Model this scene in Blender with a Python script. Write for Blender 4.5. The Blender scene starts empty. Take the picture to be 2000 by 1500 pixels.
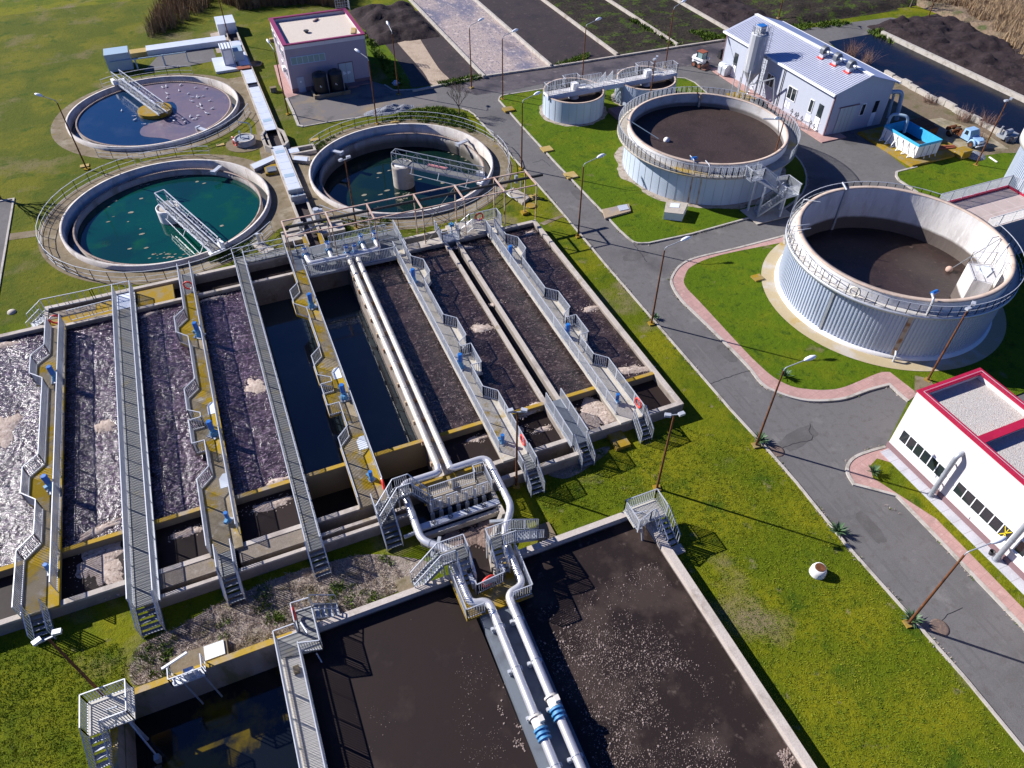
import bpy, math, random
from mathutils import Vector, Matrix, noise
from mathutils.geometry import tessellate_polygon
R = math.radians
PI = math.pi
random.seed(7)
scene = bpy.context.scene
COL = scene.collection

# ------------------------------------------------------------------ camera (drone, 39 m up, looking 45 degrees down)
H, FPX, NAD, ROLL, TH = 39.0, 1417.2, R(45.04), R(.23), R(22.9)
def _cam_axes():
    fwd = Vector((0, math.sin(NAD), -math.cos(NAD))); right = Vector((1, 0, 0)); up = right.cross(fwd)
    c, s = math.cos(ROLL), math.sin(ROLL)
    rz = Matrix.Rotation(-TH, 3, 'Z')
    return rz @ (c * right + s * up), rz @ (-s * right + c * up), rz @ fwd
CR, CU, CF = _cam_axes()
def at(px, py, z=0.0):
    """surveyed point of the site: where the sight line of the survey photo meets height z"""
    d = CF * FPX + CR * (px - 1000) - CU * (py - 750)
    t = (z - H) / d.z
    return Vector((d.x * t, d.y * t, z))
def ats(pts, z=0.0):
    return [tuple(at(x, y, z)[:2]) for x, y in pts]

# ------------------------------------------------------------------ mesh builder
class MB:
    def __init__(s): s.v, s.f, s.sm = [], [], []
    def add(s, vs, fs, smooth=False):
        o = len(s.v); s.v.extend([tuple(p) for p in vs])
        for f in fs: s.f.append([o + i for i in f]); s.sm.append(smooth)
    def box(s, x0, y0, z0, x1, y1, z1):
        if x0 > x1: x0, x1 = x1, x0
        if y0 > y1: y0, y1 = y1, y0
        s.add([(x0,y0,z0),(x1,y0,z0),(x1,y1,z0),(x0,y1,z0),(x0,y0,z1),(x1,y0,z1),(x1,y1,z1),(x0,y1,z1)],
              [(0,3,2,1),(4,5,6,7),(0,1,5,4),(1,2,6,5),(2,3,7,6),(3,0,4,7)])
        return s
    def obox(s, c, ux, hx, hy, z0, z1):
        ux = Vector((ux[0], ux[1])).normalized(); uy = Vector((-ux.y, ux.x)); c = Vector((c[0], c[1]))
        q = [c - ux*hx - uy*hy, c + ux*hx - uy*hy, c + ux*hx + uy*hy, c - ux*hx + uy*hy]
        s.add([(p.x,p.y,z0) for p in q] + [(p.x,p.y,z1) for p in q],
              [(0,3,2,1),(4,5,6,7),(0,1,5,4),(1,2,6,5),(2,3,7,6),(3,0,4,7)])
        return s
    def bar(s, a, b, w, h=None, caps=True):
        a, b = Vector(a), Vector(b); d = (b - a)
        if d.length < 1e-6: return s
        d.normalize(); ref = Vector((0,0,1)) if abs(d.z) < .95 else Vector((1,0,0))
        u = d.cross(ref).normalized() * w * .5; v = u.cross(d).normalized() * (h or w) * .5
        q = [-u - v, u - v, u + v, -u + v]
        fs = [(0,1,5,4),(1,2,6,5),(2,3,7,6),(3,0,4,7)]
        if caps: fs += [(3,2,1,0),(4,5,6,7)]
        s.add([a + k for k in q] + [b + k for k in q], fs); return s
    def tube(s, pts, r, n=10, caps=True, smooth=True):
        P = [Vector(p) for p in pts]; rs = r if isinstance(r, (list, tuple)) else [r] * len(P)
        vs, prev = [], None
        for i, p in enumerate(P):
            d = (P[min(i+1, len(P)-1)] - P[max(i-1, 0)]).normalized()
            if prev is None:
                ref = Vector((0,0,1)) if abs(d.z) < .9 else Vector((1,0,0)); u = d.cross(ref).normalized()
            else: u = (prev - d * prev.dot(d)).normalized()
            prev = u; w = d.cross(u)
            for k in range(n):
                a = 2*PI*k/n; vs.append(p + (u*math.cos(a) + w*math.sin(a)) * rs[i])
        fs = []
        for i in range(len(P)-1):
            for k in range(n):
                k2 = (k+1) % n; fs.append((i*n+k, i*n+k2, (i+1)*n+k2, (i+1)*n+k))
        s.add(vs, fs, smooth)
        if caps:
            s.add(vs[:n], [tuple(range(n))[::-1]]); s.add(vs[-n:], [tuple(range(n))])
        return s
    def lathe(s, c, prof, n=48, a0=0., a1=2*PI, closed=False, smooth=True, wob=None):
        """revolve profile [(r,z),...] about the vertical through c"""
        full = abs(a1 - a0 - 2*PI) < 1e-6; m = n if full else n + 1; k = len(prof); vs = []
        for i in range(m):
            a = a0 + (a1-a0)*i/n; ca, sa = math.cos(a), math.sin(a)
            for r, z in prof: vs.append((c[0]+r*ca, c[1]+r*sa, z))
        fs = []
        for i in range(n):
            i2 = (i+1) % m
            for j in range(k if closed else k-1):
                j2 = (j+1) % k; fs.append((i*k+j, i2*k+j, i2*k+j2, i*k+j2))
        s.add(vs, fs, smooth)
        if closed and not full:
            s.add(vs[:k], [tuple(range(k))]); s.add(vs[-k:], [tuple(range(k))[::-1]])
        return s
    def cyl(s, c, r, z0, z1, n=24, r2=None, smooth=True):
        r2 = r if r2 is None else r2
        vs = [(c[0]+r*math.cos(2*PI*i/n), c[1]+r*math.sin(2*PI*i/n), z0) for i in range(n)]
        vt = [(c[0]+r2*math.cos(2*PI*i/n), c[1]+r2*math.sin(2*PI*i/n), z1) for i in range(n)]
        s.add(vs+vt, [(i, (i+1)%n, n+(i+1)%n, n+i) for i in range(n)], smooth)
        s.add(vt, [tuple(range(n))]); s.add(vs, [tuple(range(n))[::-1]]); return s
    def flat(s, loops, z):
        """horizontal sheet bounded by the first loop, the others are holes"""
        pl = [[Vector((x, y, 0)) for x, y in lp] for lp in loops]
        pts = [p for lp in pl for p in lp]; tris = tessellate_polygon(pl); fs = []
        for t in tris:
            a, b, c = (pts[i] for i in t)
            fs.append(t if (b-a).cross(c-a).z > 0 else t[::-1])
        s.add([(p.x, p.y, z) for p in pts], fs); return s
    def prism(s, poly, z0, z1, holes=()):
        s.flat([poly] + list(holes), z1); s.flat([poly] + list(holes), z0)
        for lp in [poly] + list(holes):
            n = len(lp); s.add([(x,y,z0) for x,y in lp] + [(x,y,z1) for x,y in lp], [(i,(i+1)%n,n+(i+1)%n,n+i) for i in range(n)])
        return s
    def strip(s, pts, w, z0, z1, closed=False, off=0.):
        """upright-sided strip (kerb, low wall) along a plan line"""
        L = offset(pts, off + w/2, closed); Q = offset(pts, off - w/2, closed); n = len(L)
        vs = []
        for a, b in zip(L, Q): vs += [(a[0],a[1],z0),(b[0],b[1],z0),(b[0],b[1],z1),(a[0],a[1],z1)]
        fs = []
        for i in range(n if closed else n-1):
            p, q = i*4, ((i+1) % n)*4
            fs += [(p+3,p+2,q+2,q+3),(p,p+3,q+3,q),(p+2,p+1,q+1,q+2)]
        s.add(vs, fs)
        if not closed: s.add(vs[:4], [(0,1,2,3)]); s.add(vs[-4:], [(3,2,1,0)])
        return s
    def rail(s, pts, h=1.1, bal=.14, post=1.5, w=.052, mid=0, bw=.037, closed=False):
        P = [Vector(p) for p in pts]
        if closed: P = P + [P[0]]
        up = Vector((0,0,1))
        for a, b in zip(P, P[1:]):
            d = b - a; L = math.hypot(d.x, d.y)
            if L < .02: continue
            s.bar(a + up*h, b + up*h, w)
            s.bar(a + up*.12, b + up*.12, w*.75)
            for m in range(mid): 
                t = h*(m+1)/(mid+1); s.bar(a + up*t, b + up*t, w*.7)
            n = max(1, round(L/post))
            for i in range(n+1): q = a + d*(i/n); s.bar(q, q + up*h, w*.95, caps=False)
            if bal:
                n = max(1, round(L/bal))
                for i in range(1, n): q = a + d*(i/n); s.bar(q + up*.12, q + up*h, bw, caps=False)
        return s
    def stairs(s, a, b, w, n, thick=.05):
        """open treads from a (top) to b (bottom), width w, with side stringers"""
        a, b = Vector(a), Vector(b); d = b - a; hd = Vector((d.x, d.y, 0)); L = hd.length; u = hd.normalized(); sd = Vector((-u.y, u.x, 0))
        t = L/n
        for i in range(n):
            c = a + d*((i+.5)/n); z = a.z + d.z*(i+1)/(n+1)
            s.obox((c.x, c.y), (u.x, u.y), t*.42, w/2-.03, z-thick, z)
        for k in (-1, 1):
            s.bar(a + sd*k*w/2 - Vector((0,0,.1)), b + sd*k*w/2 + Vector((0,0,.05)), .05, .2)
        return s
def offset(pts, d, closed=False):
    P = [Vector((p[0], p[1])) for p in pts]; n = len(P); out = []
    for i in range(n):
        a = P[i-1] if (i > 0 or closed) else P[i]; b = P[(i+1) % n] if (i < n-1 or closed) else P[i]
        e1 = (P[i]-a); e2 = (b-P[i])
        if e1.length < 1e-6: e1 = e2
        if e2.length < 1e-6: e2 = e1
        e1 = e1.normalized(); e2 = e2.normalized(); n1 = Vector((-e1.y, e1.x)); n2 = Vector((-e2.y, e2.x))
        m = (n1+n2); 
        if m.length < 1e-4: m = n1
        m.normalize(); k = 1/max(.35, m.dot(n1)); q = P[i] + m*d*k; out.append((q.x, q.y))
    return out
def smooth_line(pts, k=6, closed=False):
    """Catmull-Rom through plan points"""
    P = [Vector(p) for p in pts]; n = len(P); out = []
    for i in range(n if closed else n-1):
        p0 = P[(i-1) % n] if (closed or i > 0) else P[i]*2-P[i+1]; p1 = P[i]; p2 = P[(i+1) % n]
        p3 = P[(i+2) % n] if (closed or i+2 < n) else p2*2-p1
        for j in range(k):
            t = j/k; out.append(tuple(.5*((2*p1) + (p2-p0)*t + (2*p0-5*p1+4*p2-p3)*t*t + (3*p1-p0-3*p2+p3)*t**3)))
    if not closed: out.append(tuple(P[-1]))
    return out
def arc(c, r, a0, a1, n):
    return [(c[0]+r*math.cos(a0+(a1-a0)*i/n), c[1]+r*math.sin(a0+(a1-a0)*i/n)) for i in range(n+1)]
def bend(pts, r=.5, k=6):
    """round the corners of a 3-D pipe run"""
    P = [Vector(p) for p in pts]; out = [P[0]]
    for a, b, c in zip(P, P[1:], P[2:]):
        u = (a-b); v = (c-b); q = min(r, u.length*.48, v.length*.48); u = u.normalized()*q; v = v.normalized()*q
        for i in range(k+1):
            t = i/k; out.append((b+u)*(1-t)**2 + b*2*t*(1-t) + (b+v)*t*t)
    out.append(P[-1]); return out

# ------------------------------------------------------------------ objects
BASE = {}
def tag(o, label=None, cat=None, group=None, kind=None):
    if label: o['label'] = label
    if cat: o['category'] = cat
    if group: o['group'] = group
    if kind: o['kind'] = kind
    return o
def _mesh(name, mb, m, base):
    me = bpy.data.meshes.new(name); bx, by, bz = base
    me.from_pydata([(x-bx, y-by, z-bz) for x, y, z in mb.v], [], mb.f)
    me.polygons.foreach_set('use_smooth', mb.sm); me.update()
    me.materials.append(m)
    return me
def thing(name, label, cat, base, group=None):
    o = bpy.data.objects.new(name, None); o.empty_display_size = .3; COL.objects.link(o); o.location = base; BASE[o.name] = tuple(base)
    return tag(o, label, cat, group)
def part(parent, name, mb, m, label=None, kind=None):
    b = BASE[parent.name]; o = bpy.data.objects.new(name, _mesh(name, mb, m, b)); COL.objects.link(o); o.parent = parent; BASE[o.name] = b
    return tag(o, label, None, None, kind)
def solo(name, mb, m, label, cat, base, group=None):
    o = bpy.data.objects.new(name, _mesh(name, mb, m, base)); COL.objects.link(o); o.location = base; BASE[o.name] = tuple(base)
    return tag(o, label, cat, group)
def struct(name, mb, m, kind='structure'):
    o = bpy.data.objects.new(name, _mesh(name, mb, m, (0,0,0))); COL.objects.link(o); return tag(o, kind=kind)
def dup(root, loc, rotz=0., label=None, group=None, scale=None):
    def cp(o, par):
        c = o.copy(); COL.objects.link(c)
        if par: c.parent = par
        for ch in o.children: cp(ch, c)
        return c
    r = cp(root, None); r.location = loc; r.rotation_euler = (0, 0, rotz)
    if scale: r.scale = (scale,)*3
    if label: r['label'] = label
    if group: r['group'] = group
    BASE[r.name] = tuple(loc); return r

# ------------------------------------------------------------------ materials
def mk(name, base, layers=(), rough=.8, rlay=None, bump=(), metal=0., spec=.5, fine=0., stretch=None):
    """layers: (colour, scale, lo, hi[, detail[, kind]]) mixed over the base by world-space noise"""
    m = bpy.data.materials.new(name); m.use_nodes = True; nt = m.node_tree; N = nt.nodes; L = nt.links
    bs = N['Principled BSDF']; geo = N.new('ShaderNodeNewGeometry'); pos = geo.outputs['Position']
    if stretch:
        mp = N.new('ShaderNodeMapping'); mp.inputs['Scale'].default_value = stretch; L.new(pos, mp.inputs['Vector']); spos = mp.outputs[0]
    else: spos = pos
    def nz(scale, det=6, kind='n', rg=.6, ps=None):
        if kind == 'v':
            n = N.new('ShaderNodeTexVoronoi'); n.inputs['Scale'].default_value = scale; o = n.outputs['Distance']
        else:
            n = N.new('ShaderNodeTexNoise'); n.inputs['Scale'].default_value = scale; n.inputs['Detail'].default_value = det; n.inputs['Roughness'].default_value = rg; o = n.outputs['Fac']
        L.new(ps or spos, n.inputs['Vector']); return o
    def ramp(o, lo, hi):
        r = N.new('ShaderNodeMapRange'); r.inputs[1].default_value = lo; r.inputs[2].default_value = hi; r.clamp = True; L.new(o, r.inputs[0]); return r.outputs[0]
    c = N.new('ShaderNodeRGB'); c.outputs[0].default_value = (*base, 1); cur = c.outputs[0]
    for l in layers:
        col, sc, lo, hi = l[:4]; det = l[4] if len(l) > 4 else 6; kind = l[5] if len(l) > 5 else 'n'
        f = ramp(nz(sc, det, kind), lo, hi); mx = N.new('ShaderNodeMix'); mx.data_type = 'RGBA'
        L.new(f, mx.inputs[0]); L.new(cur, mx.inputs[6]); mx.inputs[7].default_value = (*col, 1); cur = mx.outputs[2]
    if fine:
        f = ramp(nz(14, 8, rg=.7, ps=pos), .2, .8); mu = N.new('ShaderNodeMix'); mu.data_type = 'RGBA'; mu.blend_type = 'MULTIPLY'; mu.inputs[0].default_value = fine
        L.new(cur, mu.inputs[6]); 
        gr = N.new('ShaderNodeCombineColor')
        for i in range(3): L.new(f, gr.inputs[i])
        L.new(gr.outputs[0], mu.inputs[7]); cur = mu.outputs[2]
    L.new(cur, bs.inputs['Base Color'])
    bs.inputs['Roughness'].default_value = rough; bs.inputs['Metallic'].default_value = metal; bs.inputs['Specular IOR Level'].default_value = spec
    if rlay:
        sc, lo, hi, r0, r1 = rlay; f = ramp(nz(sc), lo, hi); r = N.new('ShaderNodeMapRange'); r.inputs[3].default_value = r0; r.inputs[4].default_value = r1; L.new(f, r.inputs[0]); L.new(r.outputs[0], bs.inputs['Roughness'])
    prev = None
    for b in bump:
        sc, st = b[:2]; det = b[2] if len(b) > 2 else 6; kind = b[3] if len(b) > 3 else 'n'
        bp = N.new('ShaderNodeBump'); bp.inputs['Distance'].default_value = st; bp.inputs['Strength'].default_value = 1.
        L.new(nz(sc, det, kind), bp.inputs['Height'])
        if prev: L.new(prev, bp.inputs['Normal'])
        prev = bp.outputs[0]
    if prev: L.new(prev, bs.inputs['Normal'])
    m['_c'] = 0
    return m
def zband(m, col, z0, z1, amt=1., wob=.25):
    """tide mark: colour below height z0, fading out by z1"""
    nt = m.node_tree; N = nt.nodes; L = nt.links; bs = N['Principled BSDF']; src = bs.inputs['Base Color'].links[0].from_socket
    geo = N.new('ShaderNodeNewGeometry'); sp = N.new('ShaderNodeSeparateXYZ'); L.new(geo.outputs['Position'], sp.inputs[0])
    n = N.new('ShaderNodeTexNoise'); n.inputs['Scale'].default_value = .9; n.inputs['Detail'].default_value = 8; L.new(geo.outputs['Position'], n.inputs['Vector'])
    ma = N.new('ShaderNodeMath'); ma.operation = 'MULTIPLY_ADD'; L.new(n.outputs['Fac'], ma.inputs[0]); ma.inputs[1].default_value = wob*2; L.new(sp.outputs[2], ma.inputs[2])
    r = N.new('ShaderNodeMapRange'); r.inputs[1].default_value = z0+wob; r.inputs[2].default_value = z1+wob; r.inputs[3].default_value = amt; r.inputs[4].default_value = 0; L.new(ma.outputs[0], r.inputs[0])
    mx = N.new('ShaderNodeMix'); mx.data_type = 'RGBA'; L.new(r.outputs[0], mx.inputs[0]); L.new(src, mx.inputs[6]); mx.inputs[7].default_value = (*col, 1); L.new(mx.outputs[2], bs.inputs['Base Color'])
    return m
def lines(m, axis_vec, pitch, col, width=.12, amt=1., bumpd=0., brick=None):
    """regular joints / ribs every pitch metres along axis_vec"""
    nt = m.node_tree; N = nt.nodes; L = nt.links; bs = N['Principled BSDF']; src = bs.inputs['Base Color'].links[0].from_socket
    geo = N.new('ShaderNodeNewGeometry'); d = N.new('ShaderNodeVectorMath'); d.operation = 'DOT_PRODUCT'; L.new(geo.outputs['Position'], d.inputs[0]); d.inputs[1].default_value = [a/pitch for a in axis_vec]
    fr = N.new('ShaderNodeMath'); fr.operation = 'FRACT'; L.new(d.outputs['Value'], fr.inputs[0])
    lt = N.new('ShaderNodeMath'); lt.operation = 'LESS_THAN'; L.new(fr.outputs[0], lt.inputs[0]); lt.inputs[1].default_value = width
    mu = N.new('ShaderNodeMath'); mu.operation = 'MULTIPLY'; L.new(lt.outputs[0], mu.inputs[0]); mu.inputs[1].default_value = amt
    mx = N.new('ShaderNodeMix'); mx.data_type = 'RGBA'; L.new(mu.outputs[0], mx.inputs[0]); L.new(src, mx.inputs[6]); mx.inputs[7].default_value = (*col, 1); L.new(mx.outputs[2], bs.inputs['Base Color'])
    if bumpd:
        bp = N.new('ShaderNodeBump'); bp.inputs['Distance'].default_value = bumpd; bp.invert = True; L.new(lt.outputs[0], bp.inputs['Height'])
        ex = bs.inputs['Normal'].links
        if ex: L.new(ex[0].from_socket, bp.inputs['Normal'])
        L.new(bp.outputs[0], bs.inputs['Normal'])
    return m
M = {}
LICH = (.34, .215, .015)
M['grass'] = mk('grass', (.135, .178, .005), [((.24,.24,.008), .16, .42, .58, 8), ((.07,.125,.006), .5, .54, .68, 8), ((.28,.225,.12), .11, .56, .67, 10), ((.32,.26,.15), .9, .62, .74, 10), ((.045,.07,.006), 3.0, .56, .74, 9), ((.25,.25,.04), 6.5, .58, .75, 8)], rough=.95, spec=.1, fine=.75, bump=((2.2,.08,8), (11,.05,8)))
M['worn'] = mk('worn lawn', (.115, .140, .009), [((.19,.19,.012), .16, .44, .60, 8), ((.24,.20,.09), .13, .55, .67, 10), ((.07,.12,.006), .5, .54, .68, 8), ((.28,.23,.13), .9, .63, .76, 10), ((.045,.07,.006), 3.0, .56, .75, 9), ((.22,.22,.04), 6.5, .58, .75, 8)], rough=.95, spec=.1, fine=.7, bump=((2.2,.08,8), (11,.05,8)))
M['lush'] = mk('lush grass', (.115, .19, .006), [((.17,.215,.008), .25, .48, .64, 8), ((.065,.125,.008), .8, .54, .68, 8), ((.045,.085,.006), 3.2, .56, .74, 9), ((.27,.21,.115), .35, .63, .74, 10)], rough=.95, spec=.1, fine=.75, bump=((2.2,.08,8), (11,.05,8)))
M['dry'] = mk('dry weedy ground', (.40, .33, .28), [((.20,.17,.07), .5, .54, .66, 9), ((.10,.13,.015), .35, .60, .70, 9), ((.62,.55,.49), 5, .54, .70, 8), ((.12,.09,.06), 4, .60, .74, 8)], rough=.95, spec=.1, fine=.7, bump=((3,.12,8), (14,.07,8)))
M['soil'] = mk('bare brown soil', (.22, .17, .115), [((.13,.12,.05), .5, .5, .66, 9), ((.33,.28,.2), 2, .55, .75)], rough=.95, spec=.1, fine=.5, bump=((4,.05,8),))
M['asphalt'] = mk('asphalt', (.158, .150, .148), [((.118,.113,.112), .16, .5, .68, 9), ((.205,.195,.188), .45, .58, .72, 9), ((.09,.086,.086), .10, .60, .70, 9), ((.13,.12,.115), 2.0, .52, .68, 9)], rough=.9, spec=.2, fine=.35, bump=((25,.012,4), (1.2,.02)))
M['wet'] = mk('dirty asphalt', (.12, .10, .10), [((.05,.042,.045), .25, .46, .62, 9), ((.24,.2,.19), .8, .58, .74, 9), ((.07,.06,.065), 2.2, .55, .7, 8)], rough=.6, spec=.4, fine=.4, bump=((9,.02,8),))
M['yard'] = mk('stained asphalt', (.17, .155, .15), [((.26,.2,.13), .2, .52, .66, 9), ((.09,.085,.09), .35, .54, .66, 9), ((.38,.34,.3), 1.1, .66, .76, 8)], rough=.85, spec=.25, fine=.35, bump=((18,.012,4),))
M['kerb'] = mk('kerb stone', (.50, .46, .41), [((.30,.27,.22), 1.5, .5, .7, 8)], rough=.9, spec=.2, fine=.35, bump=((12,.01),))
M['pave'] = mk('pink paving', (.50, .30, .265), [((.40,.25,.22), .8, .48, .66), ((.60,.42,.37), 2.5, .56, .74), ((.33,.26,.16), 1.3, .66, .76, 9)], rough=.85, spec=.25, fine=.35)
M['conc'] = mk('weathered concrete', (.50, .45, .39), [((.36,.31,.26), .7, .48, .64, 9), ((.60,.56,.50), 2.2, .55, .72, 8), ((.24,.20,.16), 1.1, .62, .74, 10)], rough=.9, spec=.2, fine=.35, bump=((9,.012,8),))
M['apron'] = mk('brown mossy concrete', (.24, .19, .125), [((.34,.29,.21), .5, .5, .66, 9), ((.15,.12,.06), 1.2, .52, .7, 9), ((.27,.2,.04), .7, .62, .74, 9)], rough=.95, spec=.15, fine=.45, bump=((6,.02,8),))
M['wallc'] = zband(mk('basin wall concrete', (.52, .46, .40), [((.36,.31,.27), .6, .5, .66, 9), ((.62,.57,.52), 2.5, .56, .72), ((.28,.22,.12), .9, .60, .72, 10)], rough=.9, spec=.2, fine=.35, bump=((8,.015,8),)), (.09,.07,.06), .75, .95, .6, .15)
M['whitec'] = mk('white painted concrete', (.78, .76, .73), [((.6,.56,.52), .8, .55, .72, 10), ((.45,.4,.35), 1.6, .64, .76, 10)], rough=.8, spec=.3, fine=.2, bump=((10,.008),), stretch=(1,1,.35))
M['deck'] = mk('mossy walkway concrete', (.33, .27, .18), [((.24,.19,.115), 1.3, .48, .64, 9), ((.40,.26,.012), .34, .49, .56, 9), ((.46,.42,.35), 1.6, .58, .70)], rough=.9, spec=.2, fine=.4, bump=((9,.012,8),))
M['deckp'] = mk('pale walkway concrete', (.54, .50, .43), [((.43,.39,.32), 1.1, .48, .64, 9), (LICH, .23, .60, .66, 9)], rough=.9, spec=.2, fine=.3, bump=((9,.01,8),))
M['lich'] = mk('yellow lichen concrete', (.34, .215, .02), [((.30,.23,.11), 1.2, .46, .60, 9), ((.50,.45,.36), .9, .64, .72, 9)], rough=.95, spec=.15, fine=.35, bump=((9,.015,8),))
M['slab'] = mk('brown pebble slab', (.27, .225, .18), [((.35,.3,.25), 3, .5, .7, 8), ((.3,.22,.05), .7, .6, .72, 9)], rough=.95, spec=.15, fine=.55, bump=((20,.015,8),))
M['galv'] = mk('galvanised steel', (.55, .57, .60), [((.46,.48,.52), 2.5, .48, .68, 8)], rough=.45, metal=.35, spec=.5)
M['galvd'] = mk('dull galvanised steel', (.36, .38, .41), [((.28,.30,.33), 2.5, .48, .68, 8)], rough=.55, metal=.4)
M['grate'] = lines(mk('steel grating', (.215, .215, .205), [((.16,.165,.165), .8, .48, .66, 8), ((.25,.215,.14), .9, .56, .70, 8)], rough=.65, metal=.2, spec=.4), (0,1,0), .22, (.07,.075,.08), .35, .8, .01)
M['grated'] = lines(mk('dark steel grating', (.15, .16, .17), [((.20,.205,.21), .9, .48, .66, 8)], rough=.65, metal=.2), (0,1,0), .14, (.07,.075,.08), .4, .8, .01)
M['plate'] = mk('dark steel plate', (.13, .15, .175), [((.09,.10,.12), 1.2, .5, .68, 8)], rough=.6, metal=.1)
M['pipe'] = mk('silver painted pipe', (.66, .65, .65), [((.58,.56,.56), 1.3, .5, .7, 8)], rough=.33, metal=.55)
M['pipeb'] = mk('beige painted pipe', (.56, .52, .45), [((.47,.43,.36), 1.2, .5, .7, 8), ((.35,.22,.12), 2.2, .68, .78, 8)], rough=.45, metal=.25)
M['blue'] = mk('blue painted metal', (.015, .13, .42), [((.03,.17,.47), 2, .5, .7)], rough=.4, spec=.5)
M['bluel'] = mk('faded blue valve paint', (.07, .25, .45), [((.03,.13,.3), 4, .5, .7, 8), ((.3,.36,.42), 3, .6, .72)], rough=.5)
M['rust'] = mk('rusty steel', (.145, .055, .022), [((.075,.032,.018), 2, .48, .66, 8), ((.25,.115,.04), 3.5, .58, .74)], rough=.85, spec=.2)
M['rustp'] = mk('peeling beige pole', (.46, .36, .26), [((.27,.12,.05), 1.3, .48, .62, 9)], rough=.8, spec=.2)
M['rosep'] = mk('faded pink frame paint', (.45, .30, .24), [((.55,.44,.36), 1.1, .46, .62, 8), ((.25,.11,.06), 2, .6, .72)], rough=.75, spec=.2)
M['black'] = mk('black plastic', (.012, .012, .014), rough=.4)
M['blackst'] = mk('black painted steel', (.02, .02, .022), rough=.6)
M['white'] = mk('white paint', (.80, .80, .79), [((.68,.67,.66), 1.2, .54, .74, 8)], rough=.6, spec=.3)
M['cream'] = mk('pinkish white render', (.66, .60, .58), [((.61,.55,.53), .35, .48, .7, 8), ((.55,.48,.45), 1.4, .62, .78, 10)], rough=.85, spec=.2, stretch=(1,1,.16), bump=((40,.004,3),))
M['mauve'] = mk('pale mauve render', (.37, .305, .335), [((.34,.28,.31), .4, .48, .7, 8), ((.30,.25,.27), 1.2, .62, .76, 9)], rough=.9, spec=.2, stretch=(1,1,.3))
M['plinth'] = mk('plum plinth', (.20, .12, .125), rough=.9)
M['red'] = mk('red metal coping', (.40, .012, .045), [((.33,.010,.04), .8, .5, .68, 9), ((.45,.05,.07), 2.5, .6, .74, 8)], rough=.42, spec=.5)
M['plum'] = mk('plum metal coping', (.23, .025, .085), [((.19,.02,.07), 1, .5, .7)], rough=.5)
M['gravel'] = mk('roof gravel', (.46, .43, .40), [((.62,.58,.54), 9, .52, .66, 8), ((.22,.2,.19), 12, .56, .68, 8), ((.5,.4,.33), 5, .58, .7)], rough=.95, spec=.1, bump=((16,.06,8),))
M['gravelb'] = mk('blue grey gravel', (.22, .23, .26), [((.42,.43,.46), 6, .55, .68, 8), ((.07,.075,.09), 7, .56, .68, 8)], rough=.95, spec=.1, bump=((7,.15,8),))
M['glass'] = mk('dark window glass', (.018, .025, .03), rough=.06, spec=.7)
M['glassp'] = mk('pale window glass', (.20, .30, .30), rough=.12, spec=.7)
M['steelw'] = mk('pale blue wall panel', (.40, .425, .49), [((.37,.395,.46), .3, .48, .7), ((.33,.34,.37), 1.0, .66, .8, 10)], rough=.5, spec=.4, stretch=(1,1,.25))
M['roofm'] = lines(mk('ribbed metal roof', (.55, .57, .66), [((.50,.52,.61), .5, .48, .7)], rough=.4, metal=.3), (0,1,0), .33, (.40,.42,.52), .3, .9, .03)
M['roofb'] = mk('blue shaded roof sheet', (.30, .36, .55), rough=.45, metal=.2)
M['door'] = mk('light door sheet', (.66, .70, .74), rough=.5)
M['gate'] = mk('grey green gate', (.42, .47, .47), rough=.55)
M['tankw'] = mk('white tank panel', (.44, .50, .585), [((.38,.44,.53), .6, .52, .7, 9), ((.34,.33,.32), .9, .66, .78, 10)], rough=.6, spec=.35, stretch=(1,1,.25))
M['corr'] = mk('white corrugated sheet', (.44, .49, .58), [((.38,.43,.52), .5, .5, .7, 8), ((.34,.34,.36), 1.1, .66, .78, 10)], rough=.42, metal=.1, spec=.5, stretch=(1,1,.2))
M['t2in'] = zband(mk('stained tank lining', (.66, .63, .60), [((.50,.47,.45), .8, .5, .66, 10), ((.45,.35,.28), 1.0, .63, .73, 10), ((.75,.73,.70), 2, .56, .7, 8)], rough=.85, spec=.2, fine=.2, bump=((2.5,.04,8),), stretch=(1,1,.25)), (.085,.065,.055), 2.55, 2.8, .95, .12)
M['coping'] = mk('pink brown coping', (.54, .42, .34), [((.42,.32,.25), 1, .48, .66, 9), ((.60,.50,.42), 2.5, .55, .7)], rough=.9, spec=.15, fine=.3)
M['bark'] = mk('bark', (.12, .095, .075), rough=.95, spec=.1)
M['leaf'] = mk('agave leaf', (.06, .12, .05), [((.11,.17,.09), 2, .5, .7)], rough=.55, spec=.4)
M['shrubg'] = mk('weed leaves', (.07, .12, .012), [((.12,.16,.02), 2, .48, .66)], rough=.8, spec=.15)
M['reed'] = mk('dry reeds', (.23, .155, .085), [((.12,.085,.05), .15, .48, .62, 8), ((.33,.24,.15), .6, .55, .7)], rough=.95, spec=.1)
M['straw'] = mk('dead grass stems', (.48, .40, .33), [((.18,.14,.09), .7, .5, .66), ((.13,.14,.03), .4, .58, .7)], rough=.95, spec=.1)
M['poolb'] = mk('sky blue liner', (.04, .36, .62), [((.06,.42,.68), 1.5, .5, .7)], rough=.45, bump=((3,.03),), stretch=(1,3,1))
M['skyb'] = mk('faded light blue paint', (.25, .40, .58), [((.3,.5,.72), 2, .5, .7), ((.25,.12,.05), 2.6, .70, .78, 8)], rough=.5)
M['tyre'] = mk('tyre rubber', (.02, .018, .017), rough=.85)
M['orange'] = mk('faded orange red paint', (.27, .075, .035), [((.16,.06,.03), 3, .5, .7)], rough=.65)
M['redp'] = mk('red plastic', (.62, .03, .02), rough=.4)
M['lampw'] = mk('white lamp housing', (.75, .77, .80), rough=.3, spec=.6)
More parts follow.
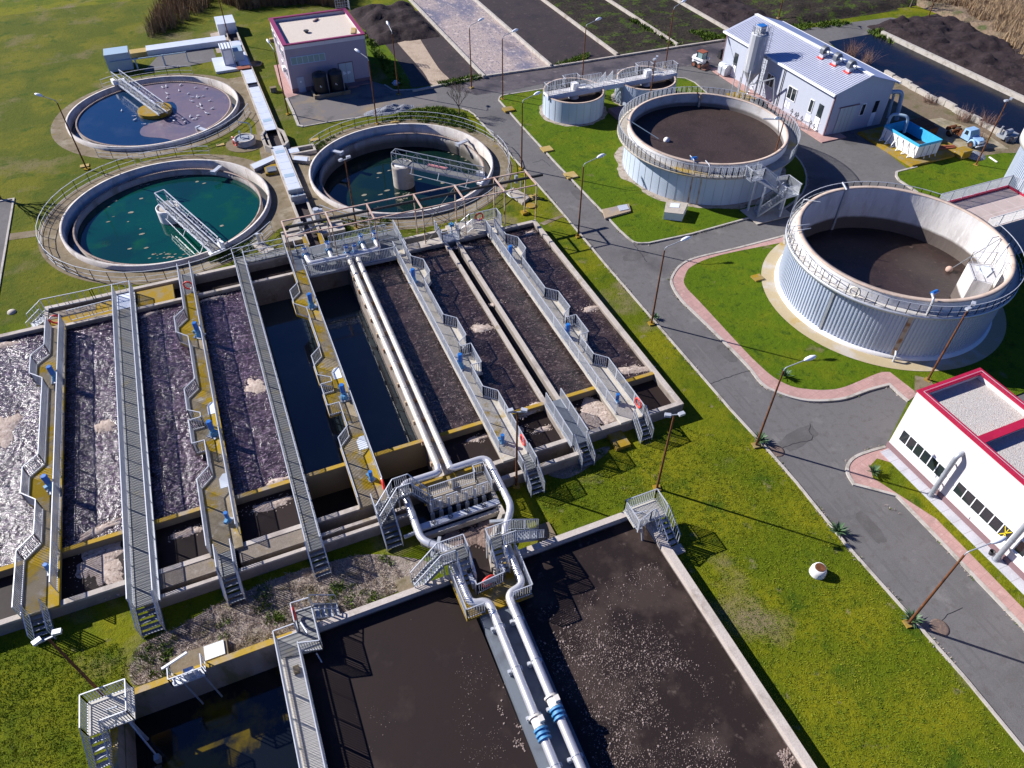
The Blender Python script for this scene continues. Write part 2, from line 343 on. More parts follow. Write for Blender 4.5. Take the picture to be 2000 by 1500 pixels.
M['silo'] = mk('dirty silo paint', (.36, .37, .39), [((.38,.38,.4), .8, .48, .62, 9), ((.65,.63,.6), 2, .56, .7, 8)], rough=.6, stretch=(1,1,.4))
M['zinc'] = mk('pale zinc cover', (.62, .66, .72), [((.52,.56,.62), 1.2, .5, .7, 8)], rough=.45, metal=.2)
M['plank'] = mk('yellow cover plate', (.36, .25, .07), [((.40,.31,.18), 1, .5, .66, 9)], rough=.9)
M['duct'] = mk('blue grey duct', (.30, .40, .48), rough=.5)
M['sponge'] = mk('tan foam', (.40, .32, .27), [((.56,.48,.42), 4, .5, .66, 8), ((.16,.115,.10), 5, .54, .66, 9)], rough=.95, spec=.1, bump=((7,.06,8),))
# liquids
def water(name, base, layers=(), rough=.06, bump=(), spec=.5, fine=0, stretch=None, rlay=None):
    return mk(name, base, layers, rough=rough, bump=bump, spec=spec, fine=fine, stretch=stretch, rlay=rlay)
M['aer'] = water('aerated sludge', (.021, .0125, .0115), [((.046,.029,.026), .8, .48, .62, 10), ((.010,.007,.007), .5, .55, .66, 6), ((.13,.095,.09), 4.2, .565, .66, 10), ((.30,.235,.225), 10, .62, .70, 9)], rough=.24, bump=((5.5,.05,5), (14,.02,4)), spec=.45, stretch=(.8,1.25,1))  # pale speckle layers: froth, with sun glints put into the colour
M['aerl'] = water('frothing glint-flecked sludge', (.021, .0105, .0165), [((.045,.025,.038), .8, .48, .62, 10), ((.009,.005,.008), .5, .56, .66, 6), ((.13,.085,.12), 3.6, .53, .64, 10), ((.42,.33,.42), 8.5, .60, .69, 9)], rough=.19, bump=((5.0,.05,4), (13,.022,4)), spec=.5, stretch=(.75,1.35,1))  # denser lilac-white flecks paint sun glints into the colour along with froth
M['sludge'] = water('brown sludge', (.024, .0165, .015), [((.022,.0155,.015), .25, .48, .62, 8), ((.040,.028,.025), .5, .56, .7, 8)], rough=.55, bump=((.9,.012,5),), spec=.10)
M['sludgef'] = water('flecked brown sludge', (.022, .0155, .014), [((.020,.014,.0135), .25, .48, .62, 8), ((.048,.034,.029), .33, .50, .62, 10), ((.085,.063,.054), 2.2, .60, .72, 10), ((.15,.115,.10), 16, .66, .72, 5)], rough=.5, bump=((.9,.012,5),), spec=.12)
M['t1w'] = water('granular sludge', (.042, .027, .024), [((.030,.020,.018), .3, .48, .6), ((.10,.07,.06), 9, .58, .7, 8), ((.03,.02,.018), 7, .56, .68, 8)], rough=.65, bump=((10,.03,6),), spec=.25)
M['t2w'] = water('brown tank sludge', (.038, .025, .022), [((.026,.018,.017), .5, .48, .64, 8), ((.085,.06,.05), 2.2, .6, .72, 8)], rough=.28, bump=((1.2,.03,6), (4,.012,6)), spec=.4)
M['clear'] = water('dark clear water', (.026, .040, .050), [((.034,.048,.058), .3, .5, .7)], rough=.05, bump=((.8,.003,3),))
M['greenw'] = water('green clarifier water', (.002, .046, .036), [((.003,.030,.030), .12, .46, .6), ((.006,.062,.026), .3, .56, .7)], rough=.06, bump=((.9,.006,4), (3,.002)), spec=.35)
M['darkw'] = water('black green water', (.003, .014, .012), [((.008,.022,.008), .2, .5, .66)], rough=.05, bump=((.9,.004,4),), spec=.35)
M['bluew'] = water('blue clarifier water', (.008, .03, .075), [((.02,.04,.085), .3, .5, .66, 9)], rough=.12, bump=((1.2,.01,5),))
M['ltank'] = water('green black settling water', (.006, .008, .010), [((.09,.065,.003), .19, .53, .60, 9)], rough=.06, bump=((.9,.003,4),))
M['scum'] = water('mauve surface scum', (.135, .10, .13), [((.10,.085,.125), .25, .46, .62, 10), ((.165,.125,.145), .9, .54, .68, 10)], rough=.45, bump=((1.5,.01,5),))
M['bedw'] = water('drying bed water', (.004, .006, .012), [((.018,.012,.011), .22, .50, .62, 9), ((.07,.05,.02), 1.0, .70, .76, 9)], rough=.25, bump=((1.2,.01,6),), spec=.14)
M['bedm'] = mk('dark drying sludge', (.036, .025, .025), [((.024,.018,.019), .3, .48, .62, 8), ((.07,.05,.045), 1.2, .56, .7, 8)], rough=.75, spec=.3, bump=((2.5,.04,8),))
M['bedh'] = mk('dark sludge heap', (.030, .021, .022), [((.05,.036,.035), 1.6, .52, .68, 9), ((.014,.011,.012), 2.5, .54, .66, 9), ((.09,.08,.09), 1.6, .70, .78, 9)], rough=.9, spec=.15, bump=((2.2,.10,8), (7,.06,8)))
M['bedg'] = mk('weedy sludge', (.035, .028, .022), [((.05,.075,.012), .5, .52, .60, 10), ((.09,.125,.015), 1.6, .60, .70, 10), ((.12,.10,.07), 3.0, .62, .72, 9), ((.015,.013,.012), 3.2, .5, .6, 8)], rough=.95, spec=.1, bump=((3.0,.10,9), (8,.06,8)))
M['bedp'] = mk('pale crusted sludge', (.36, .29, .255), [((.16,.15,.19), .12, .46, .56, 10), ((.10,.075,.085), .10, .60, .70, 9), ((.55,.46,.41), 1.6, .54, .68, 10), ((.13,.12,.15), 3.4, .54, .64, 9)], rough=.55, spec=.4, bump=((4,.05,9),), stretch=(1,.55,1))
M['bedt'] = mk('tan dried sludge', (.46, .36, .27), [((.34,.26,.19), .5, .48, .62, 9), ((.55,.45,.36), 2, .54, .7, 9)], rough=.95, spec=.1, fine=.3, bump=((4,.05,9),))

# ------------------------------------------------------------------ light, sky, camera object
AZ, EL = R(135), R(31.6)
w = bpy.data.worlds.new('World'); scene.world = w; w.use_nodes = True
nt = w.node_tree; sky = nt.nodes.new('ShaderNodeTexSky'); sky.sky_type = 'NISHITA'; sky.sun_disc = False
sky.sun_elevation = EL; sky.sun_rotation = PI/2 - AZ; sky.air_density = 1.0; sky.dust_density = .1; sky.ozone_density = 4.0; sky.altitude = 100
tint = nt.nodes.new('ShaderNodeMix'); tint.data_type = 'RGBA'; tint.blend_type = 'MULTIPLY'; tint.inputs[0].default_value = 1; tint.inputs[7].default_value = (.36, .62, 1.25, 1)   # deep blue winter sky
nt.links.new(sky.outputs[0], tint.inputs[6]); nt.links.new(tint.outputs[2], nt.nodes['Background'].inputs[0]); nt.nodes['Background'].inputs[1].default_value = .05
ld = bpy.data.lights.new('sun', 'SUN'); ld.energy = 5.0; ld.angle = R(.5); ld.color = (1, .965, .925)
lo = bpy.data.objects.new('sun', ld); COL.objects.link(lo); lo.location = (-30, 40, 60)
lo.rotation_euler = Vector((-math.cos(AZ)*math.cos(EL), -math.sin(AZ)*math.cos(EL), -math.sin(EL))).to_track_quat('-Z', 'Y').to_euler()
cd = bpy.data.cameras.new('camera'); co = bpy.data.objects.new('camera', cd); COL.objects.link(co); scene.camera = co
cd.sensor_width = 36; cd.lens = 36*FPX/2000; cd.clip_end = 3000; cd.clip_start = .5
co.matrix_world = Matrix(((CR.x, CU.x, -CF.x, 0), (CR.y, CU.y, -CF.y, 0), (CR.z, CU.z, -CF.z, H), (0, 0, 0, 1)))
vs = scene.view_settings; vs.view_transform = 'Standard'; vs.look = 'None'; vs.gamma = 1; vs.exposure = .82; vs.use_curve_mapping = False
scene.render.engine = 'CYCLES'; scene.cycles.max_bounces = 6; scene.cycles.diffuse_bounces = 3; scene.cycles.use_denoising = True
# ================================================================== GROUND, ROADS, BEDS (the setting)
C1, C2, C3 = (-6.9, 71.4), (17.0, 70.9), (-6.7, 95.5)      # clarifier centres
T1, T2 = (47.2, 59.3), (49.1, 34.1)                        # digesters
hole = [(-45,28.55),(-11.4,28.55),(-11.4,26.95),(4.8,26.95),(4.8,25.0),(6.45,23.3),(6.45,21.85),(-12.9,21.85),(-12.9,-25),(18.25,-25),(18.25,21.85),
        (7.95,21.85),(8.2,23.0),(9.75,24.8),(9.75,27.3),(16.4,27.3),(16.4,28.55),(25.4,28.55),(25.4,54.7),(12.3,54.7),(12.3,58.1),(-17,58.1),(-17,55.7),(-45,55.7)]
circ = lambda c, r, n=64: arc(c, r, 0, 2*PI*(n-1)/n, n-1)
struct('lawn', MB().flat([[(-600,-300),(700,-300),(700,900),(-600,900)], hole, circ(C1,9.7), circ(C2,9.7), circ(C3,9.7)], 0), M['grass'])
struct('worn_lawn', MB().flat([[(-90,58.35),(27.8,58.35),(27.8,140),(-90,140)], circ(C1,9.7), circ(C2,9.7), circ(C3,9.7)], .003), M['worn'])
# asphalt sheet: main road, yards, the road in front of the drying beds
road_left = ats([(1884,1325),(1772,1199),(1650,1062),(1555,943),(1506,887),(1426,800),(1300,654),(1189,525),(1098,416),(1049,360),(979,283),(926,224),(915,217),(902,213),(860,208)])
lx, ly = road_left[0]
nw = ats([(800,212),(745,224),(700,230),(640,239),(592,248),(583,246),(560,193),(572,184),(724,158),(751,166),(769,176),(800,175),(839,172),(863,168),(940,151),(1077,133),(1206,111),(1329,94),(1426,80)])
ne = ats([(1530,62),(1600,52),(1660,44),(1740,34),(1778,40),(1788,48),(1770,56),(1700,66),(1640,80)])
road = [(29.2,-30),(29.0,0)] + road_left + nw + ne + [(73.5,78),(73.5,58.0),(69,58),(67.6,50),(67,46.5),(58,40),(58,20),(46,14),(46,-30)]
struct('road', MB().flat([road], .006), M['asphalt'])
dirty = ats([(863,168),(940,151),(1077,133),(1206,111),(1329,94),(1426,80),(1417,128),(1330,130),(1250,140),(1100,156),(1000,176),(930,186)])
struct('road_dirt', MB().flat([dirty], .011), M['wet'])
yardp = ats([(572,186),(600,182),(724,160),(745,170),(800,180),(850,178),(856,200),(800,211),(745,222),(700,229),(640,238),(592,247),(583,245),(561,193)])
struct('yard', MB().flat([yardp], .010), M['yard'])
kb = MB()
kb.strip([(29.0,-30),(28.9,0)] + road_left[:-1], .16, 0, .11)
kb.strip(ats([(592,248),(640,239),(700,230),(745,223)]), .15, 0, .08); kb.strip(ats([(592,248),(583,246),(572,218),(560,193)]), .3, 0, .12)
kb.strip(ats([(751,166),(769,177),(800,176),(839,173),(863,168)]), .15, 0, .1)
struct('kerb', kb, M['kerb'])
# thickener + digester lawn island
isl1 = smooth_line(ats([(974,196),(978,189),(990,186)]), 3) + ats([(1060,175)]) + [(57.0,80.4),(58.2,79.6),(58.6,78.0),(58.2,74)] + arc(T1, 11.2, R(52), R(-72), 14) + ats([(1531,408),(1461,427),(1350,458)]) + smooth_line(ats([(1266,476),(1238,474),(1210,451)]), 4) + ats([(1168,406),(1084,318),(1017,245)])
struct('lawn', MB().prism(isl1, .0, .09), M['lush']); struct('kerb', MB().strip(isl1, .16, 0, .13, True), M['kerb'])
# digester island with the pink footway
outer = smooth_line(ats([(1531,462),(1440,486),(1363,504),(1331,518),(1314,539),(1312,557),(1331,588),(1370,626),(1454,710),(1489,752),(1524,770),(1566,782),(1608,784),(1650,779),(1695,763),(1736,752)]), 4) + ats([(1755,770),(1773,785)])
inner = smooth_line(ats([(1533,474),(1405,500),(1352,521),(1338,540),(1338,560),(1370,595),(1454,686),(1482,714),(1510,738),(1545,756),(1580,762),(1615,763),(1650,757),(1713,731),(1737,728)]), 4) + ats([(1786,766),(1790,772)])
edge = ats([(1844,383),(1830,381)]) 
n_side = [(47.5,43.6),(52,44.6),(57,46.2)] + ats([(1790,376),(1755,353),(1750,345),(1751,337),(1790,327)]) + ats([(1794,320),(1830,302),(1850,300),(1888,310),(1960,300),(2000,300)]) + [(95,36),(95,20.3),(37.2,20.3)]
isl2 = outer + [n_side[-1]] + n_side[-2::-1]
struct('lawn', MB().prism(isl2, 0, .09), M['lush'])
struct('kerb', MB().strip([(46,43.2)] + outer, .2, 0, .14).strip([n_side[i] for i in range(0,8)], .22, 0, .14), M['kerb'])
pv = offset(outer, .13) ; pv2 = offset(inner, 0)
poly = outer[::1] + inner[::-1]
brickline = lines(M['pave'], (1,.18,0), .52, (.30,.18,.16), .05, .8); brickline = lines(M['pave'], (-.18,1,0), .52, (.30,.18,.16), .05, .8)
struct('footway', MB().flat([poly], .098), M['pave'])
# footway, grass strip and tile skirt beside the white office
kl = smooth_line(ats([(1728,874),(1700,882),(1671,893),(1656,908),(1655,926),(1667,947)]), 4)
kl2 = [(34.55,14.0),(34.4,0),(34.3,-30)]
isl3 = kl + [(34.55,16.6)] + kl2 + [(37.2,-30),(37.2,20.2)]
struct('footway', MB().prism(isl3, 0, .09), M['pave']); struct('kerb', MB().strip(kl + [(34.55,16.6)] + kl2, .2, 0, .13), M['kerb'])
gs = ats([(1712,897),(1698,912),(1704,935)]) + [(35.55,14.2),(35.35,0),(35.3,-30),(36.2,-30),(36.2,18.9)]
struct('lawn', MB().flat([gs], .10), M['grass'])
tl = mk('skirt tiles', (.52,.52,.55), [((.42,.42,.45),.9,.5,.7,8),((.6,.55,.48),2,.62,.74)], rough=.7, fine=.2); lines(tl, (0,1,0), .9, (.25,.23,.22), .03, .9)
struct('footway', MB().box(36.2,-30,.09,37.0,19.9,.13), tl)
# concrete pads and paths
cp = MB()
cp.flat([ats([(1094,421),(1106,421),(1063,440),(1053,436)])], .02)
cp.flat([ats([(14,470),(15,457),(92,447),(90,459)])], .02)
cp.flat([ats([(1785,768),(1786,735),(1815,742),(1830,765),(1800,775)])], .1)
struct('path', cp, M['apron'])
struct('road', MB().flat([[(-60,80),(-21.3,80),(-21.7,60),(-23,30),(-60,30)]], .008), M['asphalt']); struct('kerb', MB().strip([(-60,80),(-21.3,80),(-21.7,60),(-23,30)], .18, 0, .1), M['kerb'])
# aprons round the clarifiers, between them and along the inlet channel
ap = MB(); ap.flat([circ(C1,11.9), circ(C1,9.8)[::-1]], .012); ap.flat([circ(C2,11.9), circ(C2,9.8)[::-1]], .012); ap.flat([circ(C3,11.6), circ(C3,9.8)[::-1]], .012)
struct('apron', ap, M['apron'])
ap = MB(); ap.flat([ats([(528,385),(540,330),(545,303),(600,303),(606,335),(612,372),(640,395),(700,425),(700,432),(640,432),(600,420),(560,440),(500,470),(470,480),(505,440)])], .017)
ap.flat([ats([(470,215),(458,175),(440,155),(482,148),(500,185),(512,230),(520,290),(545,303),(540,330),(510,310),(498,240)])], .017)
struct('apron', ap, M['apron'])
sp = MB(); sp.flat([ats([(535,128),(558,124),(600,180),(560,192),(545,165)])], .03); struct('footway', sp, M['pave'])
# settling yard top left
struct('yard', MB().flat([ats([(281,140),(330,85),(412,80),(424,118),(340,134)])], .015), M['asphalt'])
struct('gravel_yard', MB().flat([ats([(410,66),(446,58),(458,95),(448,100),(424,104)])], .02), mk('tan gravel', (.42,.34,.28), [((.3,.24,.2),4,.5,.66,8)], rough=.95, fine=.5, bump=((12,.03),)))
# gravel beds / bare soil
so = MB()
def ragged(c, r, n, amp, seed): return [(c[0]+(r+amp*noise.fractal(Vector((math.cos(2*PI*i/n)*3+seed, math.sin(2*PI*i/n)*3, seed)),1,2,4))*math.cos(2*PI*i/n), c[1]+(r+amp*noise.fractal(Vector((math.cos(2*PI*i/n)*3+seed, math.sin(2*PI*i/n)*3, seed)),1,2,4))*math.sin(2*PI*i/n)) for i in range(n)]
so.flat([ragged(T1,9.1,110,.55,1.), circ(T1,8.3)[::-1]], .096)
so.flat([ragged((40.2,76.5),4.15,70,.35,4.), circ((40.2,76.5),3.4)[::-1]], .096); so.flat([ragged((50.1,76.4),4.1,70,.35,7.), circ((50.1,76.4),3.4)[::-1]], .096)
struct('bare_soil', so, mk('pebbly soil', (.45,.38,.31), [((.26,.2,.13),2,.5,.64,9),((.12,.13,.02),1.2,.58,.7,9)], rough=.95, fine=.5, bump=((9,.04),)))
# rough dry ground between the aeration block and the settling tank
dg = smooth_line(ats([(760,1085),(700,1085),(620,1105),(540,1130),(460,1165),(400,1195),(330,1235),(270,1262),(255,1300),(262,1338),(330,1318),(430,1285),(540,1245),(640,1212),(740,1170),(820,1135),(840,1100)]), 4, True)
struct('dry_ground', MB().flat([dg], .02), M['dry'])
dg = smooth_line(ats([(1070,925),(1110,905),(1160,880),(1190,872),(1180,890),(1130,925),(1100,935)]), 4, True)
struct('dry_ground', MB().flat([dg], .02), M['dry'])
pp = [(-12.6,22.3),(-4,22.6),(2,22.4),(2,21.9),(-13,21.9)]
# ---- yard right of the metal building: pool pad, bare soil with the old lorry
struct('pad', MB().prism([(68.2,50.0),(73.6,49.9),(76.0,50.2),(76.0,58.5),(68.2,58.5)], 0, .3), M['lich'])
tr = [(72.5,81.5),(72.5,58.2),(74,52.5),(74.5,50.0),(77,48.8),(80,48.2),(84,46.5),(84,79),(79,83)]
struct('bare_soil', MB().flat([tr], .03), M['soil']); struct('pad', MB().flat([[(74.5,50.2),(79.8,50.0),(81.5,49.0),(82.2,53),(80.5,58),(76,58.5)]], .036), mk('mossy concrete yard', (.36,.30,.20), [((.2,.17,.1),.5,.48,.62,9),((.27,.22,.05),.9,.56,.68,9),((.42,.38,.32),1.6,.56,.7)], rough=.95, fine=.35))
# ---- drying beds (divider walls are objects below)
bx = [23.6, 33.8, 43.4, 53.6, 63.3, 73.5, 83.2, 93.5, 104]
struct('drying_bed', MB().flat([[(24.2,90.6),(33.7,90.2),(33.7,118),(24.2,118)]], .012), M['bedm'])
struct('dried_sludge', MB().flat([smooth_line(ats([(752,52),(800,47),(810,60),(835,100),(858,135),(880,160),(845,166),(826,140),(790,100),(765,70)]),4,True)], .03), M['bedt'])
struct('weeds', MB().flat([smooth_line(ats([(705,45),(725,55),(770,110),(800,158),(790,162),(770,165),(735,125),(722,120)]),4,True)], .02), M['lush'])
for x0, x1, mm in ((33.9,43.3,'bedp'),(43.5,53.5,'bedm'),(53.7,63.2,'bedg'),(63.4,73.4,'bedg'),(73.6,83.0,'bedh')):
    struct('drying_bed', MB().flat([[(x0,89.9),(x1,89.7),(x1,150),(x0,150)]], .012), M[mm])
struct('drying_bed', MB().flat([[(83.0,90.0),(104,89.5),(104,150),(83.0,150)]], .014), M['bedg'])
struct('drying_bed', MB().flat([[(83.6,36),(93.3,36),(93.3,83),(84.5,83),(83.6,80)]], .040), M['bedw'])
# heaps of sludge: real relief
def heap(name, x0, x1, y0, y1, hgt, m, step=.45, seed=0., soft=1.5):
    mb = MB(); nx = int((x1-x0)/step); ny = int((y1-y0)/step); vs = []
    for j in range(ny+1):
        for i in range(nx+1):
            x = x0+(x1-x0)*i/nx; y = y0+(y1-y0)*j/ny
            e = min(1, min(x-x0, x1-x, y-y0, y1-y)/soft)
            h = noise.fractal(Vector((x*.35+seed, y*.35, seed)), 1., 2., 5)*.5+.55
            vs.append((x, y, -.05 + e*hgt*max(.05, h)))
    mb.add(vs, [(j*(nx+1)+i, j*(nx+1)+i+1, (j+1)*(nx+1)+i+1, (j+1)*(nx+1)+i) for j in range(ny) for i in range(nx)], True)
    return struct(name, mb, m)
heap('sludge_heap', 23.4, 33.5, 106, 122, 1.5, M['bedh'], seed=3)
heap('sludge_heap', 73.8, 83.0, 90.3, 122, 1.3, M['bedh'], seed=9)
heap('sludge_heap', 93.8, 108, 40, 86, 1.6, M['bedh'], seed=14)
struct('scum', MB().flat([smooth_line([(C3[0]+8.85*math.cos(R(a)),C3[1]+8.85*math.sin(R(a))) for a in (-75,-45,-15,15,45,75,95)] + [(-8.2,101.5),(-7,98.5),(-4.6,97.8),(-4.3,95.0),(-5.6,93.2),(-8.2,92.2),(-8.6,89.8),(-6.5,88.2)],4,True)], .034), M['scum'], 'stuff')
heap('sludge_heap', 63.6, 73.3, 91, 125, .35, M['bedg'], seed=22)
heap('sludge_heap', 53.8, 63.1, 91, 125, .3, M['bedg'], seed=27)
heap('rough_ground', 84, 118, 90, 125, .9, M['bedg'], seed=31, step=.8)
heap('rough_ground', 108, 150, 40, 125, .9, mk('tawny scrub', (.30,.21,.13), [((.12,.10,.04),.3,.5,.62,9),((.42,.32,.22),1.2,.55,.7,9),((.07,.11,.015),.25,.58,.68,9)], rough=.95, fine=.6, bump=((2,.3,9),)), seed=35, step=1.)
# ================================================================== AERATION BLOCK
ZB = 1.0
# -------- liquids in the block
def sheet(name, x0, x1, y0, y1, z, m, amp=0., step=.10, f=2.1, seed=0.):
    mb = MB()
    if amp == 0: mb.add([(x0,y0,z),(x1,y0,z),(x1,y1,z),(x0,y1,z)], [(0,1,2,3)])
    else:
        nx = max(2, int((x1-x0)/step)); ny = int((y1-y0)/step); vs = []
        for j in range(ny+1):
            for i in range(nx+1):
                x = x0+(x1-x0)*i/nx; y = y0+(y1-y0)*j/ny
                wx = x + .55*noise.noise(Vector((x*.6, y*.6, seed))); wy = y + .55*noise.noise(Vector((x*.6, y*.6, seed+9)))
                h = .9*(.5 - abs(noise.fractal(Vector((wx*f+seed, wy*f*.62, seed)), .75, 2.1, 5))) + .9*noise.noise(Vector((x*.5, y*.5, seed)))
                vs.append((x, y, z + amp*h))
        mb.add(vs, [(j*(nx+1)+i, j*(nx+1)+i+1, (j+1)*(nx+1)+i+1, (j+1)*(nx+1)+i) for j in range(ny) for i in range(nx)], True)
    return struct(name, mb, m)
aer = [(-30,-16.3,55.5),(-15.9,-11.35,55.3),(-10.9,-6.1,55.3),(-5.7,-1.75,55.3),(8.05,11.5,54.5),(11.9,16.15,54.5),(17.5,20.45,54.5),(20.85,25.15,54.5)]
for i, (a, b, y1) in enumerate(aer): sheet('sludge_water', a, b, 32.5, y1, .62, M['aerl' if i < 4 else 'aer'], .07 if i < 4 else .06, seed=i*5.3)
sheet('water', -1.4, 3.0, 32.5, 55.2, -1.5, M['clear']); sheet('water', 3.4, 7.1, 32.5, 55.2, -1.5, M['clear'])
for a, b, z in ((-30,-16.3,.35),(-15.9,-11.35,.35),(-10.9,-6.1,.35),(-5.7,-1.75,.35),(-1.4,3.0,-1.4),(3.4,7.1,-1.7),(8.05,11.5,.35),(11.9,16.15,.35),(17.5,20.45,.35),(20.85,25.15,.35)):
    sheet('sludge_water', a, b, 28.7, 32.3, z, M['sludge'])
sheet('water', -11, 16.4, 26.9, 28.5, -.7, M['clear']); sheet('water', 16.4, 17.3, 32, 54.6, -.3, M['clear'])
sheet('sludge_water', -17, 12.3, 55, 58, .1, M['sludge'], .03)
# -------- concrete
basin = thing('aeration_basin', 'long multi-channel concrete aeration basin of brown frothing glint-flecked sludge with walkways over it', 'basin', (4, 42, 0))
ow = MB(); ow.box(25.12,28.45,-3,25.5,54.8,ZB); ow.box(12.3,54.42,-3,25.115,54.8,ZB-.003)
ow.box(-45,55.4,-3,-17.1,55.8,ZB); ow.box(-17.1,57.9,-3,12.5,58.25,ZB-.004); ow.box(12.2,54.8,-3,12.5,57.9,ZB-.006); ow.box(-17.4,55.3,-3,-17.1,58.25,ZB+.004)
ow.box(16.4,28.45,-3,25.115,28.8,ZB-.005)
part(basin, 'outer_wall', ow, M['wallc'])
part(basin, 'outer_wall', MB().box(-45,28.5,-3,-11.4,28.85,ZB-.005).box(-11.4,26.8,-3,-11.15,28.85,ZB-.002).box(-11.15,26.8,-3,4.8,27.03,ZB-.004).box(9.7,27.1,-3,16.4,27.4,ZB-.004).box(16.4,27.1,-3,16.7,28.44,ZB-.002), M['wallc'])
part(basin, 'front_wall', MB().box(-11.4,28.45,-3,16.4,28.78,ZB-.006), M['wallc'])
part(basin, 'inlet_wall', MB().box(-17.1,54.95,-3,12.2,55.25,ZB-.008), M['wallc'])
lw = mk('mossy yellow wall top', (.42,.26,.02), [((.34,.28,.2),.6,.5,.62,9),((.2,.15,.05),1.4,.6,.72,9)], rough=.95, fine=.3); zband(lw, (.20,.16,.11), .90, .97, .9, .05)
for a, b in ((-11.2,-7.4),): pass
part(basin, 'slab', MB().box(-16.9,55.25,.6,-11.9,57.1,ZB-.06), M['lich']); part(basin, 'slab', MB().box(-10.3,55.25,.6,-7.4,57.5,ZB-.06), M['lich'])
part(basin, 'slab', MB().box(-10.9,27.42,.4,-6.4,28.45,ZB-.05), M['slab']); part(basin, 'slab', MB().box(-5.9,27.42,.4,-1.6,28.45,ZB-.05), M['slab'])
part(basin, 'gutter_wall', MB().box(-1.4,27.4,-3,4.8,27.62,ZB-.05), M['wallc'])
for x0, x1 in ((-16.3,-15.9),(-11.35,-10.9),(-6.1,-5.7),(-1.75,-1.4),(3.0,3.4),(7.1,8.05),(11.5,11.9),(16.15,16.45),(17.2,17.5),(20.45,20.85)):
    part(basin, 'divider_wall', MB().box(x0,28.8,-3,x1,54.9 if x1 < 11 else 54.4,ZB-.012), M['wallc'])
for x0, x1 in ((-30,-16.3),(-15.9,-11.35),(-10.9,-6.1),(-5.7,-1.75),(-1.4,3.0),(3.4,7.1),(8.05,11.5),(11.9,16.15),(17.5,20.45)):
    part(basin, 'cross_wall', MB().box(x0,32.25,-3,x1,32.55,ZB-.02), lw)
part(basin, 'cross_wall', MB().box(20.85,31.95,-3,25.12,32.25,ZB-.02), lw)
pl = MB().box(12.5,56.7,0,18.9,57.0,.75).box(12.5,54.8,.5,16.3,55.6,.9).box(17.2,54.8,.5,20.6,57.2,.9); part(basin, 'slab', pl, M['conc'])
# -------- foam on the sludge
fm = MB()
def foam(mb, c, rx, ry, z, seed, rot=0., n=60):
    vs = [(c[0], c[1], z+.08)]; 
    for ring, q in ((.6,.07),(1.,-.03)):
        for i in range(n):
            a = 2*PI*i/n; k = 1 + .42*noise.fractal(Vector((math.cos(a)*1.5+seed, math.sin(a)*1.5, seed)), .75, 2.2, 6)
            x, y = rx*ring*k*math.cos(a), ry*ring*k*math.sin(a); cr, sr = math.cos(rot), math.sin(rot)
            vs.append((c[0]+x*cr-y*sr, c[1]+x*sr+y*cr, z+q))
    mb.add(vs, [(0,1+i,1+(i+1)%n) for i in range(n)] + [(1+i,1+n+i,1+n+(i+1)%n,1+(i+1)%n) for i in range(n)], True)
    rg = random.Random(int(seed*100))                        # loose clots drifting round the patch
    for _ in range(int(34*(rx+ry)/1.4)):
        a = rg.random()*2*PI; q = 1 + abs(rg.gauss(0,.28)); x, y = rx*q*math.cos(a), ry*q*math.sin(a); r = rg.uniform(.02,.09); cr, sr = math.cos(rot), math.sin(rot)
        cx, cy = c[0]+x*cr-y*sr, c[1]+x*sr+y*cr; mb.add([(cx,cy,z+.06)] + [(cx+r*math.cos(k*PI/3)*rg.uniform(.7,1.3), cy+r*math.sin(k*PI/3)*rg.uniform(.7,1.3), z-.03) for k in range(6)], [(0,1+k,1+(k+1)%6) for k in range(6)], True)
for i, (px, py, rx, ry) in enumerate([(205,832,.9,.55),(8,838,1.0,1.6),(500,754,.75,.9),(945,640,.85,.5),(1155,602,.8,.35),(1040,797,1.3,.35),(1235,722,1.5,.42),(545,940,.9,.35),(185,1040,1.6,.35),(10,672,1.2,.4),(415,583,1.2,.25),(1035,455,.7,.3),(905,483,.9,.25),(970,592,.6,.25),(290,615,.9,.25)]):
    p = at(px, py, .65); foam(fm, p, rx, ry, .64, i*3.1, .3*(i%3-1))
for px, py, rx, ry in ((180,1100,1.0,1.5),(205,1085,1.1,1.4),(215,1120,.9,1.2),(365,1040,1.0,.35),(530,985,1.5,.45),(1060,838,.9,.25),(1010,870,.8,.3),(935,856,.9,.3),(1010,840,.7,.3)):
    p = at(px, py, .35); foam(fm, p, rx, ry, .34, px*.7)
for px, py, rx, ry in ((1160,800,1.2,1.2),(1185,812,1.1,1.1),(1150,820,1.1,1.0),(1200,795,.9,.9)):
    p = at(px, py, .35); foam(fm, p, rx, ry, .34, px*.7)
struct('foam', fm, M['sponge'], 'stuff')

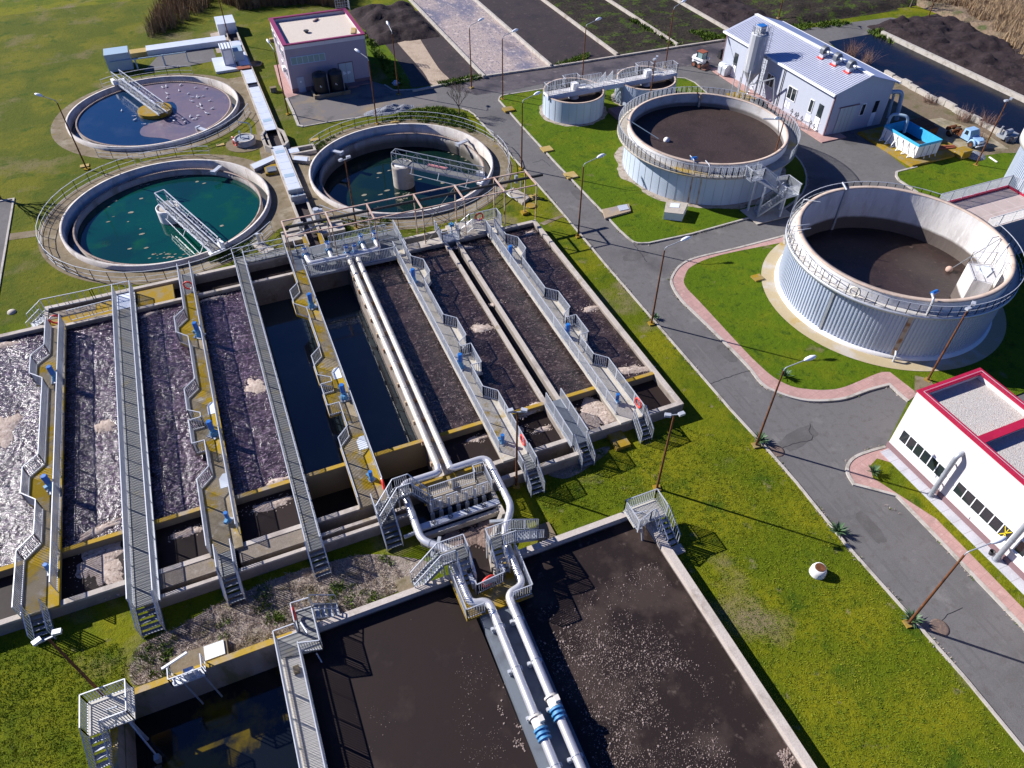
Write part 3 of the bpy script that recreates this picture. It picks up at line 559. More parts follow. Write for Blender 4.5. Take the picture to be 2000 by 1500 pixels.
# -------- zigzag concrete walkways with railings on both sides
def zig_edge(x1, xb, y_end, variant):
    if variant == 'a': return [(x1,51.8),(xb,50.95),(xb,49.1),(x1,48.2),(x1,43.2),(xb,42.4),(xb,40.2),(x1,39.6),(x1,39.15),(xb,39.15),(xb,36.9),(x1,36.9),(x1,34.5),(xb,33.7),(xb,y_end)]
    return [(x1,51.4),(xb,50.5),(xb,48.4),(x1,47.5),(x1,39.8),(xb,39.0),(xb,36.8),(x1,35.9),(x1,33.2),(xb,32.3),(xb,y_end)]
def zigzag(x_in, x1, xb, y0, y_end, label, variant='a', deckm='deck', y0out=None, gap=None):
    s = 1 if xb > x_in else -1
    t = thing('walkway', label, 'walkway', ((x_in+x1)/2, 42, 0), 'zigzag walkways across the aeration basin')
    ze = zig_edge(x1, xb, y_end, variant)
    poly = [(x_in, y_end), (x_in, y0), (x1, y0)] + ze
    part(t, 'deck', MB().prism(poly, .93, 1.15), M[deckm])
    i = .06
    part(t, 'railing', MB().rail([(x_in+s*i, y0, 1.15), (x_in+s*i, y_end+.9, 1.15)]), M['galv'])
    op = [(x1-s*i, y0out or y0, 1.15)] + [(x-s*i, y, 1.15) for x, y in ze]
    part(t, 'railing', MB().rail(op), M['galv'])
    kb = MB()
    for a, b in zip(op, op[1:]): kb.bar((a[0],a[1],1.19),(b[0],b[1],1.19),.08,.08)
    part(t, 'toe_kerb', kb, M['conc'])
    return t
Wk = [zigzag(-15.7,-16.78,-17.66,54.9,28.45,'zigzag walkway nearest the left edge of the photo, with two blue mixers and brown deck','b','deck'),
      zigzag(-5.55,-6.65,-7.45,55.3,28.4,'zigzag walkway with strong yellow lichen between two plain grating gangways'),
      zigzag(3.5,2.42,1.6,55.0,28.4,'mossy zigzag walkway over the still dark blue water channels'),
      zigzag(11.38,12.38,13.2,54.6,28.4,'pale zigzag walkway just right of the twin beige pipes','a','deckp'),
      zigzag(20.3,21.28,22.08,54.6,28.4,'zigzag walkway nearest the road along the right wall of the basin','a','deckp')]
part(Wk[1], 'grating', MB().box(-6.6,55.3,1.05,-5.58,58.3,1.16), M['grate']); part(Wk[1], 'railing', MB().rail([(-6.6,55.3,1.15),(-6.6,58.4,1.15)]).rail([(-5.6,55.3,1.15),(-5.6,58.4,1.15)]), M['galv'])
part(Wk[2], 'grating', MB().box(2.45,55.0,1.05,3.48,58.3,1.155), M['plate']); part(Wk[2], 'railing', MB().rail([(2.48,55,1.15),(2.48,58.3,1.15)]), M['galv'])
part(Wk[4], 'rear_landing', MB().box(19.5,54.6,.9,22.1,56.2,1.14), M['deckp'])
part(Wk[4], 'railing', MB().rail([(19.3,56.2,1.14),(22.05,56.2,1.14),(22.05,54.9,1.14)]).rail([(20.35,54.6,1.15),(19.3,55.2,1.15)]).rail([(19.3,56.2,1.14),(18.2,56.2,.4)]).rail([(19.3,55.3,1.14),(18.2,55.3,.4)]), M['galv'])
# plain grating gangways
def gangway(x0, x1, y0, y1, label, m='grate', notch=None):
    t = thing('gangway', label, 'walkway', ((x0+x1)/2, (y0+y1)/2, 0), 'straight grating gangways across the aeration basin')
    part(t, 'grating', MB().box(x0,y0,1.02,x1,y1,1.12), M[m]); part(t, 'frame', MB().bar((x0,y0,1.03),(x0,y1,1.03),.08,.2).bar((x1,y0,1.03),(x1,y1,1.03),.08,.2), M['galvd'])
    part(t, 'railing', MB().rail([(x0+.03,y0,1.12),(x0+.03,y1,1.12)]), M['galv']); part(t, 'railing', MB().rail([(x1-.03,y0,1.12),(x1-.03,y1,1.12)]), M['galv'])
    return t
g1 = gangway(-11.85,-10.45,26.6,57.4,'plain grating gangway between the two leftmost zigzag walkways'); part(g1, 'cover_plate', MB().box(-11.8,55.3,1.12,-10.5,57.4,1.14), M['zinc'])
g1b = thing('gangway', 'mossy back gangway with steps down to the lawn behind the left basin channels', 'walkway', (-14.5,56.8,0))
part(g1b, 'railing', MB().rail([(-17.3,57.7,1.0),(-13.6,57.6,1.0),(-13.4,57.5,1.1),(-10.45,57.45,1.1)], mid=0, bal=.5), M['galv']); part(g1b, 'railing', MB().rail([(-15.3,55.35,1.0),(-11.9,55.35,1.1)], bal=.5), M['galv'])
part(g1b, 'steps', MB().stairs((-17.3,57.0,.95),(-18.7,57.0,.05),1.1,4), M['galvd']); part(g1b, 'handrail', MB().rail([(-17.3,57.6,1.0),(-18.7,57.6,0.)], bal=.3), M['galv']); part(g1b, 'handrail', MB().rail([(-17.3,56.4,1.0),(-18.7,56.4,0.)], bal=.3), M['galv'])
part(g1b, 'landing', MB().box(-17.3,56.3,.85,-13.5,57.2,.97), M['slab'])
g2 = gangway(-2.0,-1.1,26.5,58.4,'long narrow grating gangway bordering the still dark blue water channel')
part(g2, 'back_grating', MB().box(-2.0,58.0,1.02,2.4,58.9,1.118), M['grate']); part(g2, 'railing', MB().rail([(-2.0,58.4,1.12),(-2.0,58.9,1.12),(2.4,58.9,1.12)],bal=.9).rail([(-1.1,58.0,1.12),(2.4,58.0,1.12)],bal=.9), M['galv'])
g3 = gangway(16.2,17.42,27.9,32.2,'short dark plate gangway over the narrow outlet slot near the right front corner', 'plate')
# stairs at the front ends
def front_steps(x, y0, label, w=.95, ext=0):
    t = thing('stairs', label, 'stairs', (x, y0, 0), 'steel stairs down the front of the aeration basin')
    if ext: part(t, 'landing', MB().box(x-w/2, y0, 1.03, x+w/2, y0+ext, 1.13), M['grate'])
    part(t, 'steps', MB().stairs((x,y0,1.1),(x,y0-1.35,.05),w,5), M['plate'])
    for k in (-1, 1): part(t, 'handrail', MB().rail(([(x+k*w/2,y0+ext,1.12)] if ext else []) + [(x+k*w/2,y0,1.12),(x+k*w/2,y0-1.35,.05)], bal=.16), M['galv'])
    return t
front_steps(-16.75,28.45,'steel stairs at the front end of the leftmost zigzag walkway'); front_steps(-11.15,26.6,'steel stairs at the front end of the wider left grating gangway',1.2)
front_steps(-6.55,26.75,'steel stairs bridging the outlet gutter below the lichen-covered walkway',.95,1.65); front_steps(-1.55,26.5,'steel stairs at the front end of the narrow grating gangway')
front_steps(2.95,26.75,'steel stairs below the mossy walkway, left of the pipe crossover',1.0,1.65); front_steps(12.75,27.1,'steel stairs right of the pipe bend, behind a rusty floodlight pole',.95,1.3)
front_steps(16.85,27.9,'steel stairs at the end of the short dark plate gangway'); front_steps(21.7,28.4,'steel stairs nearest the right front corner of the basin',.9)
# mixers
def mixer_proto(label, loc, small=False):
    t = thing('mixer_motor', label, 'motor', (0,0,0), 'blue mixer motors on the aeration walkways')
    if small:
        part(t, 'motor', MB().cyl((0,0),.13,.42,.85,14), M['blue']); part(t, 'gearbox', MB().cyl((0,0),.16,.06,.42,12,.11).box(-.1,.05,.15,.1,.38,.35), M['bluel']); part(t, 'base_plate', MB().box(-.22,-.22,0,.22,.22,.06), M['galvd'])
    else:
        part(t, 'motor', MB().cyl((0,0),.19,.72,1.30,18).cyl((0,0),.205,1.30,1.42,18,.16), M['blue']); part(t, 'gearbox', MB().cyl((0,0),.26,.08,.45,16,.2).cyl((0,0),.17,.45,.72,14).box(-.12,.1,.3,.12,.36,.55), M['bluel'])
        part(t, 'base_plate', MB().box(-.36,-.36,0,.36,.36,.08), M['galvd'])
    t.location = loc; return t
mx = [(-16.2,48.2,'blue mixer motor on the upper half of the leftmost walkway'),(-16.2,37.4,'blue mixer motor on the lower half of the leftmost walkway'),(-5.95,49.3,'blue mixer motor on the upper end of the lichen-covered walkway'),
      (-6.1,38.2,'blue mixer motor on the yellow side bay of the lichen-covered walkway'),(3.0,49.5,'blue mixer motor at the back end of the walkway over still water'),(3.0,38.2,'blue mixer motor halfway down the walkway over still water'),
      (11.75,49.5,'blue mixer motor at the back end of the walkway beside the beige pipes'),(11.85,38.0,'blue mixer motor on the middle side bay of the walkway beside the beige pipes'),
      (20.7,49.5,'blue mixer motor at the back end of the walkway nearest the road'),(20.75,38.0,'blue mixer motor on the yellow side bay nearest the road')]
m0 = mixer_proto(mx[0][2], (mx[0][0], mx[0][1], 1.15))
for x, y, lb in mx[1:]: dup(m0, (x, y, 1.15), random.uniform(0, 6), lb)
sm = [(-16.15,30.9,'small dark mixer at the front of the leftmost walkway'),(-6.1,30.6,'small blue actuator at the front of the lichen-covered walkway'),(2.9,30.3,'small blue actuator at the front of the walkway over still water'),(11.95,29.9,'small blue actuator at the front of the walkway beside the pipes'),(21.0,30.3,'small blue actuator at the front of the walkway nearest the road')]
s0 = mixer_proto(sm[0][2], (sm[0][0], sm[0][1], 1.15), True)
for x, y, lb in sm[1:]: dup(s0, (x, y, 1.15), random.uniform(0, 6), lb)
# covers on the decks
for x, y, lb in ((-5.95,40.9,'white hatch plate on the middle of the lichen-covered walkway'),(-5.95,33.9,'white hatch plate near the front of the lichen-covered walkway'),(3.05,41.0,'white hatch plate with two dark handles over the still water'),(3.1,33.6,'white hatch plate near the front of the walkway over still water'),(-5.9,49.9,'white hatch plate behind the blue motor on the lichen walkway')):
    solo('hatch_plate', MB().prism([(x-.32,y-.6),(x+.3,y-.6),(x+.3,y+.6),(x-.05,y+.6),(x-.32,y+.25)], 1.152, 1.175), M['door'], lb, 'hatch', (x, y, 1.15), 'white hatch plates on the walkways')
# life buoys
def buoy(m, label, loc, rz, r=.36):
    mb = MB(); mb.tube([(0, r*math.cos(a), r*math.sin(a)) for a in [2*PI*i/20 for i in range(21)]], .075, 8, False)
    o = solo('life_buoy', mb, m, label, 'life buoy', (0,0,0), 'life buoys on the railings'); o.location = loc; o.rotation_euler = (0,0,rz); return o
lb = mk('life buoy red', (.65,.035,.02), [((.75,.7,.66), 1.2, .62, .64, 2)], rough=.5)
buoy(lb, 'red life buoy at the back end of the leftmost walkway', (-16.2,54.95,1.8), PI/2); buoy(lb, 'red life buoy at the back end of the lichen-covered walkway', (-6.05,55.6,1.75), PI/2-.3)
buoy(lb, 'red life buoy hung at the front right of the walkway over still water', (3.42,29.2,1.75), 0); buoy(lb, 'red life buoy at the front of the walkway beside the beige pipes', (13.12,29.1,1.8), 0)
buoy(lb, 'red life buoy at the front of the walkway nearest the road', (22.0,29.1,1.85), 0); buoy(lb, 'red life buoy on the landing behind the walkway nearest the road', (20.3,56.15,1.75), PI/2)
buoy(lb, 'red life buoy on the railing between the twin pipes above the settling tank', (7.1,20.2,1.75), PI/2+.2, .42); buoy(lb, 'red life buoy on the small platform between two settling tanks', (-3.52,22.55,1.7), 0)
# ================================================================== TWIN PIPES, MANIFOLD, CANOPY FRAME
# one continuous run each: along the basin, over the chamber, down to the settling tank
runA = [(7.38,55.0,1.55),(7.14,29.4,1.55),(7.05,28.85,1.55),(4.5,28.85,1.55),(4.45,24.35,1.5),(5.7,23.2,1.5),(5.72,19.35,1.5),(6.72,19.2,1.5),(6.35,2.0,1.5),(6.2,-8,1.5)]
runB = [(8.1,55.0,1.55),(7.88,29.4,1.55),(7.86,28.85,1.55),(10.38,28.85,1.55),(10.4,24.6,1.5),(9.1,22.8,1.5),(8.9,19.3,1.5),(7.86,19.15,1.5),(7.45,2.0,1.5),(7.3,-8,1.5)]
for nm, run, lab in (('A', runA, 'left pipe of the long twin air pipes, swinging left over the gate chamber'), ('B', runB, 'right pipe of the long twin air pipes, swinging right round the gate chamber')):
    t = thing('air_pipe', lab, 'pipe', run[0][:2] + (0,), 'twin air pipes')
    part(t, 'beige_pipe', MB().tube(bend(run[:3],.05), .23, 14), M['pipeb'])
    part(t, 'silver_pipe', MB().tube(bend([run[1]] + run[2:], .6), .24, 14), M['pipe'])
    for y in list(range(31, 54, 3)):
        x = run[0][0] + (run[1][0]-run[0][0])*(55-y)/25.6; part(t, 'pipe_joint', MB().tube([(x,y-.03,1.55),(x,y+.03,1.55)], .25, 14), M['pipeb'])
    for i in range(8):
        y = 17.6 - 2.55*i; x = (6.72 if nm == 'A' else 7.86) - (19.2-y)*(.0215 if nm == 'A' else .024); part(t, 'pipe_joint', MB().tube([(x,y-.03,1.5),(x,y+.03,1.5)], .265, 14), M['pipe'])
    for p, q in ((run[3],run[4]),(run[4],run[5])):
        p, q = Vector(p), Vector(q); c = p.lerp(q,.3); d = (q-p).normalized()*.03; part(t, 'pipe_joint', MB().tube([c-d,c+d], .265, 14), M['pipe'])
    for y in range(30, 54, 2):
        x = run[0][0] + (run[1][0]-run[0][0])*(55-y)/25.6; part(t, 'saddle', MB().box(x-.33,y-.08,.98,x+.33,y+.08,1.36), M['rustp'])
    for i in range(8):
        y = 17.6 - 2.55*i; x = (6.72 if nm == 'A' else 7.86) - (19.2-y)*(.0215 if nm == 'A' else .024); part(t, 'saddle', MB().box(x-.38,y-.09,.97,x+.38,y+.09,1.28).box(x-.44,y-.08,1.2,x-.3,y+.08,1.42), M['galv'])
    yv = 11.6 if nm == 'A' else 12.2; xv = (6.72 if nm == 'A' else 7.86) - (19.2-yv)*(.0215 if nm == 'A' else .024)
    part(t, 'valve_body', MB().tube([(xv,yv+.75,1.5),(xv,yv+.72,1.5),(xv,yv+.2,1.5)], .29, 16).tube([(xv,yv+.8,1.5),(xv,yv+.7,1.5)], .36, 16).box(xv+.05,yv+.3,1.7,xv+.3,yv+.6,2.0), mk('worn cream valve '+nm, (.62,.58,.52), [((.55,.2,.05),3,.58,.68,4)], rough=.5))
    part(t, 'coupling', MB().tube([(xv,yv+.15,1.5),(xv,yv+.05,1.5)], .37, 18).tube([(xv,yv-.1,1.5),(xv,yv-.2,1.5)], .37, 18).tube([(xv,yv-.34,1.5),(xv,yv-.42,1.5)], .36, 18).tube([(xv,yv+.1,1.5),(xv,yv-.4,1.5)], .28, 16), M['bluel'])
# manifold platform
t = thing('manifold_platform', 'dark grated valve platform behind the basin carrying the air manifold', 'platform', (8,56,0))
part(t, 'grating', MB().prism([(3.5,54.0),(12.5,53.7),(12.5,58.0),(2.45,58.4),(2.5,55.2),(3.5,55.2)], 1.02, 1.13), M['grated'])
part(t, 'edge_beam', MB().bar((3.5,53.98,1.0),(12.5,53.68,1.0),.08,.26).bar((2.5,58.3,1.0),(12.5,58.0,1.0),.08,.2), M['galvd'])
part(t, 'railing', MB().rail([(3.55,53.9,1.13),(11.4,53.7,1.13)]), M['galv']); part(t, 'railing', MB().rail([(6.3,57.6,1.13),(11.6,57.55,1.13)]).rail([(4.5,56.6,1.13),(6.3,56.75,1.13),(12.1,56.7,1.13)], bal=.9, h=1.0), M['galv'])
part(t, 'railing', MB().rail([(12.45,58,1.13),(12.45,53.8,1.13)]), M['galv']); part(t, 'railing', MB().rail([(3.3,58.3,1.13),(3.3,57.2,1.13),(4.3,57.2,1.13)], bal=.8), M['galv'])
t = thing('air_manifold', 'grey header pipe with branch bends on the dark valve platform', 'pipe', (7,55.4,0))
part(t, 'header', MB().tube(bend([(3.95,56.2,1.6),(4.05,55.0,1.6),(4.8,54.95,1.6),(9.7,54.85,1.6),(10.2,55.0,1.6),(10.25,56.2,1.6)],.7), .24, 14), M['pipe'])
part(t, 'branch', MB().tube([(6.0,56.2,1.6),(6.0,55.0,1.6)], .19, 12), M['pipe']); part(t, 'branch', MB().tube([(9.0,56.2,1.6),(9.0,55.0,1.6)], .19, 12), M['pipe'])
def valve(label, loc):
    t = thing('gate_valve', label, 'valve', (0,0,0), 'blue valves on the air manifold')
    part(t, 'flange', MB().tube([(0,-.16,.45),(0,-.1,.45)], .32, 16).tube([(0,.1,.45),(0,.16,.45)], .32, 16).tube([(0,-.16,.45),(0,.16,.45)], .24, 14), M['bluel'])
    part(t, 'actuator', MB().cyl((0,0),.11,.6,.95,12).box(-.17,-.14,.8,.17,.2,1.15), M['galv']); part(t, 'handwheel', MB().cyl((0,0),.05,1.15,1.35,8).tube([(.2*math.cos(a),.2*math.sin(a),1.33) for a in [2*PI*i/14 for i in range(15)]], .035, 6, False).cyl((0,0),.12,1.1,1.2,12), M['blue'])
    t.location = loc; return t
vl = [(3.95,56.35,'blue valve at the far left end of the header pipe'),(6.0,56.3,'second blue valve from the left behind the header pipe'),(7.38,55.15,'blue valve at the top of the left beige pipe'),(8.1,55.1,'blue valve at the top of the right beige pipe'),(9.0,56.3,'second blue valve from the right behind the header pipe'),(10.25,56.35,'blue valve at the far right end of the header pipe')]
v0 = valve(vl[0][2], (vl[0][0],vl[0][1],1.15))
for x, y, l in vl[1:]: dup(v0, (x,y,1.15), 0, l)
# canopy frame
t = thing('canopy_frame', 'bare pinkish steel frame of a roof without sheets behind the basin', 'frame', (14,56.3,0))
xs = [2.7,6.5,10.2,14.55,18.5,22.4,25.6]
part(t, 'top_beam', MB().bar((2.65,57.7,4.6),(25.65,57.6,4.6),.10), M['rosep']); part(t, 'top_beam', MB().bar((2.65,55.1,4.6),(25.65,54.9,4.6),.09), M['rosep'])
for i, x in enumerate(xs):
    part(t, 'cross_beam', MB().bar((x,57.65,4.62),(x,54.95,4.62),.12), M['rosep'])
    part(t, 'post', MB().bar((x,57.6,0 if x > 12.5 else 1.1),(x,57.6,4.6),.10), M['rustp']); part(t, 'post', MB().bar((x,54.95,1.0),(x,54.95,4.6),.09), M['rustp'])
part(t, 'black_beam', MB().bar((2.6,57.25,4.2),(27.2,57.05,4.2),.16,.22), M['blackst'])
part(t, 'brace', MB().bar((14.55,54.95,1.1),(18.5,54.95,4.5),.04).bar((14.55,54.95,4.5),(18.5,54.95,1.1),.04).bar((14.55,57.6,.3),(18.5,57.6,4.5),.04).bar((14.55,57.6,4.5),(18.5,57.6,.3),.04), M['blackst'])
part(t, 'footing', MB().box(25.3,57.3,0,25.95,57.9,.25), M['lich'])
# small gate landing on the outlet slot
t = thing('gate_platform', 'small grating landing with railings over the narrow slot at the back of the basin', 'platform', (16.9,55.2,0))
part(t, 'grating', MB().box(16.0,54.3,.98,17.7,55.6,1.06), M['galvd']); part(t, 'railing', MB().rail([(16.0,56.6,1.06),(16.0,54.3,1.06),(17.7,54.3,1.06),(17.7,55.6,1.06)]), M['galv']); part(t, 'gate_spindle', MB().bar((17.3,55.5,1.0),(17.3,55.5,2.3),.08).box(17.1,55.3,1.9,17.5,55.7,2.1), M['bluel'])

# ================================================================== GATE CHAMBER between basin and settling tank
t = thing('gate_chamber', 'concrete distribution chamber with brown foam and a row of sluice plates', 'chamber', (7.4,25,0))
part(t, 'wall', MB().box(4.5,24.95,-3,4.75,27.8,1.0).box(9.75,24.6,-3,10.0,27.8,1.0).box(4.75,25.05,-3,9.75,25.3,.78), M['conc'])
part(t, 'wall', MB().prism([(4.5,25.0),(4.75,25.05),(6.55,23.35),(6.55,21.5),(6.3,21.5),(6.3,23.25)], -3, .9).prism([(10.0,24.9),(9.75,24.95),(8.1,23.05),(7.75,21.4),(8.05,21.4),(8.35,22.9)], -3, .9), M['conc'])
part(t, 'channel_wall', MB().box(6.3,18.9,-2.5,6.5,21.5,.85).box(7.8,18.9,-2.5,8.0,21.4,.85).box(6.5,18.9,-2.5,7.8,19.1,.85), M['conc'])
part(t, 'beam', MB().box(5.3,28.35,.5,9.9,28.85,1.08), M['lich']); part(t, 'pier', MB().box(5.6,27.6,.2,5.9,28.6,1.3), M['lich']); part(t, 'pier', MB().box(7.4,27.7,.2,7.6,28.4,1.5), M['lich'])
part(t, 'trough', MB().box(4.72,25.42,.86,9.95,25.85,1.06), M['galv'])
for i in range(4):
    x = 5.6 + 1.1*i; part(t, 'gate_wheel', MB().tube([(x+.14*math.cos(a),25.63+.14*math.sin(a),1.14) for a in [2*PI*k/12 for k in range(13)]], .025, 5, False).bar((x-.12,25.63,1.14),(x+.12,25.63,1.14),.03), M['blackst'])
for c_, u_, l_ in (((4.0,25.4),(1,.1),.4),((9.5,24.2),(1,-.3),.7),((5.4,24.2),(.6,1),.4),((4.9,23.7),(.6,1),.35)): part(t, 'timber', MB().obox(c_,u_,l_,.1,.9,1.05), M['galvd'])
struct('sludge_water', MB().flat([[(4.7,25.2),(9.8,25.2),(9.8,24.7),(8.1,23.0),(7.85,19.0),(6.5,19.0),(6.5,23.3)]], .32), M['sludge'])
struct('water', MB().flat([[(4.7,25.3),(9.8,25.3),(9.8,28.4),(4.7,28.4)]], -.4), M['clear'])
fm = MB()
for x, y, rx, ry, sd in ((6.3,24.5,.9,.55,1),(7.5,24.3,.9,.6,2),(8.7,24.5,.8,.5,4),(8.2,23.7,.6,.5,5),(6.9,24.0,.7,.4,7)): foam(fm, (x,y), rx, ry, .33, sd)
struct('foam', fm, mk('brown foam', (.20,.14,.115), [((.30,.23,.19),5,.52,.68,8),((.10,.07,.06),6,.55,.7,8)], rough=.95, spec=.1, bump=((7,.06,8),)), 'stuff')
t = thing('sluice_walkway', 'weathered grating walkway with a row of sluice plates hanging below its railing', 'walkway', (7.6,27.3,0))
part(t, 'grating', MB().box(5.6,26.5,.95,9.95,28.1,1.06), mk('worn slat deck', (.34,.29,.23), [((.2,.17,.13),1,.5,.66,8)], rough=.9)); lines(t.children[0].data.materials[0], (0,1,0), .16, (.12,.1,.08), .3, .8)
part(t, 'railing', MB().rail([(5.95,27.55,1.06),(9.1,27.55,1.06)]), M['galv']); part(t, 'railing', MB().rail([(9.1,27.55,1.06),(9.1,28.1,1.06),(9.85,28.1,1.06),(9.85,26.5,1.06)]), M['galv'])
for i in range(4): part(t, 'railing', MB().rail([(5.75+1.02*i,26.52,1.06),(6.5+1.02*i,26.52,1.06)]), M['galv'])
for i in range(7):
    x = 5.75 + .58*i; part(t, 'sluice_plate', MB().box(x-.07,26.42,1.0,x+.07,26.5,1.9).prism([(x-.13,26.36),(x+.13,26.36),(x+.13,26.44),(x-.13,26.44)], .15, .95), M['galv'])
# stile over the left pipe, from the mossy walkway to the sluice walkway
t = thing('pipe_stile', 'small arched steel stile with railings stepping over the left pipe bend', 'stairs', (4.4,27.2,0))
path = [(2.55,26.6,1.15),(4.0,27.45,2.2),(4.85,27.48,2.2),(5.85,26.95,1.1)]
path2 = [(2.45,27.35,1.15),(3.9,28.2,2.2),(4.9,28.22,2.2),(5.85,27.55,1.1)]
for pth in (path, path2): part(t, 'railing', MB().rail([(x,y,z-.05) for x,y,z in pth], h=1.05, bal=.13), M['galv'])
st = MB()
for (a, a2), (b, b2) in zip(zip(path, path2), list(zip(path, path2))[1:]):
    n = 6 if abs(a[2]-b[2]) > .2 else 5
    for i in range(n):
        u, v = i/n, (i+.8)/n; A, B, A2, B2 = Vector(a), Vector(b), Vector(a2), Vector(b2)
        p, q, p2, q2 = A.lerp(B,u), A.lerp(B,v), A2.lerp(B2,u), A2.lerp(B2,v); z = p.lerp(q,.5).z - .05
        st.add([(p.x,p.y,z),(q.x,q.y,z),(q2.x,q2.y,z),(p2.x,p2.y,z)], [(0,1,2,3)])
    for A, B in ((a,b),(a2,b2)): st.bar((A[0],A[1],A[2]-.1),(B[0],B[1],B[2]-.1),.05,.2)
part(t, 'steps', st, M['grate']); part(t, 'post', MB().bar((4.0,27.5,-.2),(4.0,27.5,2.1),.08).bar((3.5,27.2,.8),(3.5,27.2,1.8),.06), M['galv'])

# ================================================================== SETTLING TANK in the foreground
ZT = .9
t = thing('settling_tank', 'big rectangular settling tank of brown sludge with flecks of foam in the foreground', 'tank', (3,10,0))
stw = zband(mk('settling tank concrete', (.56,.49,.43), [((.40,.34,.29),.7,.5,.66,9),((.64,.58,.52),3,.55,.72,8)], rough=.9, spec=.2, fine=.35, bump=((9,.012,8),)), (.05,.035,.03), .38, .5, .9, .06)
part(t, 'right_wall', MB().box(17.88,-25,-3,18.35,21.95,ZT), stw); part(t, 'top_wall', MB().box(8.0,21.52,-3,17.88,21.92,ZT-.004), stw)
part(t, 'top_wall', MB().box(-3.9,21.58,-3,6.3,21.95,ZT-.004), stw)
part(t, 'mossy_wall', MB().box(-12.95,21.62,-3,-3.9,21.98,ZT-.003).box(-13.3,-25,-3,-12.95,21.98,ZT), mk('lichen crusted wall', (.45,.29,.03), [((.40,.33,.25),.5,.5,.62,9),((.2,.15,.07),1.6,.6,.72,9)], rough=.95, fine=.3))
inw = mk('stained inner wall', (.34,.27,.21), [((.2,.17,.08),.7,.5,.62,9),((.42,.36,.3),.6,.56,.7,9)], rough=.9, fine=.3, stretch=(1,1,.3), bump=((8,.012),))
part(t, 'inner_face', MB().box(-12.948,21.60,-3,-3.9,21.618,.86).box(-12.945,-25,-3,-12.93,21.6,.86), inw)
part(t, 'divider_wall', MB().box(-4.4,-25,-3,-3.9,21.6,.8), stw); part(t, 'divider_channel', MB().prism([(6.05,18.85),(8.35,18.85),(8.0,2),(7.9,-25),(5.55,-25),(5.75,2)], -3, .93), M['plate'])
part(t, 'cross_wall', MB().box(16.6,5.0,-3,17.88,5.35,.75), stw)
sheet('sludge_water', -3.9, 5.9, -25, 21.6, .3, M['sludge']); sheet('sludge_water', 8.0, 17.9, -25, 21.55, .3, M['sludgef']); sheet('water', -12.95, -4.4, -25, 21.6, -1.6, M['ltank'])
# floating foam flecks: thousands of small domes drifting on the sludge
fl = MB(); random.seed(5)
def fleck(x, y, r, z=.305, n=6):
    a0 = random.random()*6; vs = [(x, y, z+r*.5)]
    vs += [(x+r*.75*math.cos(a0+2*PI*i/n)*random.uniform(.7,1.2), y+r*.75*math.sin(a0+2*PI*i/n)*random.uniform(.7,1.2), z+r*.3) for i in range(n)]
    vs += [(x+r*math.cos(a0+2*PI*i/n)*random.uniform(.8,1.2), y+r*math.sin(a0+2*PI*i/n)*random.uniform(.8,1.2), z-.01) for i in range(n)]
    fl.add(vs, [(0,1+i,1+(i+1)%n) for i in range(n)] + [(1+i,1+n+i,1+n+(i+1)%n,1+(i+1)%n) for i in range(n)], True)
holes_ = [at(1320,1345,.3), at(1365,1275,.3), at(1345,1385,.3), at(1460,1420,.3), at(1340,1170,.3), at(1265,1440,.3)]
def rdens(x, y):
    d = .5 + .9*noise.fractal(Vector((x*.28, y*.28, 3.3)), 1, 2, 4)
    c = at(1230,1290,.3); r = math.hypot((x-c.x)/4.6, (y-c.y)/6.2); d += .75 - .95*r
    for i, h in enumerate(holes_):
        rr = (1.0, .55, .95, 1.5, .9, .6)[i]; q = math.hypot(x-h.x, y-h.y)/rr
        if q < 1.25: d -= 2*(1.25-q)
    return d
k = 0; tries = 0
while k < 5200 and tries < 160000:
    tries += 1; x, y = random.uniform(8.6,17.3), random.uniform(1.5,18.3)
    if random.random() < rdens(x, y)*.75: fleck(x, y, min(.075,.014*math.exp(abs(random.gauss(0,.62)))), n=5); k += 1
k = 0; tries = 0
while k < 1500 and tries < 90000:
    tries += 1; x, y = random.uniform(-2.5,5.9), random.uniform(1.5,20.5)
    d = -.05 + .9*noise.fractal(Vector((x*.4, y*.4, 8.)), 1, 2, 4) + .25*(x-1)/5 + .25*(12-y)/10
    if random.random() < d: fleck(x, y, min(.06,.011*math.exp(abs(random.gauss(0,.5)))), n=5); k += 1
for px, py, n_ in ((1018,1375,18),(1022,1397,14),(1010,1425,12),(1014,1455,24),(980,1390,14),(995,1348,8)):
    p = at(px, py, .3)
    for _ in range(n_): fleck(p.x+random.gauss(0,.16), p.y+random.gauss(0,.3), random.uniform(.03,.07))
p = at(1540,1482,.3)
for _ in range(120): fleck(p.x+random.uniform(-.4,.45), p.y+random.uniform(-.4,.45), random.uniform(.04,.08))
struct('foam_flecks', fl, mk('pale foam', (.20,.15,.13), [((.36,.295,.26),3,.52,.7),((.12,.09,.078),1.3,.5,.66)], rough=.9), 'stuff')
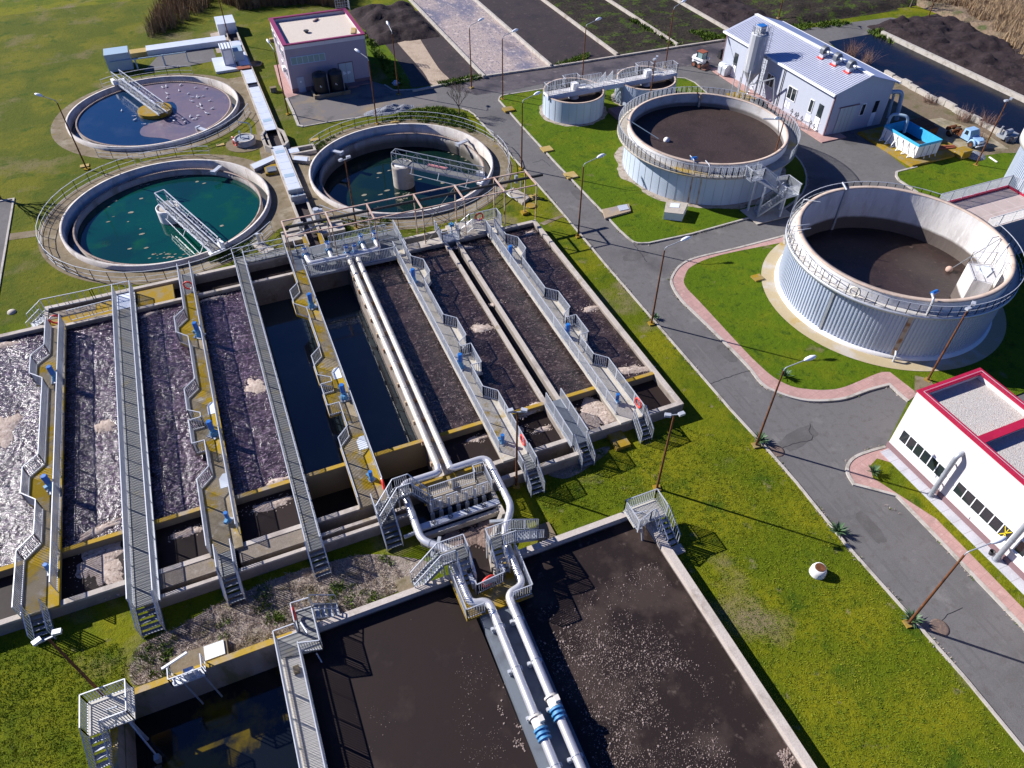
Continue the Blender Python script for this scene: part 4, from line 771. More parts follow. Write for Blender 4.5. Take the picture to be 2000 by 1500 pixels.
# settling tank footbridge (left divider) and the platforms
t = thing('tank_footbridge', 'grating footbridge with railings along the left divider of the settling tank', 'walkway', (-4.15,10,0))
sl = mk('light slat deck', (.50,.47,.41), [((.38,.35,.29),.8,.5,.66,8)], rough=.8)
part(t, 'deck', MB().box(-4.75,-25,.82,-3.6,21.75,.95), sl); part(t, 'railing', MB().rail([(-4.72,21.7,.95),(-4.72,-25,.95)]), M['galv']); part(t, 'railing', MB().rail([(-3.62,20.6,.95),(-3.62,-25,.95)]), M['galv'])
part(t, 'railing', MB().rail([(-4.72,21.7,.95),(-3.6,21.7,.95)], bal=0), M['galv']); part(t, 'edge_kerb', MB().box(-4.62,-25,.95,-4.5,21.7,1.05), M['conc'])
t = thing('corner_platform', 'small grating platform with red life buoy where the footbridge meets the tank wall', 'platform', (-3,21.8,0))
part(t, 'grating', MB().prism([(-4.7,20.55),(-2.5,20.2),(-2.5,22.9),(-3.55,22.95),(-3.55,21.75),(-4.7,21.75)], .97, 1.06), M['grate'])
part(t, 'railing', MB().rail([(-3.55,21.75,1.0),(-3.55,22.95,1.0),(-2.55,22.9,1.0)], bal=.5).rail([(-2.52,22.2,1.0),(-2.52,20.2,1.0),(-3.6,20.5,1.0)]), M['galv'])
part(t, 'stairs', MB().stairs((-2.5,22.6,1.0),(-1.2,22.6,.1),.9,4), M['galvd']); part(t, 'handrail', MB().rail([(-2.5,23.05,1.0),(-1.2,23.05,.1)], bal=.3), M['galvd']); part(t, 'handrail', MB().rail([(-2.5,22.15,1.0),(-1.2,22.15,.1)], bal=.3), M['galvd'])
part(t, 'swing_arm', MB().tube([(-3.2,21.4,1.0),(-3.2,21.4,2.4),(-3.0,20.7,2.4)], .05, 8).tube([(-2.9,20.2,.9),(-2.75,19.8,.1)],.04,8), M['galv'])
solo('planter_box', MB().box(-4.2,19.4,.96,-3.9,19.8,1.2), M['apron'], 'little mossy tub standing on the footbridge deck', 'tub', (-4.05,19.6,.96))
t = thing('observation_platform', 'square slatted platform with stairs over the left corner of the settling tank', 'platform', (-13,20.9,0))
part(t, 'deck', MB().box(-14.15,20.05,1.28,-11.95,21.8,1.38), sl); lines(sl, (0,1,0), .2, (.25,.23,.2), .14, .7)
part(t, 'railing', MB().rail([(-12.0,21.75,1.38),(-14.1,21.75,1.38),(-14.1,20.05,1.38)]), M['galv']); part(t, 'railing', MB().rail([(-12.0,21.75,1.38),(-12.0,20.05,1.38),(-13.2,20.05,1.38)]), M['galv'])
part(t, 'stairs', MB().stairs((-13.7,20.05,1.35),(-13.65,18.3,.1),.85,5), M['galvd'])
for x in (-14.1,-13.25): part(t, 'handrail', MB().rail([(x,20.05,1.38),(x+.05,18.3,.1)]), M['galvd'])
part(t, 'davit', MB().tube([(-12.9,20.5,1.4),(-12.9,20.5,2.4),(-12.3,20.3,2.7)], .04, 8).tube([(-12.4,20.3,1.2),(-11.7,18.8,-.9)], .05, 8).box(-11.85,18.6,-1.2,-11.6,18.9,-.7), M['galvd']); part(t, 'leg', MB().bar((-12.3,20.2,-1.5),(-12.3,20.2,1.3),.1), M['galv'])
t = thing('overflow_gantry', 'small gate gantry bracketed on the mossy wall with two rods reaching the water', 'gate', (-9.2,21.8,0))
part(t, 'frame', MB().box(-10.15,21.2,.9,-8.5,21.75,1.0).rail([(-10.15,22.0,.95),(-10.15,21.2,.95),(-8.5,21.2,.95),(-8.5,22.0,.95)], h=.95, bal=.25).bar((-10.4,21.9,1.9),(-9.1,22.3,1.95),.12), M['galv'])
part(t, 'rod', MB().bar((-9.75,21.4,1.3),(-9.35,20.9,-1.3),.07), M['galvd']); part(t, 'rod', MB().bar((-8.75,21.4,1.3),(-8.35,20.9,-1.3),.07), M['galvd']); part(t, 'gearbox', MB().box(-9.5,21.35,1.0,-9.0,21.7,1.5), M['galv'])
t = thing('valve_slab', 'weathered concrete manhole slab with a white hatch behind the mossy wall', 'slab', (-8.8,22.8,0))
part(t, 'slab', MB().box(-10.4,22.05,0,-7.4,23.3,.35), M['apron']); part(t, 'hatch', MB().box(-8.6,22.35,.35,-7.55,23.2,.43), M['door'])
t = thing('corner_stairs', 'grating platform with stairs on the far right corner of the settling tank', 'platform', (18,21,0))
part(t, 'deck', MB().box(16.75,20.35,1.3,19.0,21.7,1.4), sl)
part(t, 'railing', MB().rail([(19.0,20.4,1.4),(19.0,21.68,1.4),(16.78,21.68,1.4),(16.78,19.95,1.4)]), M['galv']); part(t, 'railing', MB().rail([(16.78,20.0,1.4),(17.9,20.4,1.4),(18.15,20.4,1.4)]), M['galv'])
part(t, 'stairs', MB().stairs((18.6,20.35,1.35),(18.75,18.9,.15),.85,5), M['galvd'])
for x in (18.18,19.02): part(t, 'handrail', MB().rail([(x,20.35,1.4),(x+.15,18.9,.15)], bal=.2), M['galv'])
part(t, 'scum_arm', MB().tube([(17.2,20.2,1.3),(17.25,19.9,.2)], .06, 8).bar((16.78,20.6,2.5),(17.6,20.5,2.5),.05), M['galv']); part(t, 'landing_slab', MB().box(18.4,18.3,0,19.4,18.9,.14), M['conc'])
# yellow-stained end platform between the pipes
t = thing('pipe_platform', 'yellow-stained concrete platform with railings where the twin pipes enter the settling tank', 'platform', (7.2,20,0))
part(t, 'deck', MB().prism([(5.25,18.75),(9.3,18.75),(9.4,21.55),(8.1,21.55),(8.1,20.15),(6.3,20.0),(6.3,21.55),(5.2,21.55)], .86, 1.08), M['lich'])
part(t, 'railing', MB().rail([(5.3,21.9,1.08),(5.3,18.8,1.08),(6.35,18.8,1.08)]), M['galv']); part(t, 'railing', MB().rail([(9.4,21.5,1.08),(9.25,18.8,1.08),(8.1,18.8,1.08)]), M['galv'])
part(t, 'railing', MB().rail([(6.35,20.3,1.08),(6.35,20.0,1.08),(8.1,20.15,1.08),(8.1,20.6,1.08)]), M['galv'])
part(t, 'gate_board', MB().box(6.85,20.1,1.6,7.6,20.25,2.0), M['galv']); part(t, 'gate_beam', MB().box(8.05,20.5,1.1,8.3,21.5,1.75), M['galv']); part(t, 'gate_beam', MB().box(6.2,20.4,1.1,6.42,21.6,1.7), M['galv'])
for x, y in ((7.2,20.35),(8.2,21.0),(6.3,21.1)): part(t, 'gate_wheel', MB().tube([(x+.15*math.cos(a),y+.15*math.sin(a),1.95) for a in [2*PI*k/12 for k in range(13)]], .025, 5, False).cyl((x,y),.03,1.6,1.95,6), M['blackst'])
def stile(x0, x1, yb, yf, side, label):
    t = thing('access_stairs', label, 'stairs', ((x0+x1)/2,(yb+yf)/2,0), 'steel stairs over the twin pipes')
    part(t, 'deck', MB().box(x0,yf,2.2,x1,yb,2.3), M['grate']); [part(t, 'leg', MB().bar((xx,yy,.2),(xx,yy,2.2),.09), M['galv']) for xx in (x0+.05,x1-.05) for yy in (yf+.05,yb-.05)]
    part(t, 'railing', MB().rail([(x0,yb,2.3),(x1,yb,2.3)]), M['galv'])
    if side < 0: a, b = (x0, (yb+yf)/2, 2.25), (3.2, (yb+yf)/2+.1, .1)
    else: a, b = (x1, (yb+yf)/2, 2.25), (11.65, (yb+yf)/2+.75, .1)
    part(t, 'stairs', MB().stairs(a, b, .8, 9), M['galvd'])
    for k in (-1, 1): part(t, 'handrail', MB().rail([(a[0],a[1]+k*.42,2.3),(b[0],b[1]+k*.42,.1)], bal=.15), M['galv'])
    lo, hi = ((x1-.75, x1) if side < 0 else (x0, x0+.75))
    part(t, 'inner_stairs', MB().stairs(((lo+hi)/2,yf,2.25),((lo+hi)/2,yf-1.15,1.15),.7,5), M['galvd'])
    for x in (lo, hi): part(t, 'handrail', MB().rail([(x,yf,2.3),(x,yf-1.15,1.1)], bal=.18), M['galv'])
    other = [(x0,yf,2.3),(lo,yf,2.3)] if side < 0 else [(hi,yf,2.3),(x1,yf,2.3)]
    part(t, 'railing', MB().rail(other), M['galv']); xr = x1 if side < 0 else x0
    part(t, 'railing', MB().rail([(xr,yb,2.3),(xr,yf,2.3)]), M['galv']); return t
stile(4.95,6.55,22.65,21.8,-1,'stairs and grating landing over the left silver pipe'); stile(7.85,9.45,22.5,21.7,1,'stairs and grating landing over the right silver pipe')
solo('concrete_block', MB().box(2.3,22.1,0,3.2,23.2,.2), M['apron'], 'low concrete block at the foot of the left pipe stairs', 'slab', (2.7,22.6,0)); solo('concrete_block', MB().box(11.6,21.95,0,12.5,23.5,.15), M['apron'], 'low concrete block at the foot of the right pipe stairs', 'slab', (12,22.7,0))
# ================================================================== CLARIFIERS
clw = mk('clarifier concrete', (.62,.57,.52), [((.45,.40,.36),.8,.48,.64,9),((.72,.69,.65),2.5,.55,.72,8),((.33,.26,.2),1.2,.63,.73,10)], rough=.9, spec=.2, fine=.3, bump=((8,.015,8),), stretch=(1,1,.4))
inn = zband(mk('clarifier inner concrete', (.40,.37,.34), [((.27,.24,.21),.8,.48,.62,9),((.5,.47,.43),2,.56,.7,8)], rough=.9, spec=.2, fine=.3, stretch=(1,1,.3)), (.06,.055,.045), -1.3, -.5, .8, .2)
def clarifier(c, zw, lip, label, wm, wname='water'):
    t = thing('clarifier', label, 'clarifier', (c[0],c[1],0), 'round settling clarifiers')
    part(t, 'wall', MB().lathe(c, [(9.6,lip-1.0),(9.6,.5),(9.85,.5),(9.85,-.3)], 128), clw)
    part(t, 'launder', MB().lathe(c, [(9.6,lip-.9),(8.86,lip-.9),(8.86,lip),(8.74,lip),(8.74,lip-.75),(8.8,-4)], 128), inn)
    # saw-tooth weir plate along the launder lip
    tw = MB(); n = 220
    for i in range(n):
        a = 2*PI*i/n; b = a + .8*2*PI/n; tw.add([(c[0]+8.88*math.cos(a),c[1]+8.88*math.sin(a),lip),(c[0]+8.88*math.cos(b),c[1]+8.88*math.sin(b),lip),(c[0]+8.88*math.cos((a+b)/2),c[1]+8.88*math.sin((a+b)/2),lip+.12)], [(0,1,2)])
    tw.lathe(c,[(8.90,lip),(8.90,lip+.03),(8.70,lip+.03),(8.70,lip)],128); part(t, 'weir_plate', tw, mk('rusty weir plate', (.30,.22,.18), [((.16,.11,.09),1,.5,.64,8)], rough=.8))
    part(t, 'launder_water', MB().flat([circ(c,9.6,96), circ(c,8.86,96)[::-1]], lip-.7), M['clear'])
    struct(wname, MB().flat([circ(c,8.75,96)], zw), wm); return t
k1 = clarifier(C1, -.75, -.1, 'round clarifier of deep green water with a white half bridge', M['greenw'])
k2 = clarifier(C2, -1.9, -.25, 'round clarifier with low black-green water behind the canopy frame', M['darkw'])
k3 = clarifier(C3, .02, .10, 'brimful round clarifier of blue water with pink scum and gulls', M['bluew'])
part(k1, 'centre_pier', MB().cyl(C1, 1.15, -4, .35, 32).lathe(C1, [(1.15,.35),(1.15,.6),(1.05,.6),(1.05,.3)], 32), M['whitec']); part(k1, 'pier_cap', MB().cyl(C1,.85,.35,.5,28), M['conc'])
part(k2, 'centre_pier', MB().cyl(C2, 1.15, -4, .35, 32).lathe(C2, [(1.15,.35),(1.15,.6),(1.05,.6),(1.05,.3)], 32), M['conc']); part(k2, 'pier_cap', MB().cyl(C2,.85,.35,.6,28), M['whitec'])
part(k3, 'centre_disc', MB().cyl(C3, 1.95, -1, .45, 40), M['lich']); part(k3, 'launder_ring', MB().lathe(C3,[(8.9,.1),(8.9,.02)],96), inn)
# rotating half bridges
def bridge(label, c, a, L, z, back=.9, wd=.95, hgt=1.15, extra=None, mat='galv'):
    d = Vector((math.cos(a), math.sin(a), 0)); s = Vector((-d.y, d.x, 0)); o = Vector((c[0], c[1], z))
    t = thing('scraper_bridge', label, 'bridge', (c[0],c[1],z), 'scraper bridges of the clarifiers')
    part(t, 'deck', MB().obox((o + d*(L-back)/2)[:2], d, (L+back)/2, wd*.42, z-.08, z), M['grate'])
    for k in (-1, 1):
        tr = MB(); p0 = o - d*back + s*k*wd/2; p1 = o + d*L + s*k*wd/2; up = Vector((0,0,hgt)); dn = Vector((0,0,-.12))
        tr.bar(p0+up, p1+up, .08); tr.bar(p0+dn, p1+dn, .12, .2); tr.bar(p0+up*.5, p1+up*.5, .035); n = 8
        for i in range(n+1): q = p0.lerp(p1, i/n); tr.bar(q, q+up, .06)
        for i in range(n): q = p0.lerp(p1, i/n); r = p0.lerp(p1, (i+1)/n); tr.bar(q if i%2 else q+up, r+up if i%2 else r, .045)
        part(t, 'truss', tr, M[mat])
    part(t, 'end_frame', MB().bar(o-d*back-s*wd/2+Vector((0,0,hgt)), o-d*back+s*wd/2+Vector((0,0,hgt)), .07), M[mat])
    part(t, 'drive_box', MB().obox((o+d*(L-.5)+s*wd*.75)[:2], d, .4, .18, z-.2, z+.4).obox((o+d*L)[:2], d, .25, .75, z-.25, z-.05), M['white'])
    part(t, 'scraper', MB().bar(o+d*1.2-s*.9+Vector((0,0,-.6)), o+d*L*.95-s*1.1+Vector((0,0,-.7)), .06).bar(o+d*1.5-s*.5, o+d*1.5-s*.9+Vector((0,0,-.6)), .05).bar(o+d*L*.5-s*.5, o+d*L*.5-s*1.0+Vector((0,0,-.65)), .05).bar(o+d*L*.85-s*.5, o+d*L*.85-s*1.05+Vector((0,0,-.7)), .05), M['galv'])
    return t
bridge('white half bridge reaching from the pier to the near rim of the green clarifier', C1, math.atan2(61.3-71.4, -3.2+6.9), 10.4, .75)
b2 = bridge('dull grey half bridge over the black-green clarifier', C2, math.atan2(64.2-70.9, 23.7-17.0), 9.4, .75, mat='galvd')
p2 = Vector((C2[0], C2[1], 0)) + Vector((.7,-.7,0)).normalized()*4.0; part(b2, 'red_board', MB().obox((p2.x+.35,p2.y+.35), (.7,-.7), 1.1, .22, .78, .84), mk('faded red board', (.5,.2,.2), rough=.8))
bridge('white half bridge resting on the round disc of the pink scummed clarifier', C3, math.atan2(100.9-95.5, -8.6+6.7)+.02, 10.4, .85, back=2.6, wd=1.0)
# scum boxes at the rims
def trough(c, a, label, z=.1):
    d = (math.cos(a), math.sin(a)); solo('scum_trough', MB().obox((c[0]+8.6*d[0],c[1]+8.6*d[1]), d, .75, .22, z-.05, z+.12).obox((c[0]+7.9*d[0],c[1]+7.9*d[1]), d, .12, .3, z-.15, z+.2), M['galv'], label, 'trough', (c[0]+8.6*d[0],c[1]+8.6*d[1],z), 'scum troughs on the clarifier rims')
p = at(423,332,.1); trough(C1, math.atan2(p.y-C1[1], p.x-C1[0]), 'small grey scum trough at the far rim of the green clarifier')
p = at(657,297,.0); trough(C2, math.atan2(p.y-C2[1], p.x-C2[0]), 'pale scum trough at the left rim of the black-green clarifier', .0)
p = at(900,280,.0); trough(C2, math.atan2(p.y-C2[1], p.x-C2[0]), 'grey scum trough at the far right rim of the black-green clarifier', .0)
p = at(390,251,.2); trough(C3, math.atan2(p.y-C3[1], p.x-C3[0]), 'scum trough by the near rim of the pink scummed clarifier', .2)
# floating leaves and scum pieces
sc = MB(); random.seed(11)
def scrap(pts, z, r0=.12, r1=.3):
    for px, py in pts:
        p = at(px, py, z); n = 7; a0 = random.random()*6; r = random.uniform(r0, r1); e = random.uniform(.35,.7)
        sc.add([(p.x+r*math.cos(a0+2*PI*i/n)*random.uniform(.7,1.2), p.y+e*r*math.sin(a0+2*PI*i/n)*random.uniform(.7,1.2), z+.012) for i in range(n)], [tuple(range(n))])
scrap([(385,355),(362,344),(345,346),(290,360),(268,368),(276,388),(399,358),(250,433),(222,423),(274,447),(277,457),(286,484),(213,404),(212,433),(433,441),(326,333),(276,362),(256,415),(225,392),(253,486)], -.74, .12, .3)
scrap([(random.gauss(330,26), random.gauss(498,6)) for _ in range(26)], -.74, .07, .22)
scrap([(885,302),(905,306),(910,313),(876,298),(760,333),(741,338),(851,352),(865,357),(711,381),(743,380),(756,372),(796,380),(775,378),(781,390),(715,391),(820,350),(792,371),(738,347)], -1.89, .14, .36)
scrap([(random.uniform(770,800), random.uniform(372,402)) for _ in range(12)], -1.89, .12, .3)
struct('floating_leaves', sc, mk('drowned leaf scum', (.21,.19,.14), [((.12,.12,.07),2,.5,.66,8),((.30,.27,.22),3,.56,.7,8)], rough=.9), 'stuff')
# guard railings round the clarifiers
def guard(c, r, spans, label):
    for i, (a, b) in enumerate(spans):
        pts = [(x, y, .02) for x, y in arc(c, r, a, b, max(4, int(abs(b-a)*r/1.6)))]
        lb = label if len(spans) == 1 else label + (' (%s arc)' % ('near the road', 'on the far side', 'on the near side', 'at the left')[i])
        solo('guard_railing', MB().rail(pts, h=1.1, bal=0, mid=1, post=9, w=.05), M['galv'], lb, 'railing', (c[0]+r*math.cos((a+b)/2), c[1]+r*math.sin((a+b)/2), 0), 'thin guard railings round the clarifiers')
def ang(c, px, py): 
    p = at(px, py, .5); return math.atan2(p.y-c[1], p.x-c[0])
guard(C1, 11.6, [(R(64),R(100))], 'curved guard railing behind the green clarifier, right of the path')
guard(C1, 11.6, [(R(103),R(196))], 'curved guard railing left of the green clarifier'); guard(C1, 11.6, [(R(-159),R(-40))], 'curved guard railing along the near side of the green clarifier')
guard(C2, 11.6, [(R(10),R(135))], 'curved guard railing behind the black-green clarifier'); guard(C2, 11.6, [(R(-35),R(6))], 'short curved guard railing between the black-green clarifier and the road')
guard(C2, 11.6, [(R(-150),R(-42))], 'curved guard railing on the near side of the black-green clarifier'); guard(C3, 11.4, [(R(-125),R(-22))], 'curved guard railing on the near side of the gull clarifier'); guard(C3, 11.4, [(R(62),R(120))], 'curved guard railing behind the gull clarifier')
# inlet canal with pale covers
t = thing('inlet_canal', 'long narrow concrete canal with pale metal covers running back from the basin', 'canal', (5.35,90,0))
part(t, 'side_wall', MB().box(4.55,59.5,-.8,4.75,122,.6).box(5.95,59.5,-.8,6.15,122,.597), M['conc'])
cv = M['zinc']; spans_ = [(69.6,80.0),(84.2,97.2),(98.4,102.8),(104.6,109.6),(112,114)]
for a, b in spans_:
    y = a
    while y < b - .3: y2 = min(b, y+1.6); part(t, 'cover', MB().box(4.72,y+.02,.56,5.98,y2-.02,.63), cv); y = y2
part(t, 'canal_water', MB().box(4.75,59.5,-.4,5.95,122,.10), M['bedm'])
part(t, 'flared_wall', MB().prism([(4.55,79.6),(4.0,80.4),(4.0,83.2),(4.55,84.2),(4.8,84.2),(4.28,83.1),(4.28,80.5),(4.8,79.6)], 0, .75).prism([(6.15,79.6),(6.7,80.4),(6.7,83.2),(6.15,84.2),(5.9,84.2),(6.4,83.1),(6.4,80.5),(5.9,79.6)], 0, .75), M['conc'])
part(t, 'dark_well', MB().box(4.3,80.1,.02,6.4,83.9,.07), M['black'])
for y in (72.6,78.2,86.5): part(t, 'cover_patch', MB().box(4.85,y,.63,5.85,y+.7,.645), M['duct'])
for y in (97.3,103.0,111.2): part(t, 'opening', MB().box(4.75,y,.3,5.95,y+.9,.5), M['black'])
part(t, 'slide_gate', MB().box(4.6,67.6,.2,6.1,67.75,1.1).bar((5.35,67.7,.9),(5.35,67.7,1.7),.06), M['galvd']); part(t, 'slide_gate', MB().box(4.6,69.2,.2,6.1,69.35,1.0), M['galvd']); part(t, 'gate_plate', MB().box(4.8,68.0,.4,5.9,68.9,.58), M['duct'])
part(t, 'side_branch', MB().prism(ats([(545,300),(553,309),(497,332),(488,323)], .3), 0, .42).prism(ats([(558,303),(606,307),(606,316),(558,312)], .3), 0, .42).box(6.15,79.2,.0,9.2,79.5,.4).box(6.15,77.9,0,9.2,78.2,.398).box(9.0,78.2,0,9.2,79.2,.396), M['conc'])
part(t, 'branch_cover', MB().prism(ats([(534,303),(540,310),(497,330),(490,322)], .46), .43, .48), cv); part(t, 'branch_cover', MB().prism(ats([(575,305),(601,307),(600,315),(573,312)], .46), .43, .48), cv); part(t, 'branch_cover', MB().box(6.2,78.2,.3,7.4,79.2,.42), cv)
part(t, 'yellow_trim', MB().box(4.3,58.3,.1,4.6,61.0,.62), M['lich']); part(t, 'yellow_trim', MB().box(5.75,58.3,.1,6.05,61.0,.62), M['lich'])
t = thing('meter_box', 'yellow-rimmed grey box with a pipe beside the canal between two clarifiers', 'box', (3.4,69,0)); part(t, 'plinth', MB().prism(ats([(515,325),(541,321),(545,337),(519,341)],.2), 0, .3), M['lich']); part(t, 'lid', MB().prism(ats([(520,327),(538,324),(541,333),(522,336)],.4), .3, .42), M['plate'])
t = thing('gate_works', 'cluster of sluice valves and a grey motor on the concrete canal end', 'gate', (5,62.5,0))
part(t, 'block', MB().box(2.6,60.9,0,4.5,62.4,.45).prism([(3.3,62.6),(4.5,62.6),(4.5,64.2),(4.2,64.2)],0,.598).box(2.6,62.4,0,4.5,62.6,.6), M['conc']); part(t, 'block', MB().box(6.2,61.0,0,8.4,62.4,.45).box(6.2,62.4,0,8.4,62.6,.6), M['conc'])
part(t, 'valve', MB().tube([(4.5,62.0,.3),(4.5,62.0,1.3)],.12,8).tube([(5.4,62.0,.3),(5.4,62.0,1.5)],.12,8).box(4.3,61.8,1.0,4.8,62.3,1.4).box(5.2,61.8,1.1,5.6,62.3,1.6).tube([(3.9,61.6,.6),(6.2,61.9,.9)],.09,8), M['galvd']); part(t, 'motor', MB().cyl((6.3,63.2),.25,.4,1.4,14).cyl((6.3,63.2),.3,1.4,1.9,14).tube([(6.3,63.2,1.7),(6.9,63.0,1.7)],.2,10), M['galv'])
t = thing('screen_chamber', 'far end of the canal with a pale roofed box and small machine housings', 'chamber', (4.6,112,0))
part(t, 'housing', MB().box(3.6,118.5,0,6.2,122,1.6), M['zinc']); part(t, 'machine', MB().box(4.4,106.2,.6,5.6,108.4,1.9), M['duct']); part(t, 'orange_cover', MB().box(4.3,110.2,.62,5.7,111,.72).box(4.2,103.2,.62,5.9,104.2,.72), M['orange'])
part(t, 'side_channel', MB().box(-6.5,114.6,0,4.2,116.6,.7), M['zinc']); part(t, 'yellow_trough', MB().box(-9.5,114.6,0,-6.5,116.2,.6), M['plank'])
t = thing('screen_house', 'tall dark blue machine frame at the edge of the top left yard', 'machine', (-9,111,0)); part(t, 'frame', MB().box(-11.5,110.5,0,-8.5,113,2.2).bar((-8,110.5,0),(-8,110.5,1.4),.2).bar((-4.5,110.2,0),(-4.5,110.2,1.4),.2).bar((-11,110.3,1.3),(-1.5,110.3,1.3),.12).bar((-1.5,110.3,0),(-1.5,110.3,1.4),.12), M['duct'])
t = thing('equipment_shed', 'small white shed with a ribbed roof and a door on the canal platform', 'shed', (4.0,106.5,0))
pb = (3.4,106.4)
t.location = (pb[0],pb[1],0); BASE[t.name] = (pb[0],pb[1],0)
part(t, 'wall', MB().box(2.9,106.2,.3,4.3,108.0,2.4), M['steelw']); rf = part(t, 'roof', MB().box(2.8,106.05,2.4,4.4,108.3,2.5), M['door']); part(t, 'roof_rib', MB().box(2.9,106.05,2.5,3.0,108.3,2.56).box(3.3,106.05,2.5,3.4,108.3,2.56).box(3.7,106.05,2.5,3.8,108.3,2.56).box(4.1,106.05,2.5,4.2,108.3,2.56), M['galvd']); part(t, 'door', MB().box(3.1,106.17,.4,4.1,106.2,2.2), M['white'])
solo('covered_plinth', MB().box(1.5,104.6,0,4.4,109.6,.3), M['zinc'], 'pale covered concrete plinth carrying the small white shed', 'plinth', (2.8,107,0))
# well with davit between clarifiers
cw = at(480,280,0); t = thing('pump_well', 'round concrete pump well with a davit and two red buoys hung on it', 'well', tuple(cw))
part(t, 'ring', MB().cyl(cw[:2],2.2,0,.05,28), M['apron']); part(t, 'well_wall', MB().lathe(cw,[(1.15,0),(1.15,.7),(.95,.7),(.95,.1)],28), M['conc']); part(t, 'lid', MB().cyl(cw[:2],.94,.55,.62,24).obox((cw.x+.1,cw.y+.1),(1,0),.35,.35,.62,.7), M['galvd'])
part(t, 'davit', MB().tube(bend([(cw.x+.9,cw.y+.5,.6),(cw.x+1.0,cw.y+.5,2.0),(cw.x-.2,cw.y+.4,2.4)],.4),.06,8).tube([(cw.x-.4,cw.y+.2,.6),(cw.x-.3,cw.y+.3,1.4)],.08,8), M['duct'])
buoy(lb, 'upper red buoy hung on the round pump well', (cw.x-1.2,cw.y-.2,.75), .3, .32); buoy(lb, 'lower red buoy hung on the round pump well', (cw.x-1.15,cw.y-.55,.55), .5, .32)

# ================================================================== DIGESTERS, THICKENERS
def ringpts(c, r, a0, a1, z, n): return [(x, y, z) for x, y in arc(c, r, a0, a1, n)]
t = thing('sludge_tank', 'large round smooth white tank full of brown granular sludge', 'tank', (T1[0],T1[1],0))
tw = M['tankw']
# smooth panels with standing seams
sm = MB(); n = 56
part(t, 'wall', MB().lathe(T1, [(8.42,0),(8.42,3.55)], 112), tw)
for i in range(n): a = 2*PI*i/n; sm.obox((T1[0]+8.425*math.cos(a),T1[1]+8.425*math.sin(a)),(math.cos(a),math.sin(a)),.012,.018,.05,3.5)
part(t, 'seam', sm, M['galvd'])
for k, px in ((1,1477),(2,1330)): pass
for a in (R(-125.5), R(-131.5)): part(t, 'dark_joint', MB().obox((T1[0]+8.44*math.cos(a),T1[1]+8.44*math.sin(a)),(math.cos(a),math.sin(a)),.03,.06,.0,3.55), M['rustp'])
part(t, 'parapet', MB().lathe(T1, [(8.28,3.55),(8.28,4.4)], 112), M['whitec']); part(t, 'coping', MB().lathe(T1, [(8.3,4.4),(8.3,4.46),(7.98,4.46),(7.98,4.4)], 112), M['coping']); part(t, 'lining', MB().lathe(T1, [(8.0,4.43),(8.0,0)], 112), zband(mk('tank lining', (.52,.50,.48), [((.4,.37,.34),.8,.5,.66,9),((.6,.57,.53),2,.55,.7)], rough=.9, fine=.2), (.10,.08,.07), 3.35, 3.6, .9, .06))
part(t, 'gallery', MB().lathe(T1, [(8.42,3.45),(9.35,3.45),(9.35,3.6),(8.29,3.6)], 112), mk('gallery grating', (.42,.37,.30), [((.45,.3,.04),.25,.58,.66,8),((.3,.27,.24),1,.5,.66)], rough=.85, fine=.3))
part(t, 'railing', MB().rail(ringpts(T1, 9.28, R(-62), R(-90+360), 3.6, 90), bal=.15, post=1.3, w=.045, bw=.03), M['galv'])
struct('sludge_water', MB().flat([circ(T1,8.05,96)], 3.05), M['t1w'])
part(t, 'inlet_arm', MB().bar((T1[0]+8.1*math.cos(R(-12)),T1[1]+8.1*math.sin(R(-12)),4.5),(T1[0]+6.4*math.cos(R(-8)),T1[1]+6.4*math.sin(R(-8)),4.5),.12), M['galv']); a = R(62); part(t, 'overflow_pipe', MB().tube([(T1[0]+7.9*math.cos(a),T1[1]+7.9*math.sin(a),4.5),(T1[0]+7.8*math.cos(a),T1[1]+7.8*math.sin(a),3.0)],.14,10).tube([(T1[0]+7.9*math.cos(a+.05),T1[1]+7.9*math.sin(a+.05),4.6),(T1[0]+8.8*math.cos(a+.05),T1[1]+8.8*math.sin(a+.05),4.0)],.09,8), M['rustp'])
for px, py in ((1377,323),(1347,313)):
    p = at(px, py, 4.4); part(t, 'spout', MB().tube(bend([(p.x,p.y-.9,3.7),(p.x,p.y-.75,4.75),(p.x+.2,p.y+.3,4.7)],.3),.06,8), M['galvd'])
p = at(1352,315,4.4); part(t, 'blue_motor', MB().tube([(p.x-.1,p.y,4.7),(p.x+.4,p.y-.05,4.7)],.16,10), M['blue'])
p = at(1301.5,275.5,3.05); q = at(1224,232,4.6)
t2 = thing('level_float', 'white ball float on the smooth tank with a long blue rod from its rim', 'float', (p.x,p.y,3.05)); mbs = MB(); mbs.lathe((p.x,p.y), [(.32*math.sin(PI*i/8), 3.15-.32*math.cos(PI*i/8)) for i in range(9)], 16); part(t2, 'ball', mbs, M['white']); e = at(1286,273,3.2); part(t2, 'rod', MB().bar((q.x,q.y,q.z),(e.x,e.y,3.3),.06), M['duct'])
